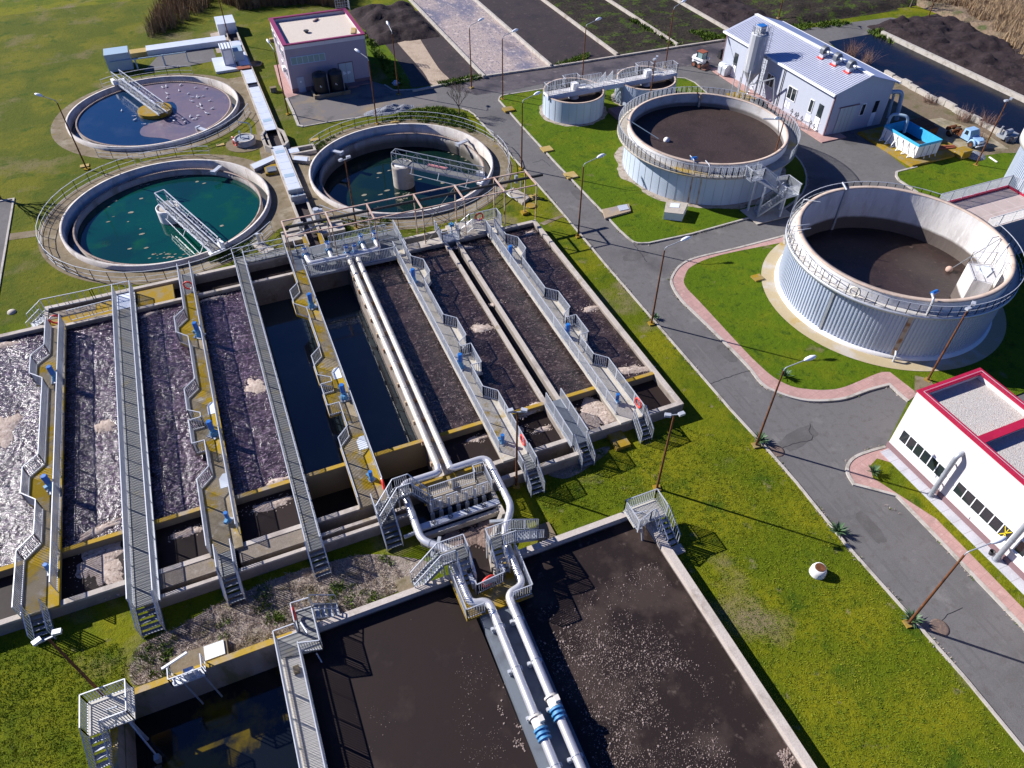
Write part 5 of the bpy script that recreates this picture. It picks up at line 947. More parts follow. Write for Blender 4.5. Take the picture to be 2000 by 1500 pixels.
# stair tower of the smooth tank
t = thing('stair_tower', 'galvanised two-flight stair tower with cage railings on the near side of the smooth tank', 'stairs', (48,49.5,0))
part(t, 'top_landing', MB().box(45.6,49.2,3.5,47.0,50.6,3.6), M['galv']); part(t, 'railing', MB().rail([(45.6,50.4,3.6),(45.6,49.2,3.6),(47.0,49.2,3.6)], bal=.12).rail([(47.0,49.2,3.6),(48.4,48.2,2.3)], bal=.12).rail([(47.1,50.5,3.6),(48.9,49.2,2.3)], bal=.12), M['galv'])
part(t, 'stairs', MB().stairs((46.9,49.8,3.5),(48.7,48.7,2.3),1.0,7), M['galv']); part(t, 'mid_landing', MB().box(48.4,47.2,2.15,50.2,49.3,2.25), M['galv'])
part(t, 'railing', MB().rail([(48.4,48.2,2.25),(48.4,47.25,2.25),(50.2,47.25,2.25),(50.2,49.2,2.25),(48.9,49.3,2.25)], bal=.12), M['galv'])
part(t, 'stairs', MB().stairs((48.6,47.7,2.2),(46.6,48.5,.1),.9,10), M['galvd']); part(t, 'railing', MB().rail([(48.5,47.2,2.25),(46.4,48.0,.1)], bal=.13).rail([(48.8,48.2,2.25),(46.8,49.0,.1)], bal=.13), M['galvd'])
for x, y, z in ((46.3,49.4,3.5),(46.8,48.4,3.2),(49.4,48.4,2.2),(48.6,47.3,2.2),(50.1,47.3,2.2)): part(t, 'leg', MB().bar((x,y,0),(x,y,z),.16), M['galv'])
part(t, 'footing', MB().box(45.7,47.0,.09,50.0,49.8,.14), M['conc'])
# corrugated digester in front
t = thing('sludge_tank', 'large round white corrugated tank with brown sludge low inside and a rim walkway', 'tank', (T2[0],T2[1],0))
cr = MB(); n = 184; vs = []; zs = (.35, 4.5)
for i in range(n):
    for k, rr in enumerate((8.55, 8.55, 8.63, 8.63)):
        a = 2*PI*(i + (0,.36,.5,.86)[k])/n
        for z in zs: vs.append((T2[0]+rr*math.cos(a), T2[1]+rr*math.sin(a), z))
m_ = n*4; cr.add(vs, [(2*i, 2*((i+1)%m_), 2*((i+1)%m_)+1, 2*i+1) for i in range(m_)])
part(t, 'cladding', cr, M['corr']); part(t, 'plinth', MB().lathe(T2, [(8.85,0),(8.85,.33),(8.5,.4)], 112), M['whitec']); struct('apron', MB().flat([circ(T2,10.0,96), circ(T2,8.7,96)[::-1]], .115), mk('yellowed apron', (.46,.37,.22), [((.5,.45,.38),.5,.5,.66,9),((.42,.26,.03),.4,.58,.68,9)], rough=.95, fine=.3))
a = math.atan2(*(reversed((at(1745,705,.3)-Vector((T2[0],T2[1],.3)))[:2]))); part(t, 'joint_strip', MB().obox((T2[0]+8.66*math.cos(a),T2[1]+8.66*math.sin(a)),(math.cos(a),math.sin(a)),.05,.16,.3,4.5), M['rustp']); a2 = R(195); part(t, 'joint_strip', MB().obox((T2[0]+8.66*math.cos(a2),T2[1]+8.66*math.sin(a2)),(math.cos(a2),math.sin(a2)),.05,.1,.3,4.5), M['galvd'])
part(t, 'parapet', MB().lathe(T2, [(8.32,4.5),(8.32,5.55)], 112), M['whitec']); part(t, 'coping', MB().lathe(T2, [(8.36,5.53),(8.36,5.6),(7.98,5.6),(7.98,5.53)], 112), M['coping']); part(t, 'lining', MB().lathe(T2, [(8.0,5.58),(8.0,0)], 112), M['t2in'])
gl = mk('pale gallery deck', (.56,.53,.49), [((.42,.39,.35),1,.5,.66,8),((.46,.33,.12),.4,.64,.72,9)], rough=.85, fine=.25); part(t, 'gallery', MB().lathe(T2, [(8.5,4.5),(9.0,4.5),(9.0,4.62),(8.33,4.62)], 112), gl)
part(t, 'edge_ring', MB().lathe(T2, [(9.0,4.42),(9.05,4.42),(9.05,4.68),(9.0,4.68)], 112), M['galv']); part(t, 'railing', MB().rail(ringpts(T2, 8.98, R(22), R(352), 4.62, 70), bal=0, mid=1, post=.85, h=1.05, w=.042), M['galv'])
struct('sludge_water', MB().flat([circ(T2,8.02,96)], 1.45), M['t2w'])
a = R(83); part(t, 'stiffener', MB().obox((T2[0]+7.96*math.cos(a),T2[1]+7.96*math.sin(a)),(math.cos(a),math.sin(a)),.05,.1,.5,5.5).tube([(T2[0]+7.9*math.cos(a),T2[1]+7.9*math.sin(a),5.6),(T2[0]+8.7*math.cos(a),T2[1]+8.7*math.sin(a),5.9)],.1,8), M['galvd'])
def rimpt(px, py, z, dr=0.):
    p = at(px, py, z); a = math.atan2(p.y-T2[1], p.x-T2[0]); return a
a = rimpt(1805,600,4.7); c_, s_ = math.cos(a), math.sin(a)
part(t, 'outlet_pipe', MB().tube(bend([(T2[0]+8.75*c_,T2[1]+8.75*s_,4.65),(T2[0]+8.6*c_,T2[1]+8.6*s_,6.0),(T2[0]+8.05*c_,T2[1]+8.05*s_,6.05)],.3),.1,8), M['pipe']); part(t, 'blue_motor', MB().tube([(T2[0]+7.8*c_+.2,T2[1]+7.8*s_,5.85),(T2[0]+7.8*c_+.8,T2[1]+7.8*s_+.1,5.8)],.16,10), M['blue'])
a = rimpt(1745,712,.1); part(t, 'drain_spout', MB().tube(bend([(T2[0]+8.8*math.cos(a),T2[1]+8.8*math.sin(a),.9),(T2[0]+9.1*math.cos(a),T2[1]+9.1*math.sin(a),.7),(T2[0]+9.15*math.cos(a),T2[1]+9.15*math.sin(a),.12)],.15),.09,8), M['galv'])
a = R(-18); part(t, 'drain_pipe', MB().tube(bend([(T2[0]+8.8*math.cos(a),T2[1]+8.8*math.sin(a),4.4),(T2[0]+8.8*math.cos(a),T2[1]+8.8*math.sin(a),.5),(T2[0]+9.3*math.cos(a),T2[1]+9.3*math.sin(a),.2)],.2),.14,8), M['galv'])
for px, py in ((1568,392),(1565,455),(1553,445)):
    a = rimpt(px, py, 5.6); part(t, 'rim_bracket', MB().tube([(T2[0]+8.8*math.cos(a),T2[1]+8.8*math.sin(a),4.7),(T2[0]+8.7*math.cos(a),T2[1]+8.7*math.sin(a),5.75),(T2[0]+7.4*math.cos(a-.06),T2[1]+7.4*math.sin(a-.06),5.8)],.045,6), M['galvd'])
bp = [at(1912,548,4.9),at(1950,552,4.9),at(1962,530,4.9),at(1930,526,4.9)]
t2 = thing('inspection_box', 'small pale platform with thin railings hung inside the corrugated tank rim', 'platform', (53.2,28.2,4.6)); poly = [(52.0,27.35),(53.6,28.15),(54.2,29.4),(52.5,30.2),(51.2,28.4)]
part(t2, 'box', MB().prism(poly, 1.0, 4.75), M['t2in']); part(t2, 'hatch', MB().prism([(52.3,28.2),(53.5,28.6),(53.7,29.3),(52.6,29.6)], 4.76, 4.82), M['door']); part(t2, 'railing', MB().rail([(x,y,4.75) for x,y in poly], bal=0, mid=1, w=.035), M['galv'])
part(t2, 'guide_rail', MB().tube([(53.6,30.2,4.8),(54.6,30.6,6.4),(55.5,30.7,6.2)],.04,6).tube([(54.3,29.2,4.8),(55.0,29.4,6.5)],.04,6), M['galvd'])
p = at(1853,528,1.5); q = at(1955,465,5.7)
t2 = thing('level_float', 'tan ball float on the low sludge of the corrugated tank with a thin slanting rod', 'float', (p.x,p.y,1.45)); mbs = MB(); mbs.lathe((p.x,p.y), [(.3*math.sin(PI*i/8), 1.6-.3*math.cos(PI*i/8)) for i in range(9)], 16); part(t2, 'ball', mbs, M['rosep']); part(t2, 'rod', MB().bar((p.x+.3,p.y,1.65),(q.x,q.y,q.z),.06).bar((q.x,q.y,q.z),(q.x-1.2,q.y-1.8,1.5),.03), M['galvd'])
a = rimpt(1669,570,5.2); wb = mk('cream buoy', (.72,.66,.55), rough=.5); buoy(wb, 'cream life buoy on the rim railing of the corrugated tank', (T2[0]+8.93*math.cos(a),T2[1]+8.93*math.sin(a),5.2), a, .38)
# two small thickeners joined by a bridge
for c, lab, g in (((40.2,76.5),'left small white thickener tank under a long bridge','a'),((50.1,76.4),'right small white thickener tank under a long bridge','b')):
    t = thing('thickener', lab, 'tank', (c[0],c[1],0), 'pair of small white thickener tanks')
    part(t, 'wall', MB().lathe(c, [(3.68,0),(3.68,2.6)], 72), M['tankw']); part(t, 'rim', MB().lathe(c, [(3.69,2.58),(3.69,2.64),(3.43,2.64),(3.43,2.56)], 72), M['coping']); part(t, 'lining', MB().lathe(c, [(3.45,2.6),(3.45,1)], 72), inn)
    part(t, 'centre_well', MB().lathe(c, [(.62,1.5),(.62,2.3),(.58,2.3),(.58,1.5)], 28), M['steelw']); part(t, 'launder', MB().obox((c[0]+3.0,c[1]+.4),(1,.1),.35,.18,2.0,2.55), M['whitec'])
    struct('sludge_water', MB().flat([circ(c,3.46,64)], 1.75), M['bedm'])
    sm = MB()
    for i in range(26): a = 2*PI*i/26; sm.obox((c[0]+3.685*math.cos(a),c[1]+3.685*math.sin(a)),(math.cos(a),math.sin(a)),.012,.018,.05,2.55)
    part(t, 'seam', sm, M['galvd'])
t = thing('thickener_bridge', 'long white service bridge with railings spanning both small thickeners', 'bridge', (45.2,76.3,2.6))
part(t, 'deck', MB().box(36.4,75.75,2.62,54.0,76.95,2.85), mk('white bridge deck', (.66,.64,.62), [((.5,.45,.4),1,.52,.68,9)], rough=.8)); part(t, 'girder', MB().bar((36.4,75.7,2.55),(54,75.7,2.55),.1,.45).bar((36.4,77.0,2.55),(54,77.0,2.55),.1,.45), M['tankw'])
part(t, 'railing', MB().rail([(36.45,77.0,2.85),(36.45,75.75,2.85),(54.0,75.75,2.85),(54.0,77.0,2.85)], bal=.22, w=.04, bw=.03), M['galv']); part(t, 'railing', MB().rail([(36.45,77.0,2.85),(39.3,77.0,2.85),(39.3,78.0,2.85),(41.2,78.0,2.85),(41.2,77.0,2.85),(44.0,77.0,2.85)], bal=.22, w=.04, bw=.03).rail([(46.2,77.0,2.85),(49.2,77.0,2.85),(49.2,78.0,2.85),(51.2,78.0,2.85),(51.2,77.0,2.85),(54,77.0,2.85)], bal=.22, w=.04, bw=.03), M['galv'])
part(t, 'drive', MB().box(39.8,76.0,2.85,40.5,76.7,3.6).tube([(40.5,76.3,3.2),(41.6,76.3,3.1)],.15,10), M['white']); part(t, 'drive', MB().box(49.7,76.0,2.85,50.5,76.7,3.6).tube([(50.5,76.3,3.2),(51.6,76.3,3.1)],.15,10), M['white'])
part(t, 'stairs', MB().stairs((45.1,77.0,2.8),(45.1,79.6,.1),.9,10), M['galvd']); part(t, 'handrail', MB().rail([(44.6,77,2.85),(44.6,79.6,.1)]).rail([(45.6,77,2.85),(45.6,79.6,.1)]), M['galv']); part(t, 'post', MB().bar((43.9,75.8,0),(43.9,75.8,2.5),.14).bar((46.4,75.8,0),(46.4,75.8,2.5),.14).bar((43.9,77,0),(43.9,77,2.5),.14), M['galvd'])
solo('pipe_block', MB().box(44.0,71.5,.09,46.6,74.6,.55), M['plinth'], 'dark concrete block with pipes in the shade between the thickeners', 'block', (45.3,73,0))
# tank cut by the right edge, and the red-edged roof terrace
T3 = (78.6, 38.6)
t = thing('sludge_tank', 'white corrugated tank cut off by the right edge of the photo beyond the red-edged terrace', 'tank', (T3[0],T3[1],0))
cr = MB(); n = 150; vs = []
for i in range(n):
    for k, rr in enumerate((6.55,6.55,6.63,6.63)):
        a = 2*PI*(i+(0,.36,.5,.86)[k])/n
        for z in (0,5.0): vs.append((T3[0]+rr*math.cos(a),T3[1]+rr*math.sin(a),z))
m_ = n*4; cr.add(vs, [(2*i,2*((i+1)%m_),2*((i+1)%m_)+1,2*i+1) for i in range(m_)]); part(t, 'cladding', cr, M['corr']); part(t, 'rim', MB().lathe(T3,[(6.6,4.9),(7.1,4.9),(7.1,5.6),(6.6,5.6),(6.6,5.2),(0.01,5.2)],80), gl)
t = thing('pump_house', 'flat-roofed house with a red-edged paved roof terrace beside the corrugated tank', 'building', (62,35.7,0))
part(t, 'wall', MB().box(57.9,33.6,0,66.0,38.0,4.25), M['mauve']); rt = mk('terrace tiles', (.47,.38,.35), [((.38,.31,.28),.6,.5,.66,9),((.58,.52,.48),1.6,.6,.74,9)], rough=.9, fine=.25); lines(rt,(1,0,0),1.6,(.62,.56,.52),.03,.5); lines(rt,(0,1,0),1.6,(.62,.56,.52),.03,.5)
part(t, 'roof', MB().box(57.6,33.6,4.25,66.0,38.0,4.4), rt); part(t, 'red_edge', MB().box(58.5,38.0,4.2,66.25,38.28,4.55).box(66.0,33.4,4.2,66.25,37.998,4.547), M['red'])
part(t, 'railing', MB().rail([(57.4,38.15,4.5),(66.1,38.15,4.5),(66.1,33.5,4.5)], bal=.15, bw=.05), M['galv']); part(t, 'railing', MB().rail([(58.3,33.65,4.4),(66.1,33.65,4.4)], bal=.15, bw=.05), M['whitec'])
# ================================================================== BUILDINGS
def window_w(parent, x, y0, y1, z0, z1, n, frame, pane, out=-1, name='window', wd=.06, label=None):
    """window on a wall x = const facing -x, n panes; frame proud of the wall, panes as sub-parts"""
    f = MB(); X0, X1 = x-.07, x+.02
    f.box(X0,y0,z0,X1,y1,z0+wd).box(X0,y0,z1-wd,X1,y1,z1)
    for i in range(n+1): y = y0+(y1-y0-wd)*i/n; f.box(X0+.004,y,z0+.01,X1,y+wd,z1-.01)
    o = part(parent, name, f, frame, label)
    part(o, 'pane', MB().box(x-.03,y0+.02,z0+.02,x+.01,y1-.02,z1-.02), pane); return o
def window_s(parent, y, x0, x1, z0, z1, n, frame, pane, name='window', wd=.06):
    f = MB(); Y0, Y1 = y-.07, y+.02
    f.box(x0,Y0,z0,x1,Y1,z0+wd).box(x0,Y0,z1-wd,x1,Y1,z1)
    for i in range(n+1): x = x0+(x1-x0-wd)*i/n; f.box(x,Y0+.004,z0+.01,x+wd,Y1,z1-.01)
    o = part(parent, name, f, frame)
    part(o, 'pane', MB().box(x0+.02,y-.03,z0+.02,x1-.02,y+.01,z1-.02), pane); return o
# ---- white office, lower right
t = thing('office_building', 'pinkish white flat-roofed building with red coping and strip windows beside the road', 'building', (39.7,8,0))
X0, X1, Y0, Y1, Z = 37.0, 42.4, -30, 20.15, 5.3
part(t, 'wall', MB().box(X0,Y0,0,X1,Y1,5.0), M['cream'])
part(t, 'parapet', MB().box(X0,Y0,5.0,X0+.3,Y1,5.55).box(X1-.3,Y0,5.0,X1,Y1,5.549).box(X0+.3,Y1-.3,5.0,X1-.3,Y1-.002,5.548).box(X0+.3,15.35,5.0,X1-.3,15.65,5.547), M['cream'])
cp = MB(); cp.box(X0-.06,Y0,5.55,X0+.42,Y1+.06,5.65).box(X1-.42,Y0,5.55,X1+.06,Y1+.06,5.648).box(X0+.42,Y1-.42,5.55,X1-.42,Y1+.06,5.646).box(X0+.42,15.2,5.55,X1-.42,15.75,5.644).box(X0+.3,Y0,5.15,X0+.33,15.3,5.55)
part(t, 'coping', cp, M['red']); part(t, 'roof_gravel', MB().box(X0+.3,15.65,5.0,X1-.3,Y1-.3,5.12).box(X0+.3,Y0,5.0,X1-.3,15.35,5.118), M['gravel'])
part(t, 'lightning_wire', MB().bar((X0+.2,Y0,5.72),(X0+.2,Y1-.25,5.72),.025).bar((X0+.2,Y1-.25,5.72),(X1-.2,Y1-.25,5.72),.025).bar((X1-.2,Y1-.25,5.72),(X1-.2,Y0,5.72),.025), M['galv'])
part(t, 'plinth', MB().box(X0-.05,Y0,.0,X0,Y1+.05,.55).box(X0,Y1,.0,X1,Y1+.05,.55), M['plinth'])
for y0, y1, lab in ((15.88,19.68,None),(10.75,14.97,None),(6.2,10.3,None),(1.2,5.2,None)):
    o = window_w(t, X0, y0, y1, 1.36, 2.45, 6, M['white'], M['glass']); part(o, 'sill', MB().box(X0-.14,y0-.05,1.28,X0,y1+.05,1.34), M['white'])
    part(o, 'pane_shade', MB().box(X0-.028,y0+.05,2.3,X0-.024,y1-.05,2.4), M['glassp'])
yl = mk('yellow window tape', (.7,.55,.02), rough=.6); part(t, 'yellow_tape', MB().bar((X0-.04,10.9,1.5),(X0-.04,11.35,2.3),.05).bar((X0-.04,11.35,1.5),(X0-.04,10.9,2.3),.05).bar((X0-.04,11.12,1.5),(X0-.04,11.12,2.3),.04), yl)
part(t, 'wall_plate', MB().box(X0-.056,13.2,.62,X0,13.55,.8), M['white'])
for y, lab in ((15.72,'grey vent pipe with elbow climbing the white facade between the first two strip windows'),(10.5,'grey vent pipe with elbow climbing the white facade right of the yellow-taped pane')):
    v = thing('vent_pipe', lab, 'pipe', (X0-.4,y,0)); part(v, 'duct', MB().tube(bend([(X0-.42,y,.15),(X0-.42,y,4.15),(X0+.05,y,4.3)],.25),.155,14), M['galvd']); part(v, 'collar', MB().cyl((X0-.42,y),.175,.55,.62,14).cyl((X0-.42,y),.175,2.2,2.26,14).cyl((X0-.42,y),.24,0,.15,14), M['galvd']); part(v, 'bracket', MB().box(X0-.3,y-.06,1.2,X0,y+.06,1.26).box(X0-.3,y-.06,3.2,X0,y+.06,3.26), M['galvd'])
solo('bucket', MB().lathe((36.6,10.9),[(.12,.13),(.17,.45),(.15,.45),(.1,.15)],14), M['blackst'], 'small dark bucket at the foot of the second vent pipe', 'bucket', (36.6,10.9,.13))
# ---- mauve flat-roofed building at the back
t = thing('workshop_building', 'mauve flat-roofed building with plum coping and gravel roof at the back left', 'building', (14.8,99.8,0))
X0, X1, Y0, Y1 = 9.75, 19.8, 94.7, 104.8
part(t, 'wall', MB().box(X0,Y0,0,X1,Y1,5.3), M['mauve']); part(t, 'parapet', MB().box(X0,Y0,5.3,X0+.25,Y1,5.75).box(X1-.25,Y0,5.3,X1,Y1,5.749).box(X0+.25,Y0+.002,5.3,X1-.25,Y0+.25,5.748).box(X0+.25,Y1-.25,5.3,X1-.25,Y1-.002,5.747), M['cream'])
part(t, 'coping', MB().box(X0-.08,Y0-.08,5.75,X0+.45,Y1+.08,5.9).box(X1-.35,Y0-.08,5.75,X1+.08,Y1+.08,5.898).box(X0+.45,Y0-.08,5.75,X1-.35,Y0+.3,5.896).box(X0+.45,Y1-.35,5.75,X1-.35,Y1+.08,5.894), M['plum']); part(t, 'roof_gravel', MB().box(X0+.25,Y0+.25,5.3,X1-.25,Y1-.25,5.42), mk('tan roof gravel', (.53,.46,.39), [((.66,.59,.51),9,.52,.66,8),((.3,.26,.22),12,.58,.7,8)], rough=.95, bump=((14,.05,8),)))
part(t, 'plinth', MB().box(X0-.04,Y0-.05,0,X1+.04,Y0,.55), M['plinth'])
window_s(t, Y0, 10.25, 14.52, 3.42, 4.35, 6, mk('pale blue frame', (.42,.55,.68), rough=.5), M['glassp'])
d = part(t, 'door', MB().box(10.52,Y0-.07,.02,11.4,Y0,1.88), M['steelw']); part(d, 'notice', MB().box(10.85,Y0-.075,1.2,11.05,Y0-.07,1.4), M['white'])
g = part(t, 'double_gate', MB().box(16.0,Y0-.09,.0,16.83,Y0-.02,2.75).box(16.87,Y0-.09,0,17.7,Y0-.02,2.747), M['gate']); part(g, 'gate_frame', MB().box(15.9,Y0-.06,0,16.0,Y0,2.85).box(17.7,Y0-.06,0,17.8,Y0,2.849).box(16.0,Y0-.06,2.75,17.7,Y0,2.848).box(16.83,Y0-.05,0,16.87,Y0,2.75), M['plinth'])
part(g, 'notice', MB().box(16.4,Y0-.095,1.35,16.6,Y0-.09,1.75).box(16.62,Y0-.095,1.4,16.8,Y0-.09,1.6).box(16.95,Y0-.095,1.35,17.15,Y0-.09,1.7).box(17.18,Y0-.095,1.45,17.35,Y0-.09,1.7), M['white'])
for y0, z0 in ((96.2,1.3),(98.6,1.3),(96.3,3.45),(98.6,3.45),(101.3,3.45),(103,3.6)): window_w(t, X0, y0, y0+1.15, z0, z0+1.2, 2, M['white'], M['glass'])
part(t, 'step_block', MB().box(15.5,93.4,0,18.0,94.6,.25).box(18.0,93.8,0,19.9,94.6,.15), M['plinth'])
solo('roof_vent', MB().cyl((13.4,99.2),.2,5.42,5.6,12).cyl((13.4,99.2),.34,5.6,5.7,14), M['blackst'], 'small dark vent cap in the middle of the gravel roof', 'vent', (13.4,99.2,5.42)); solo('roof_hatch', MB().obox((15.4,103),(1,1.1),.55,.1,5.42,5.6), M['plinth'], 'loose dark plank on the gravel roof of the mauve building', 'plank', (15.4,103,5.42)); solo('yellow_board', MB().obox((19.0,97.4),(.3,1),.9,.28,5.42,5.55), M['plank'], 'yellow board lying by the right parapet of the gravel roof', 'board', (19,97.4,5.42))
rl = MB(); rl.rail([(18.6,104.9,5.9),(20.2,104.9,5.9),(20.2,103.6,5.9)], bal=.3, mid=2, w=.05); solo('roof_cage', rl, M['galvd'], 'thin ladder cage at the far right corner of the mauve roof', 'ladder', (19.5,104.5,5.9))
solo('air_conditioner', MB().box(9.4,97.6,1.6,9.73,98.4,2.2), M['white'], 'white air conditioner box on the left wall of the mauve building', 'air conditioner', (9.55,98,1.6))
# black chemical tanks in a low bund
solo('bund', MB().strip([(12.0,94.3),(12.0,91.9),(16.4,91.9),(16.4,94.3)], .2, 0, .45), M['apron'], 'low concrete bund under two black chemical tanks', 'bund', (14.2,92.5,0))
for x, lab in ((13.15,'left black chemical tank in front of the mauve wall'),(15.1,'right black chemical tank beside the double gate')):
    v = thing('chemical_tank', lab, 'tank', (x,93.2,0), 'two black chemical tanks'); part(v, 'body', MB().cyl((x,93.2),.9,.05,2.35,28).lathe((x,93.2),[(.9,2.35),(.84,2.5),(.3,2.72)],28), M['black']); part(v, 'lid', MB().cyl((x,93.2),.3,2.7,2.8,16).tube([(x+.78*math.cos(a),93.2+.78*math.sin(a),2.5) for a in [2*PI*i/24 for i in range(25)]],.05,6,False), M['blackst'])
    part(v, 'level_tag', MB().box(x-.25,92.28,1.2,x-.17,92.31,1.4).box(x-.12,92.28,1.15,x-.06,92.31,1.25), M['white']); part(v, 'side_pipe', MB().tube([(x+.85,92.75,.1),(x+.85,92.75,2.5)],.05,6), M['galvd'])
# ---- metal shed
t = thing('metal_shed', 'long pale blue metal-clad shed with a ribbed pitched roof', 'building', (68.3,70,0))
X0, X1, Y0, Y1, ZE, ZR, XR = 64.1, 72.5, 59.55, 80.3, 5.05, 6.35, 68.3
wm = M['steelw']; lines(wm, (1,1,0), 1.05, (.45,.48,.57), .025, .8)
w_ = MB(); w_.box(X0,Y0,0,X1,Y1,ZE); w_.add([(X0,Y0,ZE),(X1,Y0,ZE),(XR,Y0,ZR),(X0,Y1,ZE),(X1,Y1,ZE),(XR,Y1,ZR)], [(0,1,2),(5,4,3)]); part(t, 'wall', w_, wm)
def slope(xa, za, xb, zb, th=.08):
    mb = MB(); mb.add([(xa,Y0-.25,za),(xb,Y0-.25,zb),(xb,Y1+.25,zb),(xa,Y1+.25,za),(xa,Y0-.25,za+th),(xb,Y0-.25,zb+th),(xb,Y1+.25,zb+th),(xa,Y1+.25,za+th)], [(0,3,2,1),(4,5,6,7),(0,1,5,4),(1,2,6,5),(2,3,7,6),(3,0,4,7)]); return mb
dz = (ZR-ZE)/(XR-X0)
r1 = part(t, 'roof', slope(X0-.35, ZE-.35*dz+.02, XR, ZR+.02), M['roofm']); r2 = part(t, 'roof', slope(XR, ZR+.02, X1+.35, ZE-.35*dz+.02), M['roofb'])
# standing ribs on the near slope
rb = MB(); y = Y0
while y < Y1: rb.bar((X0-.3,y,ZE-.3*dz+.115),(XR-.05,y,ZR+.10),.05,.05); y += .33
part(r1, 'roof_rib', rb, mk('roof rib sheet', (.60,.62,.70), rough=.4, metal=.3))
part(r1, 'ridge_cap', MB().bar((XR,Y0-.3,ZR+.14),(XR,Y1+.3,ZR+.14),.5,.07), M['white']); part(r1, 'gutter', MB().bar((X0-.42,Y0-.3,ZE-.12),(X0-.42,70.6,ZE-.12),.22,.22).bar((X0-.42,70.9,ZE-.13),(X0-.42,Y1+.3,ZE-.13),.22,.22), M['white']); part(r2, 'gutter', MB().bar((X1+.42,Y0-.3,ZE-.12),(X1+.42,Y1+.3,ZE-.12),.2,.2), M['white'])
part(t, 'corner_trim', MB().box(X0-.03,Y0-.03,0,X0+.12,Y0+.1,ZE-.02).box(X0-.035,Y1-.1,0,X0+.12,Y1+.03,ZE-.02), M['plinth']); part(t, 'downpipe', MB().tube([(X0-.12,68.2,.1),(X0-.12,68.2,ZE-.2)],.06,8), M['blackst'])
for y0, y1 in ((65.4,66.95),(69.62,71.05)): o = window_w(t, X0, y0, y1, 1.65, 3.15, 2, M['white'], M['glass'])
window_w(t, X0, 62.33, 62.97, 1.6, 3.1, 1, M['white'], M['glass'])
for y0 in (60.72, 77.2): d = part(t, 'door', MB().box(X0-.06,y0,.1,X0,y0+.75,1.66), M['white']); part(d, 'transom', MB().box(X0-.05,y0,1.66,X0-.01,y0+.75,3.15), M['glass']); part(d, 'notice', MB().box(X0-.065,y0+.25,1.1,X0-.06,y0+.45,1.3), M['steelw'])
for y in (66.2,66.75,62.4,62.85): part(t, 'vent_panel', MB().box(X0-.02,y-.17,.55,X0,y+.17,1.3), M['white'])
part(t, 'notice', MB().box(X0-.02,60.5,1.1,X0,60.6,1.25), M['white'])
x = 65.4; g = part(t, 'sliding_door', MB().box(65.4,Y0-.1,.12,67.7,Y0-.03,3.15), M['gate']); part(g, 'door_rail', MB().box(65.2,Y0-.13,3.15,68.1,Y0-.02,3.25), M['plinth']); part(g, 'door_joint', MB().box(65.97,Y0-.105,.12,66.0,Y0-.1,3.15).box(66.54,Y0-.105,.12,66.57,Y0-.1,3.15).box(67.1,Y0-.105,.12,67.13,Y0-.1,3.15), M['plinth'])
window_s(t, Y0, 68.56, 69.22, 1.7, 3.1, 1, M['white'], M['glass']); d = part(t, 'door', MB().box(70.5,Y0-.06,.12,71.12,Y0,1.75), M['white']); part(d, 'transom', MB().box(70.5,Y0-.05,1.75,71.12,Y0-.01,3.1), M['glass'])
part(t, 'duct', MB().tube(bend([(72.5,60.2,3.6),(74.3,59.6,3.6),(74.6,59.2,.3)],.6),.24,12).tube(bend([(72.5,60.7,3.4),(73.9,60.3,3.3),(74.0,60.0,.3)],.4),.15,10), M['duct'])
solo('duct_loop', MB().tube(bend([(70.1,56.6,.3),(70.1,56.5,3.0),(71.3,55.2,3.0),(71.3,55.0,1.2)],.55),.17,12), M['duct'], 'blue grey duct arching over the corner of the blue container', 'duct', (70.5,56,0))
solo('footway_slab', MB().box(62.9,58.3,0,64.1,81.0,.12).box(64.1,58.3,0,66.4,59.5,.118), M['pave'], 'pink paved strip along the metal shed', 'footway', (63.5,70,0))
# roof fans
def fan(loc, label):
    v = thing('roof_fan', label, 'fan', (0,0,0), 'three grey roof fans on red bases'); part(v, 'base', MB().box(-.5,-.42,-.05,.5,.42,.08), M['redp']); part(v, 'box', MB().box(-.32,-.3,.05,.32,.3,.55), M['galv'])
    part(v, 'volute', MB().tube([(0,-.28,.85),(0,.28,.85)],.46,18).box(-.46,-.28,.5,0,.28,.85), mk('dark fan housing', (.10,.11,.13), rough=.5) if 'fanm' not in M else M['fanm']); part(v, 'motor', MB().tube([(0,-.28,.85),(0,-.75,.8)],.15,12).tube([(.3,0,.8),(.8,-.1,.75)],.1,10), M['galv']); v.location = loc; return v
f0 = fan((67.35,66.3,6.1), 'grey roof fan on a red base farthest from the gable'); dup(f0, (67.35,64.1,6.1), .05, 'middle one of the three grey roof fans'); dup(f0, (67.35,61.8,6.1), -.06, 'grey roof fan on a red base nearest the gable')
# silo
SX, SY = 62.3, 72.0
t = thing('silo', 'tall narrow weathered silo with a cone bottom in front of the metal shed', 'silo', (SX,SY,0))
part(t, 'body', MB().lathe((SX,SY),[(.12,1.6),(1.05,3.3),(1.05,7.6),(.9,7.75),(0.01,7.85)],14,smooth=False), M['silo'])
for a in (45,135,225,315): part(t, 'leg', MB().bar((SX+1.0*math.cos(R(a)),SY+1.0*math.sin(R(a)),0),(SX+1.0*math.cos(R(a)),SY+1.0*math.sin(R(a)),3.6),.13), M['galv'])
part(t, 'brace', MB().bar((SX-.7,SY-.7,.4),(SX+.7,SY-.7,2.4),.06).bar((SX+.7,SY-.7,.4),(SX+.7,SY+.7,2.4),.06), M['galv']); part(t, 'top_rail', MB().rail([(SX+.95*math.cos(2*PI*i/10),SY+.95*math.sin(2*PI*i/10),7.7) for i in range(11)],h=.8,bal=0,mid=1,post=9,w=.035), M['galv'])
part(t, 'filter_box', MB().box(SX-.4,SY-.4,7.85,SX+.4,SY+.4,8.5), M['silo']); part(t, 'filter_lid', MB().box(SX-.45,SY-.45,8.5,SX+.45,SY+.45,8.58), M['blue'])
ld_ = MB()
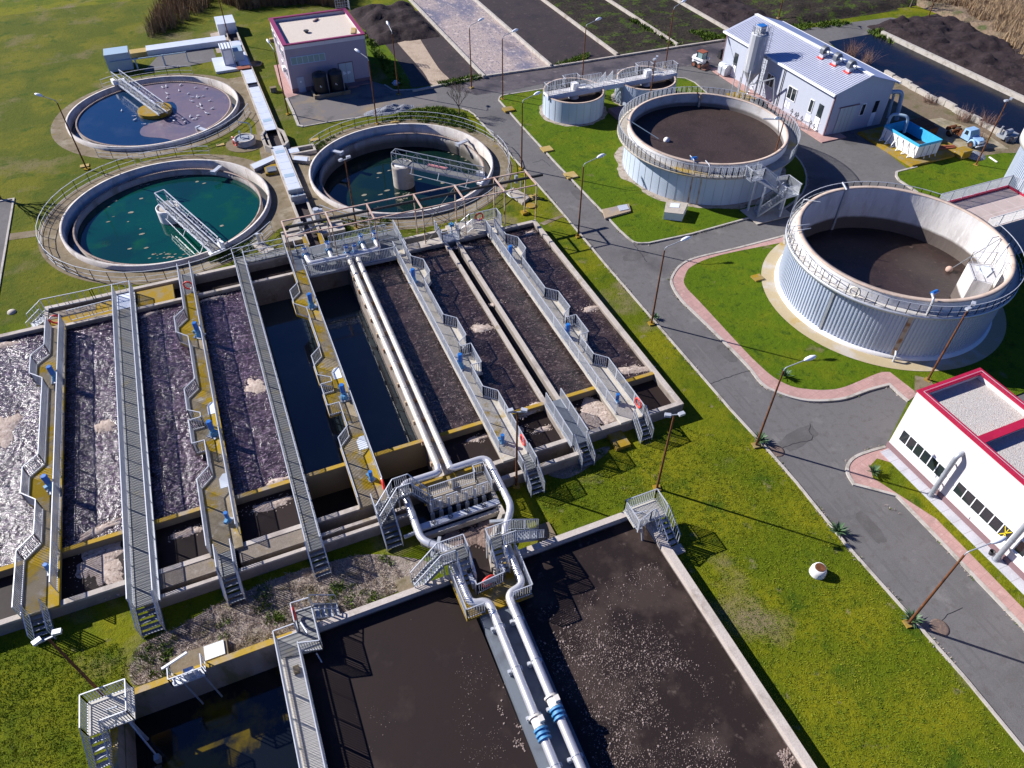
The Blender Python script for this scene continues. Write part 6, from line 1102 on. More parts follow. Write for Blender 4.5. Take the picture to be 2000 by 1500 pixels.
for s in (-.2,.2): ld_.bar((SX+1.2,SY-.5+s,.3),(SX+1.2,SY-.5+s,8.6),.035)
for i in range(26): ld_.bar((SX+1.2,SY-.7,.5+i*.3),(SX+1.2,SY-.3,.5+i*.3),.025)
for i in range(9): ld_.tube([(SX+1.2+.35*math.sin(a),SY-.5+.35*math.cos(a)*-1,2.6+i*.7) for a in [PI*k/8 for k in range(9)]],.016,5,False)
part(t, 'ladder', ld_, M['galvd']); part(t, 'feed_pipe', MB().bar((SX-.2,SY-.4,1.7),(SX+.6,SY-3.6,3.6),.14).bar((SX+.6,SY-3.6,3.6),(SX+.9,SY-4.2,.3),.1), M['galvd'])
for i, (x, y) in enumerate(((61.0,72.2),(60.6,72.8),(61.4,71.5))): part(t, 'filling_pipe', MB().tube([(x,y,0),(x,y,2.6)],.05,8), M['galv'])
part(t, 'slab', MB().box(60.4,70.0,0,63.6,73.6,.1), M['lich'])
solo('pump_set', MB().box(60.6,67.2,0,62.2,69.4,.4).tube([(60.9,67.5,.8),(60.9,69.2,.8)],.35,12).tube([(61.8,67.5,.7),(61.8,69.2,.7)],.3,12).cyl((61.3,68.3),.5,.4,1.2,14), M['blackst'], 'dark pump set with drums half hidden behind the smooth tank', 'pump', (61.4,68.3,0)); dr = solo('steel_barrier', MB().rail([(57.9,66.6,0),(61.8,64.3,0),(63.3,61.3,0)],h=1.0,bal=.5,mid=1), M['galvd'], 'steel barrier railing between the smooth tank and the shed', 'railing', (61,64,0))
for y, lab in ((65.0,'black bicycle-like hoop farthest along the shed footway'),(63.9,'black hoop near the middle of the shed footway'),(61.6,'black hoop beside the white door of the shed')): solo('cable_hoop', MB().tube([(63.7,y-.2,.75),(63.7,y,1.1),(63.7,y+.2,.75),(63.7,y-.2,.75),(63.7,y,.6),(63.7,y,0)],.05,6,False), M['blackst'], lab.replace('bicycle-like ',''), 'hoop', (63.6,y,.3), 'black hoops along the shed footway')
# ================================================================== LAMPS
def lamp(kind, label, hgt, pm, group='rusty street lamps'):
    t = thing('street_lamp', label, 'lamp', (0,0,0), group)
    part(t, 'footing', MB().box(-.24,-.24,0,.24,.24,.12), M['lich'] if pm != 'rustp' else M['conc'])
    part(t, 'pole', MB().tube([(0,0,0),(0,0,hgt*.55),(0,0,hgt)], [.085,.07,.055], 10), M[pm])
    if kind == 'arm':
        part(t, 'arm', MB().tube(bend([(0,0,hgt-.1),(.05,0,hgt+.25),(1.35,.0,hgt+.62)],.2), .035, 8), M['galvd'])
        h = MB(); h.lathe((0,0),[(0.01,0)],3); h = MB(); h.tube([(1.25,0,hgt+.6),(1.4,0,hgt+.66),(1.7,0,hgt+.74),(1.95,0,hgt+.78),(2.05,0,hgt+.79)], [.05,.13,.16,.11,.03], 12)
        part(t, 'lamp_head', h, M['lampw'])
    else:
        part(t, 'crossbar', MB().bar((-.55,0,hgt-.02),(.55,0,hgt-.02),.07), M['galvd'])
        for s in (-1,1): part(t, 'floodlight', MB().obox((s*.42,-.05),(1,.3*s),.19,.12,hgt,hgt+.16), M['galv'])
    return t
A0 = lamp('arm', 'rusty street lamp nearest the camera, leaning over the road by two agaves', 7.3, 'rust'); A0.location = (28.6,9.35,0); A0.rotation_euler = (0,0,R(-8))
main = [((28.62,23.75),-8,'second rusty street lamp from the bottom along the road, beside a manhole cover'),((28.6,38.05),-6,'rusty street lamp on the lawn opposite the pink kerb corner'),((28.7,51.9),-2,'rusty street lamp across the road from the white slab hatch'),((28.85,65.9),0,'rusty street lamp between the black-green clarifier and the road'),
        ((31.2,87.6),8,'rusty street lamp by the drying beds near the bare tree junction'),((33.6,82.9),0,'rusty street lamp with orange foot at the thickener lawn corner'),((44.5,82.6),0,'rusty street lamp rising behind the left thickener'),((57.8,84.0),12,'rusty street lamp at the far lawn corner near the loader'),((50.9,52.6),200,'lamp top rising behind the rim of the corrugated tank')]
rst = lambda a: R(a)
for (x, y), a, l in main: dup(A0, (x,y,0), R(a), l)
d = dup(A0, (8.05,88.9,0), R(100), 'dark thin street lamp left of the mauve building'); d = dup(A0, (4.64,115,0), R(170), 'dark thin lamp pole at the far end of the canal'); dup(A0, tuple(at(170,331,0)), R(150), 'dark thin lamp pole left of the two left clarifiers'); dup(A0, (22.0,89.3,0), R(90), 'dark lamp pole standing in the shade right of the mauve building'); dup(A0, (17.3,82.4,0), R(120), 'dark lamp pole in front of the stained yard'); dup(A0, tuple(at(1520,36,0)), R(90), 'far lamp pole beyond the metal shed roof'); dup(A0, tuple(at(1812,36,0)), R(90), 'distant rusty pole in the scrub at the top right')
F0 = lamp('flood', 'rusty floodlight pole on the lawn behind the right settling tank corner', 7.25, 'rust', 'floodlight poles'); F0.location = (20.28,23.2,0); F0.rotation_euler = (0,0,R(-15))
dup(F0, (44.7,24.1,0), R(20), 'rusty floodlight pole standing before the corrugated tank'); dup(F0, (-13.6,22.25,0), R(190), 'rusty floodlight pole behind the left slatted platform'); dup(F0, tuple(at(697,447,0)), R(200), 'floodlight pole in front of the black-green clarifier'); dup(F0, (11.75,27.0,0), R(160), 'floodlight pole between the gate chamber and basin stairs'); dup(F0, (47.3,70.9,0), R(40), 'floodlight pole between the thickeners and the smooth tank'); dup(F0, (75.05,47.7,0), R(10), 'pale leaning floodlight pole beside the old blue lorry')
# ================================================================== HATCHES, COVERS, SMALL THINGS ON THE LAWN
def slab(px, py, wx, wy, h, m, label, z=0., rot=0.): 
    p = at(px, py, z+h); return solo('cover_slab', MB().obox((p.x,p.y),(math.cos(rot),math.sin(rot)),wx/2,wy/2,z,z+h), m, label, 'cover', (p.x,p.y,z), 'flat covers on the lawns')
slab(993,212,1.3,1.1,.2,M['lich'],'yellow cover slab at the corner of the thickener lawn',.09); slab(1068,290,1.2,1.1,.15,M['plank'],'yellow cover slab halfway along the thickener lawn kerb',.09); slab(1115,341,1.25,1.2,.15,M['plank'],'yellow cover slab nearest the middle of the thickener lawn kerb',.09)
slab(1480,541,.9,.8,.15,M['lich'],'yellow cover slab beside the corrugated tank apron',.09); slab(1207,855,1.1,1.7,.3,M['lich'],'mossy low block beside the basin stairs near the corner'); slab(165,323,.9,.6,.1,M['plank'],'tan cover slab on the left lawn by a dark pole'); slab(430,282,.9,.5,.1,M['plank'],'tan cover slab between the two left clarifiers'); slab(771,236,1.0,.7,.1,M['plank'],'tan cover slab behind the black-green clarifier'); slab(614,272,.9,.6,.1,M['plank'],'tan cover slab left of the black-green clarifier'); slab(533,170,.8,.6,.6,M['apron'],'round brown stump cover left of the mauve building'); slab(1042,384,.9,.9,.12,M['plank'],'yellow square slab below the canopy frame end')
slab(530,75,.6,.6,.4,M['plank'],'small orange box on the grass near the mauve building')
p = at(1037,401,.1); solo('round_cover', MB().cyl(p[:2],.5,0,.12,24), M['lich'], 'round yellow manhole cover under the canopy frame', 'cover', (p.x,p.y,0)); p = at(22,608,.1); solo('round_cover', MB().lathe(p[:2],[(.36,0),(.30,.12),(.01,.16)],22), M['conc'], 'round domed concrete cover on the lawn at the left edge', 'cover', (p.x,p.y,0))
p = at(499,124,.1); solo('round_pit', MB().lathe(p[:2],[(.9,0),(.9,.15),(.7,.15),(.7,.02),(.01,.02)],24), M['apron'], 'round brown pit ring on the grass beside the canal', 'pit', (p.x,p.y,0))
t = thing('hatch_slab', 'long brown concrete slab with a white hatch plate at the kerb of the thickener lawn', 'slab', (34.2,54.3,.09)); q = ats([(1176,409),(1228,398),(1232,412),(1182,426)],.25); part(t, 'slab', MB().prism(q,.09,.27), mk('rusty tan slab',(.40,.30,.2),[((.3,.26,.24),.5,.5,.6,8)],rough=.95,fine=.35)); part(t, 'plate', MB().prism(ats([(1206,402),(1224,399),(1229,408),(1211,412)],.3),.27,.32), M['steelw'])
t = thing('hatch_block', 'white-sided concrete hatch block on the lawn under the smooth tank', 'block', (39.5,52.4,.09)); q = ats([(1301,394),(1344,397),(1334,419),(1297,415)],.85); part(t, 'body', MB().prism(q,.09,.85), M['whitec']); part(t, 'top', MB().prism(q,.85,.9), M['conc']); part(t, 'plate', MB().prism(ats([(1310,397),(1328,398),(1326,406),(1308,405)],.9),.9,.93), M['door'])
t = thing('valve_chamber', 'pale slab with a steel gate frame on the lawn below the black-green clarifier', 'slab', tuple(at(1015,380,0))); q = ats([(990,372),(1003,366),(1035,384),(1020,396)],.3); part(t, 'slab', MB().prism(q,0,.3), M['conc']); p = at(1008,374,.3); part(t, 'frame', MB().bar((p.x-.5,p.y,.3),(p.x-.5,p.y,1.6),.09).bar((p.x+.5,p.y,.3),(p.x+.5,p.y,1.6),.09).bar((p.x-.5,p.y,1.6),(p.x+.5,p.y,1.6),.1).box(p.x-.15,p.y-.15,1.3,p.x+.15,p.y+.15,2.1), M['galvd']); part(t, 'hose', MB().tube(bend([tuple(at(985,373,.5)),tuple(at(1000,388,.3)),tuple(at(1022,384,.4))],.5),.06,6), M['galv'])
t = thing('valve_chamber', 'pale slab with a small valve stand beside the green clarifier and basin corner', 'slab', tuple(at(515,480,0))); q = ats([(491,476),(508,469),(536,486),(515,496)],.25); part(t, 'slab', MB().prism(q,0,.25), M['conc']); p = at(507,474,.3); part(t, 'stand', MB().rail([(p.x-.4,p.y,.25),(p.x+.4,p.y,.25),(p.x+.4,p.y-.5,.25)],h=1.0,bal=0).cyl((p.x,p.y),.16,.25,1.3,10), M['galv'])
p = at(1600,1112,.4); t = thing('well_ring', 'white conical concrete well ring with a rusty lid standing on the lawn', 'well', (p.x,p.y,0)); part(t, 'ring', MB().lathe((p.x,p.y),[(.48,0),(.46,.35),(.37,.60),(.30,.60)],28), M['whitec']); part(t, 'lid', MB().cyl((p.x+.02,p.y),.30,.57,.62,24), M['rust'])
for px, py, r, lab in ((1517,881,.42,'round rusty manhole cover in the road by the second lamp'),(1835,1226,.42,'round manhole cover in the road near the lowest lamp'),(1612,512-0,.01,'')):
    if lab: p = at(px,py,0); solo('manhole_cover', MB().cyl(p[:2],r,.0,.018,24).lathe(p[:2],[(r+.12,.0),(r+.12,.02),(r,.02)],24), mk('manhole iron',(.12,.085,.07),[((.2,.13,.09),8,.5,.66)],rough=.8), lab, 'manhole cover', (p.x,p.y,0))
cr = MB()
def crack(pts, w=.02):
    P = [at(x,y,0) for x,y in pts]
    for a, b in zip(P, P[1:]):
        n = max(2,int((b-a).length/.25)); prev = a
        for i in range(1,n+1): q = a.lerp(b,i/n)+Vector((random.uniform(-.06,.06),random.uniform(-.06,.06),0)); cr.obox(((prev.x+q.x)/2,(prev.y+q.y)/2),(q.x-prev.x,q.y-prev.y),(q-prev).length/2+.01,w,.007,.012); prev = q
crack([(1528,875),(1555,866),(1585,860),(1586,850),(1580,840),(1582,826)]); crack([(1385,750),(1420,738),(1460,725)]); crack([(1840,1212),(1850,1200),(1880,1185)]); crack([(1238,476),(1255,500),(1263,512)]); crack([(1075,325),(1060,312),(1040,318)]); crack([(1150,455),(1185,462)],.012)
struct('road_crack', cr, M['black'])
tr_ = MB(); tr_.box(71.1,49.7,.3,71.3,49.8,.4)
# ================================================================== YARD BY THE METAL SHED: container, lorry, loader, bins
t = thing('liner_container', 'open white panel container with a sky blue liner and white props', 'container', (71.1,53.6,.3))
q0, q1 = (69.45,51.1), (72.7,56.2); x0, y0, x1, y1 = 69.45, 51.1, 72.7, 56.25
part(t, 'panel', MB().box(x0,y0,.3,x0+.08,y1,1.75).box(x1-.08,y0,.3,x1,y1,1.75).box(x0+.08,y0+.002,.3,x1-.08,y0+.08,1.748).box(x0+.08,y1-.08,.3,x1-.08,y1-.002,1.748), M['white'])
part(t, 'liner', MB().box(x0-.03,y0-.03,1.62,x0+.05,y1+.03,1.9).box(x1-.05,y0-.03,1.62,x1+.03,y1+.03,1.898).box(x0+.05,y0-.03,1.62,x1-.05,y0+.05,1.896).box(x0+.05,y1-.05,1.62,x1-.05,y1+.03,1.894).box(x0+.09,y0+.09,.5,x0+.12,y1-.09,1.8).box(x1-.12,y0+.09,.5,x1-.09,y1-.09,1.8).box(x0+.12,y0+.09,.5,x1-.12,y0+.12,1.8).box(x0+.12,y1-.12,.5,x1-.12,y1-.09,1.8), M['poolb'])
part(t, 'contents', MB().box(x0+.1,y0+.1,.3,x1-.1,y1-.1,.75), M['bedm']); fm = MB(); foam(fm,(70.9,52.2),.8,.7,.8,3.); part(t, 'sludge_pile', fm, M['sponge'])
for i in range(6): y = y0+.45+i*.85; part(t, 'prop', MB().bar((x0-.02,y,1.55),(x0-.62,y,.32),.07).bar((x0-.02,y,.32),(x0-.62,y,.32),.07), M['white']); 
for i in range(3): x = x0+.9+i*.8; part(t, 'prop', MB().bar((x,y0-.02,1.55),(x,y0-.5,.32),.06), M['white'])
jm = MB()
for i in range(6): y = y0+.45+i*.85; jm.box(x0-.012,y-.02,.3,x0,y+.02,1.6)
for i in range(3): x = x0+.9+i*.8; jm.box(x-.02,y0-.012,.3,x+.02,y0,1.6)
part(t, 'panel_joint', jm, M['blackst'])
# old lorry
t = thing('old_lorry', 'old light blue bonneted lorry with a bare rusty chassis beside the container', 'lorry', (78.3,52,0)); L0 = Vector((78.35,50.6,0))
def LB(mb, x0,y0,z0,x1,y1,z1): return mb.box(L0.x+x0,L0.y+y0,z0,L0.x+x1,L0.y+y1,z1)
cab = MB(); cab.add([(L0.x+x,L0.y+y,z) for x,y,z in [(-1,.7,.75),(1,.7,.75),(1,2.1,.75),(-1,2.1,.75),(-1,.7,1.5),(1,.7,1.5),(-.85,1.05,2.2),(.85,1.05,2.2),(.85,2.05,2.2),(-.85,2.05,2.2),(1,2.1,1.5),(-1,2.1,1.5)]], [(0,1,5,4),(4,5,7,6),(6,7,8,9),(1,2,10,5),(5,10,8,7),(3,0,4,11),(11,4,6,9),(2,3,11,10),(10,11,9,8)])
part(t, 'cab', cab, M['skyb']); bn = MB(); bn.add([(L0.x+x,L0.y+y,z) for x,y,z in [(-.6,-.75,.8),(.6,-.75,.8),(.7,.7,.8),(-.7,.7,.8),(-.5,-.7,1.3),(.5,-.7,1.3),(.65,.72,1.5),(-.65,.72,1.5)]], [(0,1,5,4),(4,5,6,7),(1,2,6,5),(3,0,4,7)]); part(t, 'bonnet', bn, M['skyb'])
part(t, 'mudguard', MB().tube([(L0.x-.85+0,L0.y+.55*math.cos(a)+.05,.55+.62*math.sin(a)) for a in [PI*i/8 for i in range(9)]],.17,8).tube([(L0.x+.85,L0.y+.55*math.cos(a)+.05,.55+.62*math.sin(a)) for a in [PI*i/8 for i in range(9)]],.17,8), M['skyb']); part(t, 'grille', LB(LB(MB(),-.55,-.79,.85,.55,-.752,1.2),-1,-.95,.5,1,-.85,.68), M['white'])
part(t, 'windscreen', MB().add([(L0.x+x,L0.y+y,z) for x,y,z in [(-.82,.72,1.54),(.82,.72,1.54),(.72,1.0,2.12),(-.72,1.0,2.12)]], [(0,1,2,3)]) or (lambda m: (m.add([(L0.x+x,L0.y+y-.012,z) for x,y,z in [(-.82,.72,1.54),(.82,.72,1.54),(.72,1.0,2.12),(-.72,1.0,2.12)]], [(0,1,2,3)]), m)[1])(MB()), M['glassp'])
m_ = MB(); m_.add([(L0.x+x,L0.y+y,z) for x,y,z in [(-1.005,1.15,1.5),(-1.005,1.8,1.5),(-.9,1.75,2.05),(-.9,1.25,2.05)]], [(0,1,2,3)]); part(t, 'side_window', m_, M['glass'])
def wheel(x, y, r=.5, w=.25):
    wh = part(t, 'wheel', MB().tube([(x-w/2,y,r),(x+w/2,y,r)],r,20), M['tyre']); part(wh, 'rim', MB().tube([(x-w/2-.01,y,r),(x+w/2+.01,y,r)],r*.5,14), M['rust'])
wheel(L0.x-.9,L0.y+.05); wheel(L0.x+.9,L0.y+.05); wheel(L0.x-.85,L0.y+4.1,.5,.5); wheel(L0.x+.85,L0.y+4.1,.5,.5)
part(t, 'chassis', LB(LB(LB(MB(),-.5,1.6,.6,-.35,5.4,.8),.35,1.6,.6,.5,5.4,.8),-.5,3.0,.65,.5,3.2,.85), M['rust']); part(t, 'rear_gear', LB(LB(LB(MB(),-.9,3.7,.8,.9,3.95,1.1),-.3,2.4,.8,.5,3.1,1.3),-.9,4.7,.7,.9,5.0,1.2).tube([(L0.x-.6,L0.y+4.4,1.2),(L0.x+.8,L0.y+4.0,1.3)],.12,8), M['rust'])
t.scale = (.76,.76,.76)
# scrap around it
solo('scrap_bin', MB().box(74.2,54.6,0,76.2,57.0,1.1).box(74.0,55.4,1.1,76.4,57.3,1.16), M['rust'], 'rusty open skip behind the blue-lined container', 'skip', (75.2,55.8,0)); solo('scrap_beam', MB().obox((74.4,51.9),(1,-.3),1.4,.12,.3,.45).obox((74.3,51.5),(1,-.2),1.3,.1,.3,.42), M['orange'], 'red and blue scrap beams lying beside the container', 'scrap', (74.4,51.7,.3)); solo('concrete_tub', MB().box(74.4,49.2,0,75.7,50.2,.9).box(74.35,49.15,.9,75.75,50.25,.98), M['lich'], 'mossy concrete cube near the pale floodlight pole', 'block', (75,49.7,0)); solo('gravel_pile', MB().lathe((76.6,49.3),[(1.3,0),(.9,.22),(.3,.4),(.01,.42)],22), M['gravelb'], 'low pile of grey gravel beside the mossy cube', 'gravel pile', (76.6,49.3,0)); solo('scrap_trailer', MB().box(82.0,50.4,.4,84.3,51.5,.7).tube([(82.4,50.9,.9),(83.4,50.9,1.0)],.3,10).cyl((82.2,51.3),.12,.7,1.6,8).tube([(82.6,50.3,.3),(82.6,50.4,.3)],.3,12), M['galvd'], 'grey scrap machine on the concrete edge behind the pale pole', 'machine', (83,51,0))
solo('white_post', MB().bar(tuple(at(1932,307,.1)),tuple(at(1947,317,.1)),.15), M['white'], 'white plank lying on the grass near the old lorry', 'plank', tuple(at(1940,312,0)))
# loader
t = thing('skid_loader', 'small white skid steer loader with a cage cab parked on the dirty asphalt', 'loader', (62.4,82.0,0)); a = R(-75); d = Vector((math.cos(a),math.sin(a),0)); s = Vector((-d.y,d.x,0)); o = Vector((62.3,82.3,0))
def ob(mb, f, l, hf, hl, z0, z1): c = o+d*f+s*l; return mb.obox((c.x,c.y),d,hf,hl,z0,z1)
part(t, 'body', ob(ob(MB(),-.35,0,.75,.5,.45,1.05),-.95,0,.25,.5,.5,1.35), M['white']); part(t, 'arm', ob(ob(MB(),-.2,.62,.95,.09,1.0,1.25),-.2,-.62,.95,.09,1.0,1.25), M['white'])
cg = MB(); 
for f in (-.55,.4):
    for l in (-.45,.45): p = o+d*f+s*l; cg.bar((p.x,p.y,1.0),(p.x,p.y,1.98),.07)
part(t, 'cab_cage', cg, M['blackst']); part(t, 'cab_glass', ob(MB(),-.08,0,.45,.42,1.05,1.9), M['glassp']); part(t, 'roof', ob(MB(),-.08,0,.55,.5,1.98,2.05), M['orange'])
for f in (-.6,.35):
    for l in (-.68,.68): p = o+d*f+s*l; wh = part(t, 'wheel', MB().tube([p-s*.13+Vector((0,0,.36)),p+s*.13+Vector((0,0,.36))],.36,16), M['tyre']); part(wh, 'rim', MB().tube([p-s*.14+Vector((0,0,.36)),p+s*.14+Vector((0,0,.36))],.22,12), M['orange'])
part(t, 'bucket', ob(ob(MB(),1.05,0,.35,.75,.08,.18),.75,0,.06,.75,.1,.6), mk('brown bucket',(.2,.1,.07),rough=.7))
t = thing('tractor_loader', 'black bucket and red arm of a tractor peeping out behind the shed corner', 'tractor', (68,84.0,0)); bk = MB(); bk.obox((67.0,83.7),(1,.2),.9,.45,.15,.3).obox((67.3,84.1),(1,.2),.9,.06,.3,1.1).obox((66.1,83.6),(.2,1),.4,.05,.2,1.0); part(t, 'bucket', bk, M['black']); part(t, 'arm', MB().bar((68.0,84.2,.8),(71.5,85,1.9),.18).bar((67.6,84.6,.8),(71.2,85.6,1.9),.18), M['orange']); part(t, 'body', MB().box(71.3,84.4,.7,74,86,1.8), M['orange'])
for y in (84.2,86.1): part(t, 'wheel', MB().tube([(71.9,y-.2,.6),(71.9,y+.2,.6)],.6,16), M['tyre'])
p = at(1409,148,0); t = thing('waste_bin', 'round-lidded grey metal waste bin by the shed corner', 'bin', (p.x+.4,p.y,0)); x, y = p.x+.4, p.y+.1; part(t, 'body', MB().box(x-.55,y-.75,.2,x+.55,y+.75,1.0), M['galv']); part(t, 'lid', MB().tube([(x,y-.77,1.0),(x,y+.77,1.0)],.56,18), M['galv']); part(t, 'wheel', MB().tube([(x-.5,y-.6,.1),(x-.4,y-.6,.1)],.1,8).tube([(x-.5,y+.6,.1),(x-.4,y+.6,.1)],.1,8), M['tyre'])
solo('gravel_pile', MB().lathe((19.3,85.4),[(1.0,0)],3), M['gravelb'], 'x', 'x', (0,0,0)) if False else None
hp = MB(); nn = 26; vs = []; fs = []
for j in range(nn+1):
    for i in range(nn+1):
        u, v = i/nn*2-1, j/nn*2-1; r = math.hypot(u,v); h = max(0,1-r**1.6)*(.55+.5*noise.fractal(Vector((u*2.2,v*2.2,4)),1,2,5)); vs.append((19.6+3.3*u, 85.3+1.2*v, -.02+.9*max(0,h)))
hp.add(vs,[(j*(nn+1)+i,j*(nn+1)+i+1,(j+1)*(nn+1)+i+1,(j+1)*(nn+1)+i) for j in range(nn) for i in range(nn)],True)
solo('gravel_pile', hp, M['gravelb'], 'long pile of blue grey gravel at the edge of the stained yard', 'gravel pile', (19.6,85.3,0)); p = at(773,165,0); bg = MB(); foam(bg,(p.x,p.y),.4,.35,.2,6.); bg.lathe((p.x,p.y),[(.35,0),(.4,.25),(.2,.5),(.01,.55)],12); solo('rubbish_bag', bg, M['steelw'], 'pale blue rubbish bag lying in the shade by the mauve building', 'bag', (p.x,p.y,0))
# drying bed walls
for x, lab, m in ((33.8,'low pale wall left of the crusted drying bed','kerb'),(43.45,'low pale wall between the crusted and the dark drying beds','kerb'),(53.6,'low yellowed wall between the dark and the weedy drying beds','conc'),(63.3,'low wall between the two weedy drying beds','conc'),(73.5,'low wall behind the shed between drying beds','conc')):
    solo('bed_wall', MB().box(x-.16,89.8,0,x+.16,150,.42), M[m], lab, 'wall', (x,110,0), 'low walls between drying beds')
solo('bed_wall', MB().strip([(23.9,89.4),(33.8,90.25),(43.4,89.75),(63.4,89.35),(74,89.0)],.3,0,.22), M['conc'], 'long low kerb wall along the front of the drying beds', 'wall', (50,89.6,0)); solo('bed_wall', MB().box(93.3,40,0,93.75,82.2,.6), M['kerb'], 'long pale wall across the dark pond right of the shed', 'wall', (93.5,60,0))
rw = MB(); random.seed(3); y = 50.0
while y < 70: L = random.uniform(.7,1.8); rw.obox((83.4+random.uniform(-.12,.12),y+L/2),(random.uniform(-.06,.06),1),L/2*.96,.22,0,random.uniform(.45,.75)); y += L
solo('broken_wall', rw, M['kerb'], 'broken white block wall along the near edge of the dark pond', 'wall', (83.4,60,0))
# ================================================================== PLANTS
def agave(loc, label, r=.6, seed=1):
    random.seed(seed); mb = MB()
    for i in range(34):
        a = i*2.4; el = R(random.uniform(15,75)); L = r*random.uniform(.8,1.1); d = Vector((math.cos(a)*math.cos(el),math.sin(a)*math.cos(el),math.sin(el))); s = Vector((-math.sin(a),math.cos(a),0))*.05*r/.6
        b = Vector((0,0,.1)); m = b+d*L*.5; tpt = b+d*L-Vector((0,0,.06)); mb.add([b-s,b+s,m+s*.9+Vector((0,0,.03)),m-s*.9+Vector((0,0,.03)),tpt], [(0,1,2,3),(3,2,4)])
    o = solo('agave', mb, M['leaf'], label, 'plant', (0,0,0), 'spiky agaves by the kerbs'); o.location = loc; return o
for px, py, lab, r, z in ((1531,736,'spiky agave on the grass inside the pink footway',.75,.1),(1635,1040,'spiky agave on the left kerb of the road halfway up',.8,0),(1705,925,'round spiky shrub at the corner of the pink footway by the white building',.7,.1),(1484,862,'spiky agave at the foot of the second street lamp',.8,0),(1780,1212,'spiky agave at the foot of the lowest street lamp',.75,0),(1280,622,'small spiky agave at the foot of the lamp opposite the pink corner',.5,0)):
    p = at(px,py,z); agave((p.x,p.y,z), lab, r, int(px))
def branchy(mb, p, d, L, r, depth, spread=.6, up=.25):
    q = p + d*L; mb.tube([p,(p+q)/2+Vector((random.uniform(-.05,.05),random.uniform(-.05,.05),0))*L,q],[r,r*.85,r*.65],5,False)
    if depth == 0: return
    for _ in range(3 if depth > 1 else 4):
        nd = (d + Vector((random.uniform(-1,1),random.uniform(-1,1),random.uniform(-.4,.7)))*spread + Vector((0,0,up))).normalized(); branchy(mb, p.lerp(q,random.uniform(.55,1)), nd, L*random.uniform(.6,.85), r*.55, depth-1, spread, up)
def bare_tree(loc, label, hgt=3.4, seed=2, r=.09):
    random.seed(seed); t = thing('bare_tree', label, 'tree', loc); b = Vector(loc); part(t, 'trunk', MB().tube([b,b+Vector((.05,0,hgt*.2)),b+Vector((0,.05,hgt*.36))],[r,r*.85,r*.7],8), M['bark']); mb = MB()
    for i in range(5): a = 2*PI*i/5+random.random(); branchy(mb, b+Vector((0,0,hgt*random.uniform(.22,.36))), Vector((math.cos(a)*.6,math.sin(a)*.6,.9)).normalized(), hgt*.3, r*.5, 4)
    part(t, 'branches', mb, M['bark']); return t
bare_tree((27.1,80.9,0), 'small leafless tree at the road junction behind the black-green clarifier'); bare_tree((-22.6,80.5,0), 'bare spreading tree at the bend of the left edge road', 5.5, 9, .18); bare_tree(tuple(at(1778,14,0)), 'dark leafless tree in the scrub at the top right', 4.2, 5, .16)
def tuft(name, pts, m, label, cat, n, h, spread, group=None, kind=None, lean=.5, w=.012):
    """a clump of upright stems: many thin blades"""
    mb = MB()
    for p in pts:
        for _ in range(n):
            a = random.random()*2*PI; rr = spread*math.sqrt(random.random()); b = Vector((p[0]+rr*math.cos(a),p[1]+rr*math.sin(a),p[2] if len(p)>2 else 0)); H_ = h*random.uniform(.5,1.15); tp = b+Vector((random.gauss(0,lean)*H_,random.gauss(0,lean)*H_,H_)); s = Vector((math.cos(a*3),math.sin(a*3),0))*w*random.uniform(.6,1.4)
            mid = b.lerp(tp,.55)+Vector((0,0,.06*H_)); mb.add([b-s,b+s,mid+s*.8,mid-s*.8,tp],[(0,1,2,3),(3,2,4)])
    if kind: return struct(name, mb, m, kind)
    p = pts[0]; return solo(name, mb, m, label, cat, (p[0],p[1],p[2] if len(p)>2 else 0), group)
random.seed(21)
for px, py, h, lab in ((1660,110,2.2,'leafless reddish shrub behind the far shed wall'),(1690,125,2.0,'leafless reddish shrub in the middle behind the shed'),(1880,235,1.6,'leafless reddish shrub at the edge of the dark pond'),(1925,248,1.8,'tall leafless shrub beside the pale floodlight pole'),(1910,272,1.2,'low brown bush behind the old lorry'),(1815,200,1.0,'low grey bush by the broken white wall'),(235,1,1,'')):
    if lab: p = at(px,py,0); tuft('bare_shrub', [(p.x,p.y,0)], mk('shrub twigs',(.22,.13,.10),rough=.95) if 'twig' not in M else M['twig'], lab, 'shrub', 160, h, .8, None, None, .38, .012)
# weeds (nobody could count them)
def scatter(poly_px, n, z=0.):
    pts = [at(x,y,z) for x,y in poly_px]; xs = [p.x for p in pts]; ys = [p.y for p in pts]; out = []; P = [(p.x,p.y) for p in pts]; tries = 0
    while len(out) < n and tries < n*40:
        tries += 1; x, y = random.uniform(min(xs),max(xs)), random.uniform(min(ys),max(ys)); ins = False; j = len(P)-1
        for i in range(len(P)):
            if (P[i][1] > y) != (P[j][1] > y) and x < (P[j][0]-P[i][0])*(y-P[i][1])/(P[j][1]-P[i][1])+P[i][0]: ins = not ins
            j = i
        if ins: out.append((x,y,z))
    return out
dryp = [(760,1085),(700,1085),(620,1105),(540,1130),(460,1165),(400,1195),(330,1235),(270,1262),(255,1300),(262,1338),(330,1318),(430,1285),(540,1245),(640,1212),(740,1170),(800,1150)]
tuft('dry_weeds', scatter(dryp,1900), M['straw'], None, None, 9, .16, .16, kind='stuff', lean=.55, w=.014)
tuft('green_weeds', [p for p in scatter(dryp,330) if noise.noise(Vector((p[0]*.5,p[1]*.5,2)))>.1], M['shrubg'], None, None, 16, .26, .22, kind='stuff', lean=.6, w=.03)
tuft('green_weeds', scatter([(612,288),(640,272),(700,248),(740,240),(800,215),(860,208),(905,222),(925,250),(930,262),(890,248),(800,235),(720,243),(660,262),(618,296)],420), M['shrubg'], None, None, 14, .26, .26, kind='stuff', lean=.6, w=.035)
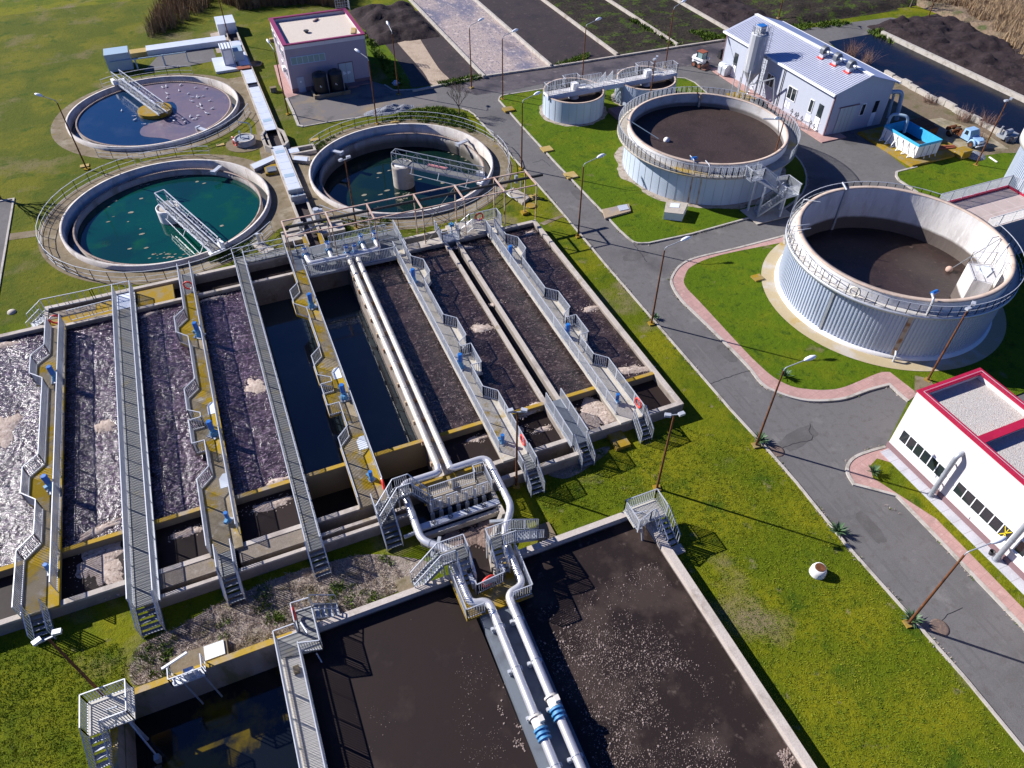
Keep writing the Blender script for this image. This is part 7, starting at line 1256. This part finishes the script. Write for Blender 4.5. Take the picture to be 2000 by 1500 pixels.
tuft('green_weeds', scatter([(545,460),(560,445),(590,440),(600,470),(570,480)],60)+scatter([(610,440),(700,425),(760,425),(765,440),(620,475)],160)+scatter([(395,515),(460,480),(500,470),(505,482),(460,505)],110), M['shrubg'], None, None, 14, .25, .22, kind='stuff', lean=.6, w=.03)
ws = []
for pl in ([(860,170),(942,152),(944,148),(862,163)],[(700,60),(720,70),(790,165),(772,168)],[(1085,128),(1120,118),(1150,105),(1140,118)],[(1340,60),(1425,70),(1425,78),(1380,80)],[(1545,50),(1660,40),(1660,50),(1560,58)],[(1690,62),(1720,58),(1790,75),(1740,85)],[(1240,35),(1330,90),(1320,92),(1230,40)]): ws += scatter(pl,70)
tuft('green_weeds', ws, M['shrubg'], None, None, 12, .45, .4, kind='stuff', lean=.6, w=.06)
# reeds along the top
rp = scatter([(430,-30),(436,8),(470,20),(520,14),(600,8),(672,16),(690,-30)],1500); tuft('reeds', rp, M['reed'], None, None, 11, 2.6, .5, kind='stuff', lean=.13, w=.035)
rp = scatter([(1790,-20),(1800,5),(1870,20),(1940,60),(1985,110),(2040,200),(2100,150),(2040,-30)],1300); tuft('reeds', rp, mk('tawny reeds',(.36,.26,.16),[((.25,.16,.09),.2,.5,.62)],rough=.95,spec=.1), None, None, 11, 1.7, .6, kind='stuff', lean=.25, w=.04)
rp = scatter([(340,-30),(300,40),(290,75),(330,60),(400,20),(430,-10)],300); tuft('reeds', rp, M['reed'], None, None, 11, 2.4, .6, kind='stuff', lean=.15, w=.035)
# lawn blades: a light sprinkling of real tufts over the near lawns
lp = scatter([(1320,830),(1470,870),(1600,990),(1770,1215),(1900,1360),(2000,1480),(1990,1520),(1640,1520),(1400,1170),(1330,1060),(1290,960),(1250,890)],5200)+scatter([(-20,1270),(110,1245),(240,1260),(250,1310),(240,1340),(150,1360),(150,1440),(180,1510),(-20,1510)],1900)+scatter([(1040,940),(1180,890),(1270,860),(1300,960),(1215,985),(1060,1040)],1200)
tuft('grass_tufts', lp, mk('grass blades',(.12,.17,.012),[((.22,.23,.02),.3,.46,.6),((.06,.11,.008),.9,.54,.68)],rough=.9,spec=.1), None, None, 7, .07, .12, kind='stuff', lean=.8, w=.014)
# gulls on the third clarifier
random.seed(8)
def gull(loc, rz, label, first=None):
    mb = MB(); b = [(-.24,0,.06,.02),(-.1,0,.09,.07),(.05,0,.11,.085),(.15,0,.13,.06),(.2,0,.19,.04),(.25,0,.21,.042),(.3,0,.20,.015)]
    mb.tube([(x,y,z) for x,y,z,_ in b],[r for *_,r in b],8); mb.tube([(.29,0,.2),(.35,0,.185)],[.014,.004],5); return mb
g = thing('gull', 'white gull floating on the pink scum of the third clarifier', 'gull', (0,0,0), 'gulls resting on the scummed clarifier'); part(g, 'body', gull(0,0,''), M['white']); part(g, 'wing', MB().prism([(-.26,.03),(-.05,.09),(.12,.07),(.1,.02),(-.2,.0)],.13,.15).prism([(-.26,-.03),(-.2,0),(.1,-.02),(.12,-.07),(-.05,-.09)],.13,.15), mk('gull grey',(.45,.46,.5),rough=.8))
gp = [(318,172),(325,170),(353,167),(368,184),(382,172),(403,173),(376,191),(385,190),(388,191),(397,189),(375,199),(387,209),(392,206),(415,213),(395,213),(403,222),(406,223),(387,227),(384,232),(378,234),(372,229),(341,228),(334,231),(327,184),(327,192),(358,233),(361,240),(340,237),(238,217),(263,228),(264,235),(282,244),(350,178),(410,198)]
for i, (px, py) in enumerate(gp):
    p = at(px,py,.04)
    if i == 0: g.location = p; g.rotation_euler = (0,0,2.); g.scale = (.85,)*3
    else: dup(g, tuple(p), random.uniform(0,6.28), scale=random.uniform(.7,.95))
# weeds and grit lodged along the kerbs, worn patches in the asphalt
random.seed(33); kw = []
def along(line, step, off_):
    out = []; P = [Vector(p) for p in line]
    for a, b in zip(P, P[1:]):
        n = max(1, int((b-a).length/step)); d = (b-a).normalized() if (b-a).length > 0 else Vector((1,0)); nv = Vector((-d.y, d.x))
        for i in range(n):
            q = a.lerp(b, i/n) + nv*(off_+random.gauss(0,.05))
            if noise.noise(Vector((q.x*.45, q.y*.45, 5.))) > .02: out.append((q.x, q.y, .0))
    return out
for line, o_ in ((road_left,.14),(road_left,-.14),(outer,-.16),(kl+kl2[:2],-.16),(isl1,.15)): kw += along(line, .28, o_)
tuft('kerb_weeds', kw, M['straw'], None, None, 6, .13, .09, kind='stuff', lean=.6, w=.014)
tuft('green_weeds', kw[::4], M['shrubg'], None, None, 9, .12, .1, kind='stuff', lean=.6, w=.02)
pt = MB()
for px, py, l_, w_, rz_ in ((1560,855,3.2,1.3,.2),(1420,690,2.2,1.0,1.5),(1240,500,2.6,1.1,.1),(1700,1030,2.4,.9,1.55),(1130,380,2.0,1.2,1.5),(1660,270,3.5,1.6,.9)):
    p = at(px,py,0); n_ = 22; e_ = []
    for i in range(n_):
        a_ = 2*PI*i/n_; k_ = 1+.25*noise.noise(Vector((math.cos(a_)*2+px, math.sin(a_)*2, 1.))); x_, y_ = l_*.5*k_*math.copysign(abs(math.cos(a_))**.6, math.cos(a_)), w_*.5*k_*math.copysign(abs(math.sin(a_))**.6, math.sin(a_)); e_.append((p.x+x_*math.cos(rz_)-y_*math.sin(rz_), p.y+x_*math.sin(rz_)+y_*math.cos(rz_)))
    pt.flat([e_], .0105)
struct('road_patch', pt, mk('patched asphalt', (.115,.108,.105), [((.14,.132,.13),.9,.46,.62,9)], rough=.9, spec=.2, fine=.4, bump=((20,.012,4),)))
tk = MB()
for off_ in (-1.55,-.95,.75,1.35):
    base = [(31.6+off_,y) for y in range(-6,40,3)]; tk.strip([(x+.10*math.sin(y*.21+off_),y) for x,y in base], .16, .0085, .0088)
struct('tyre_track', tk, mk('worn wheel track', (.138,.131,.129), [((.158,.150,.148),.35,.44,.58,9)], rough=.88, spec=.2, fine=.35, bump=((25,.012,4),)))
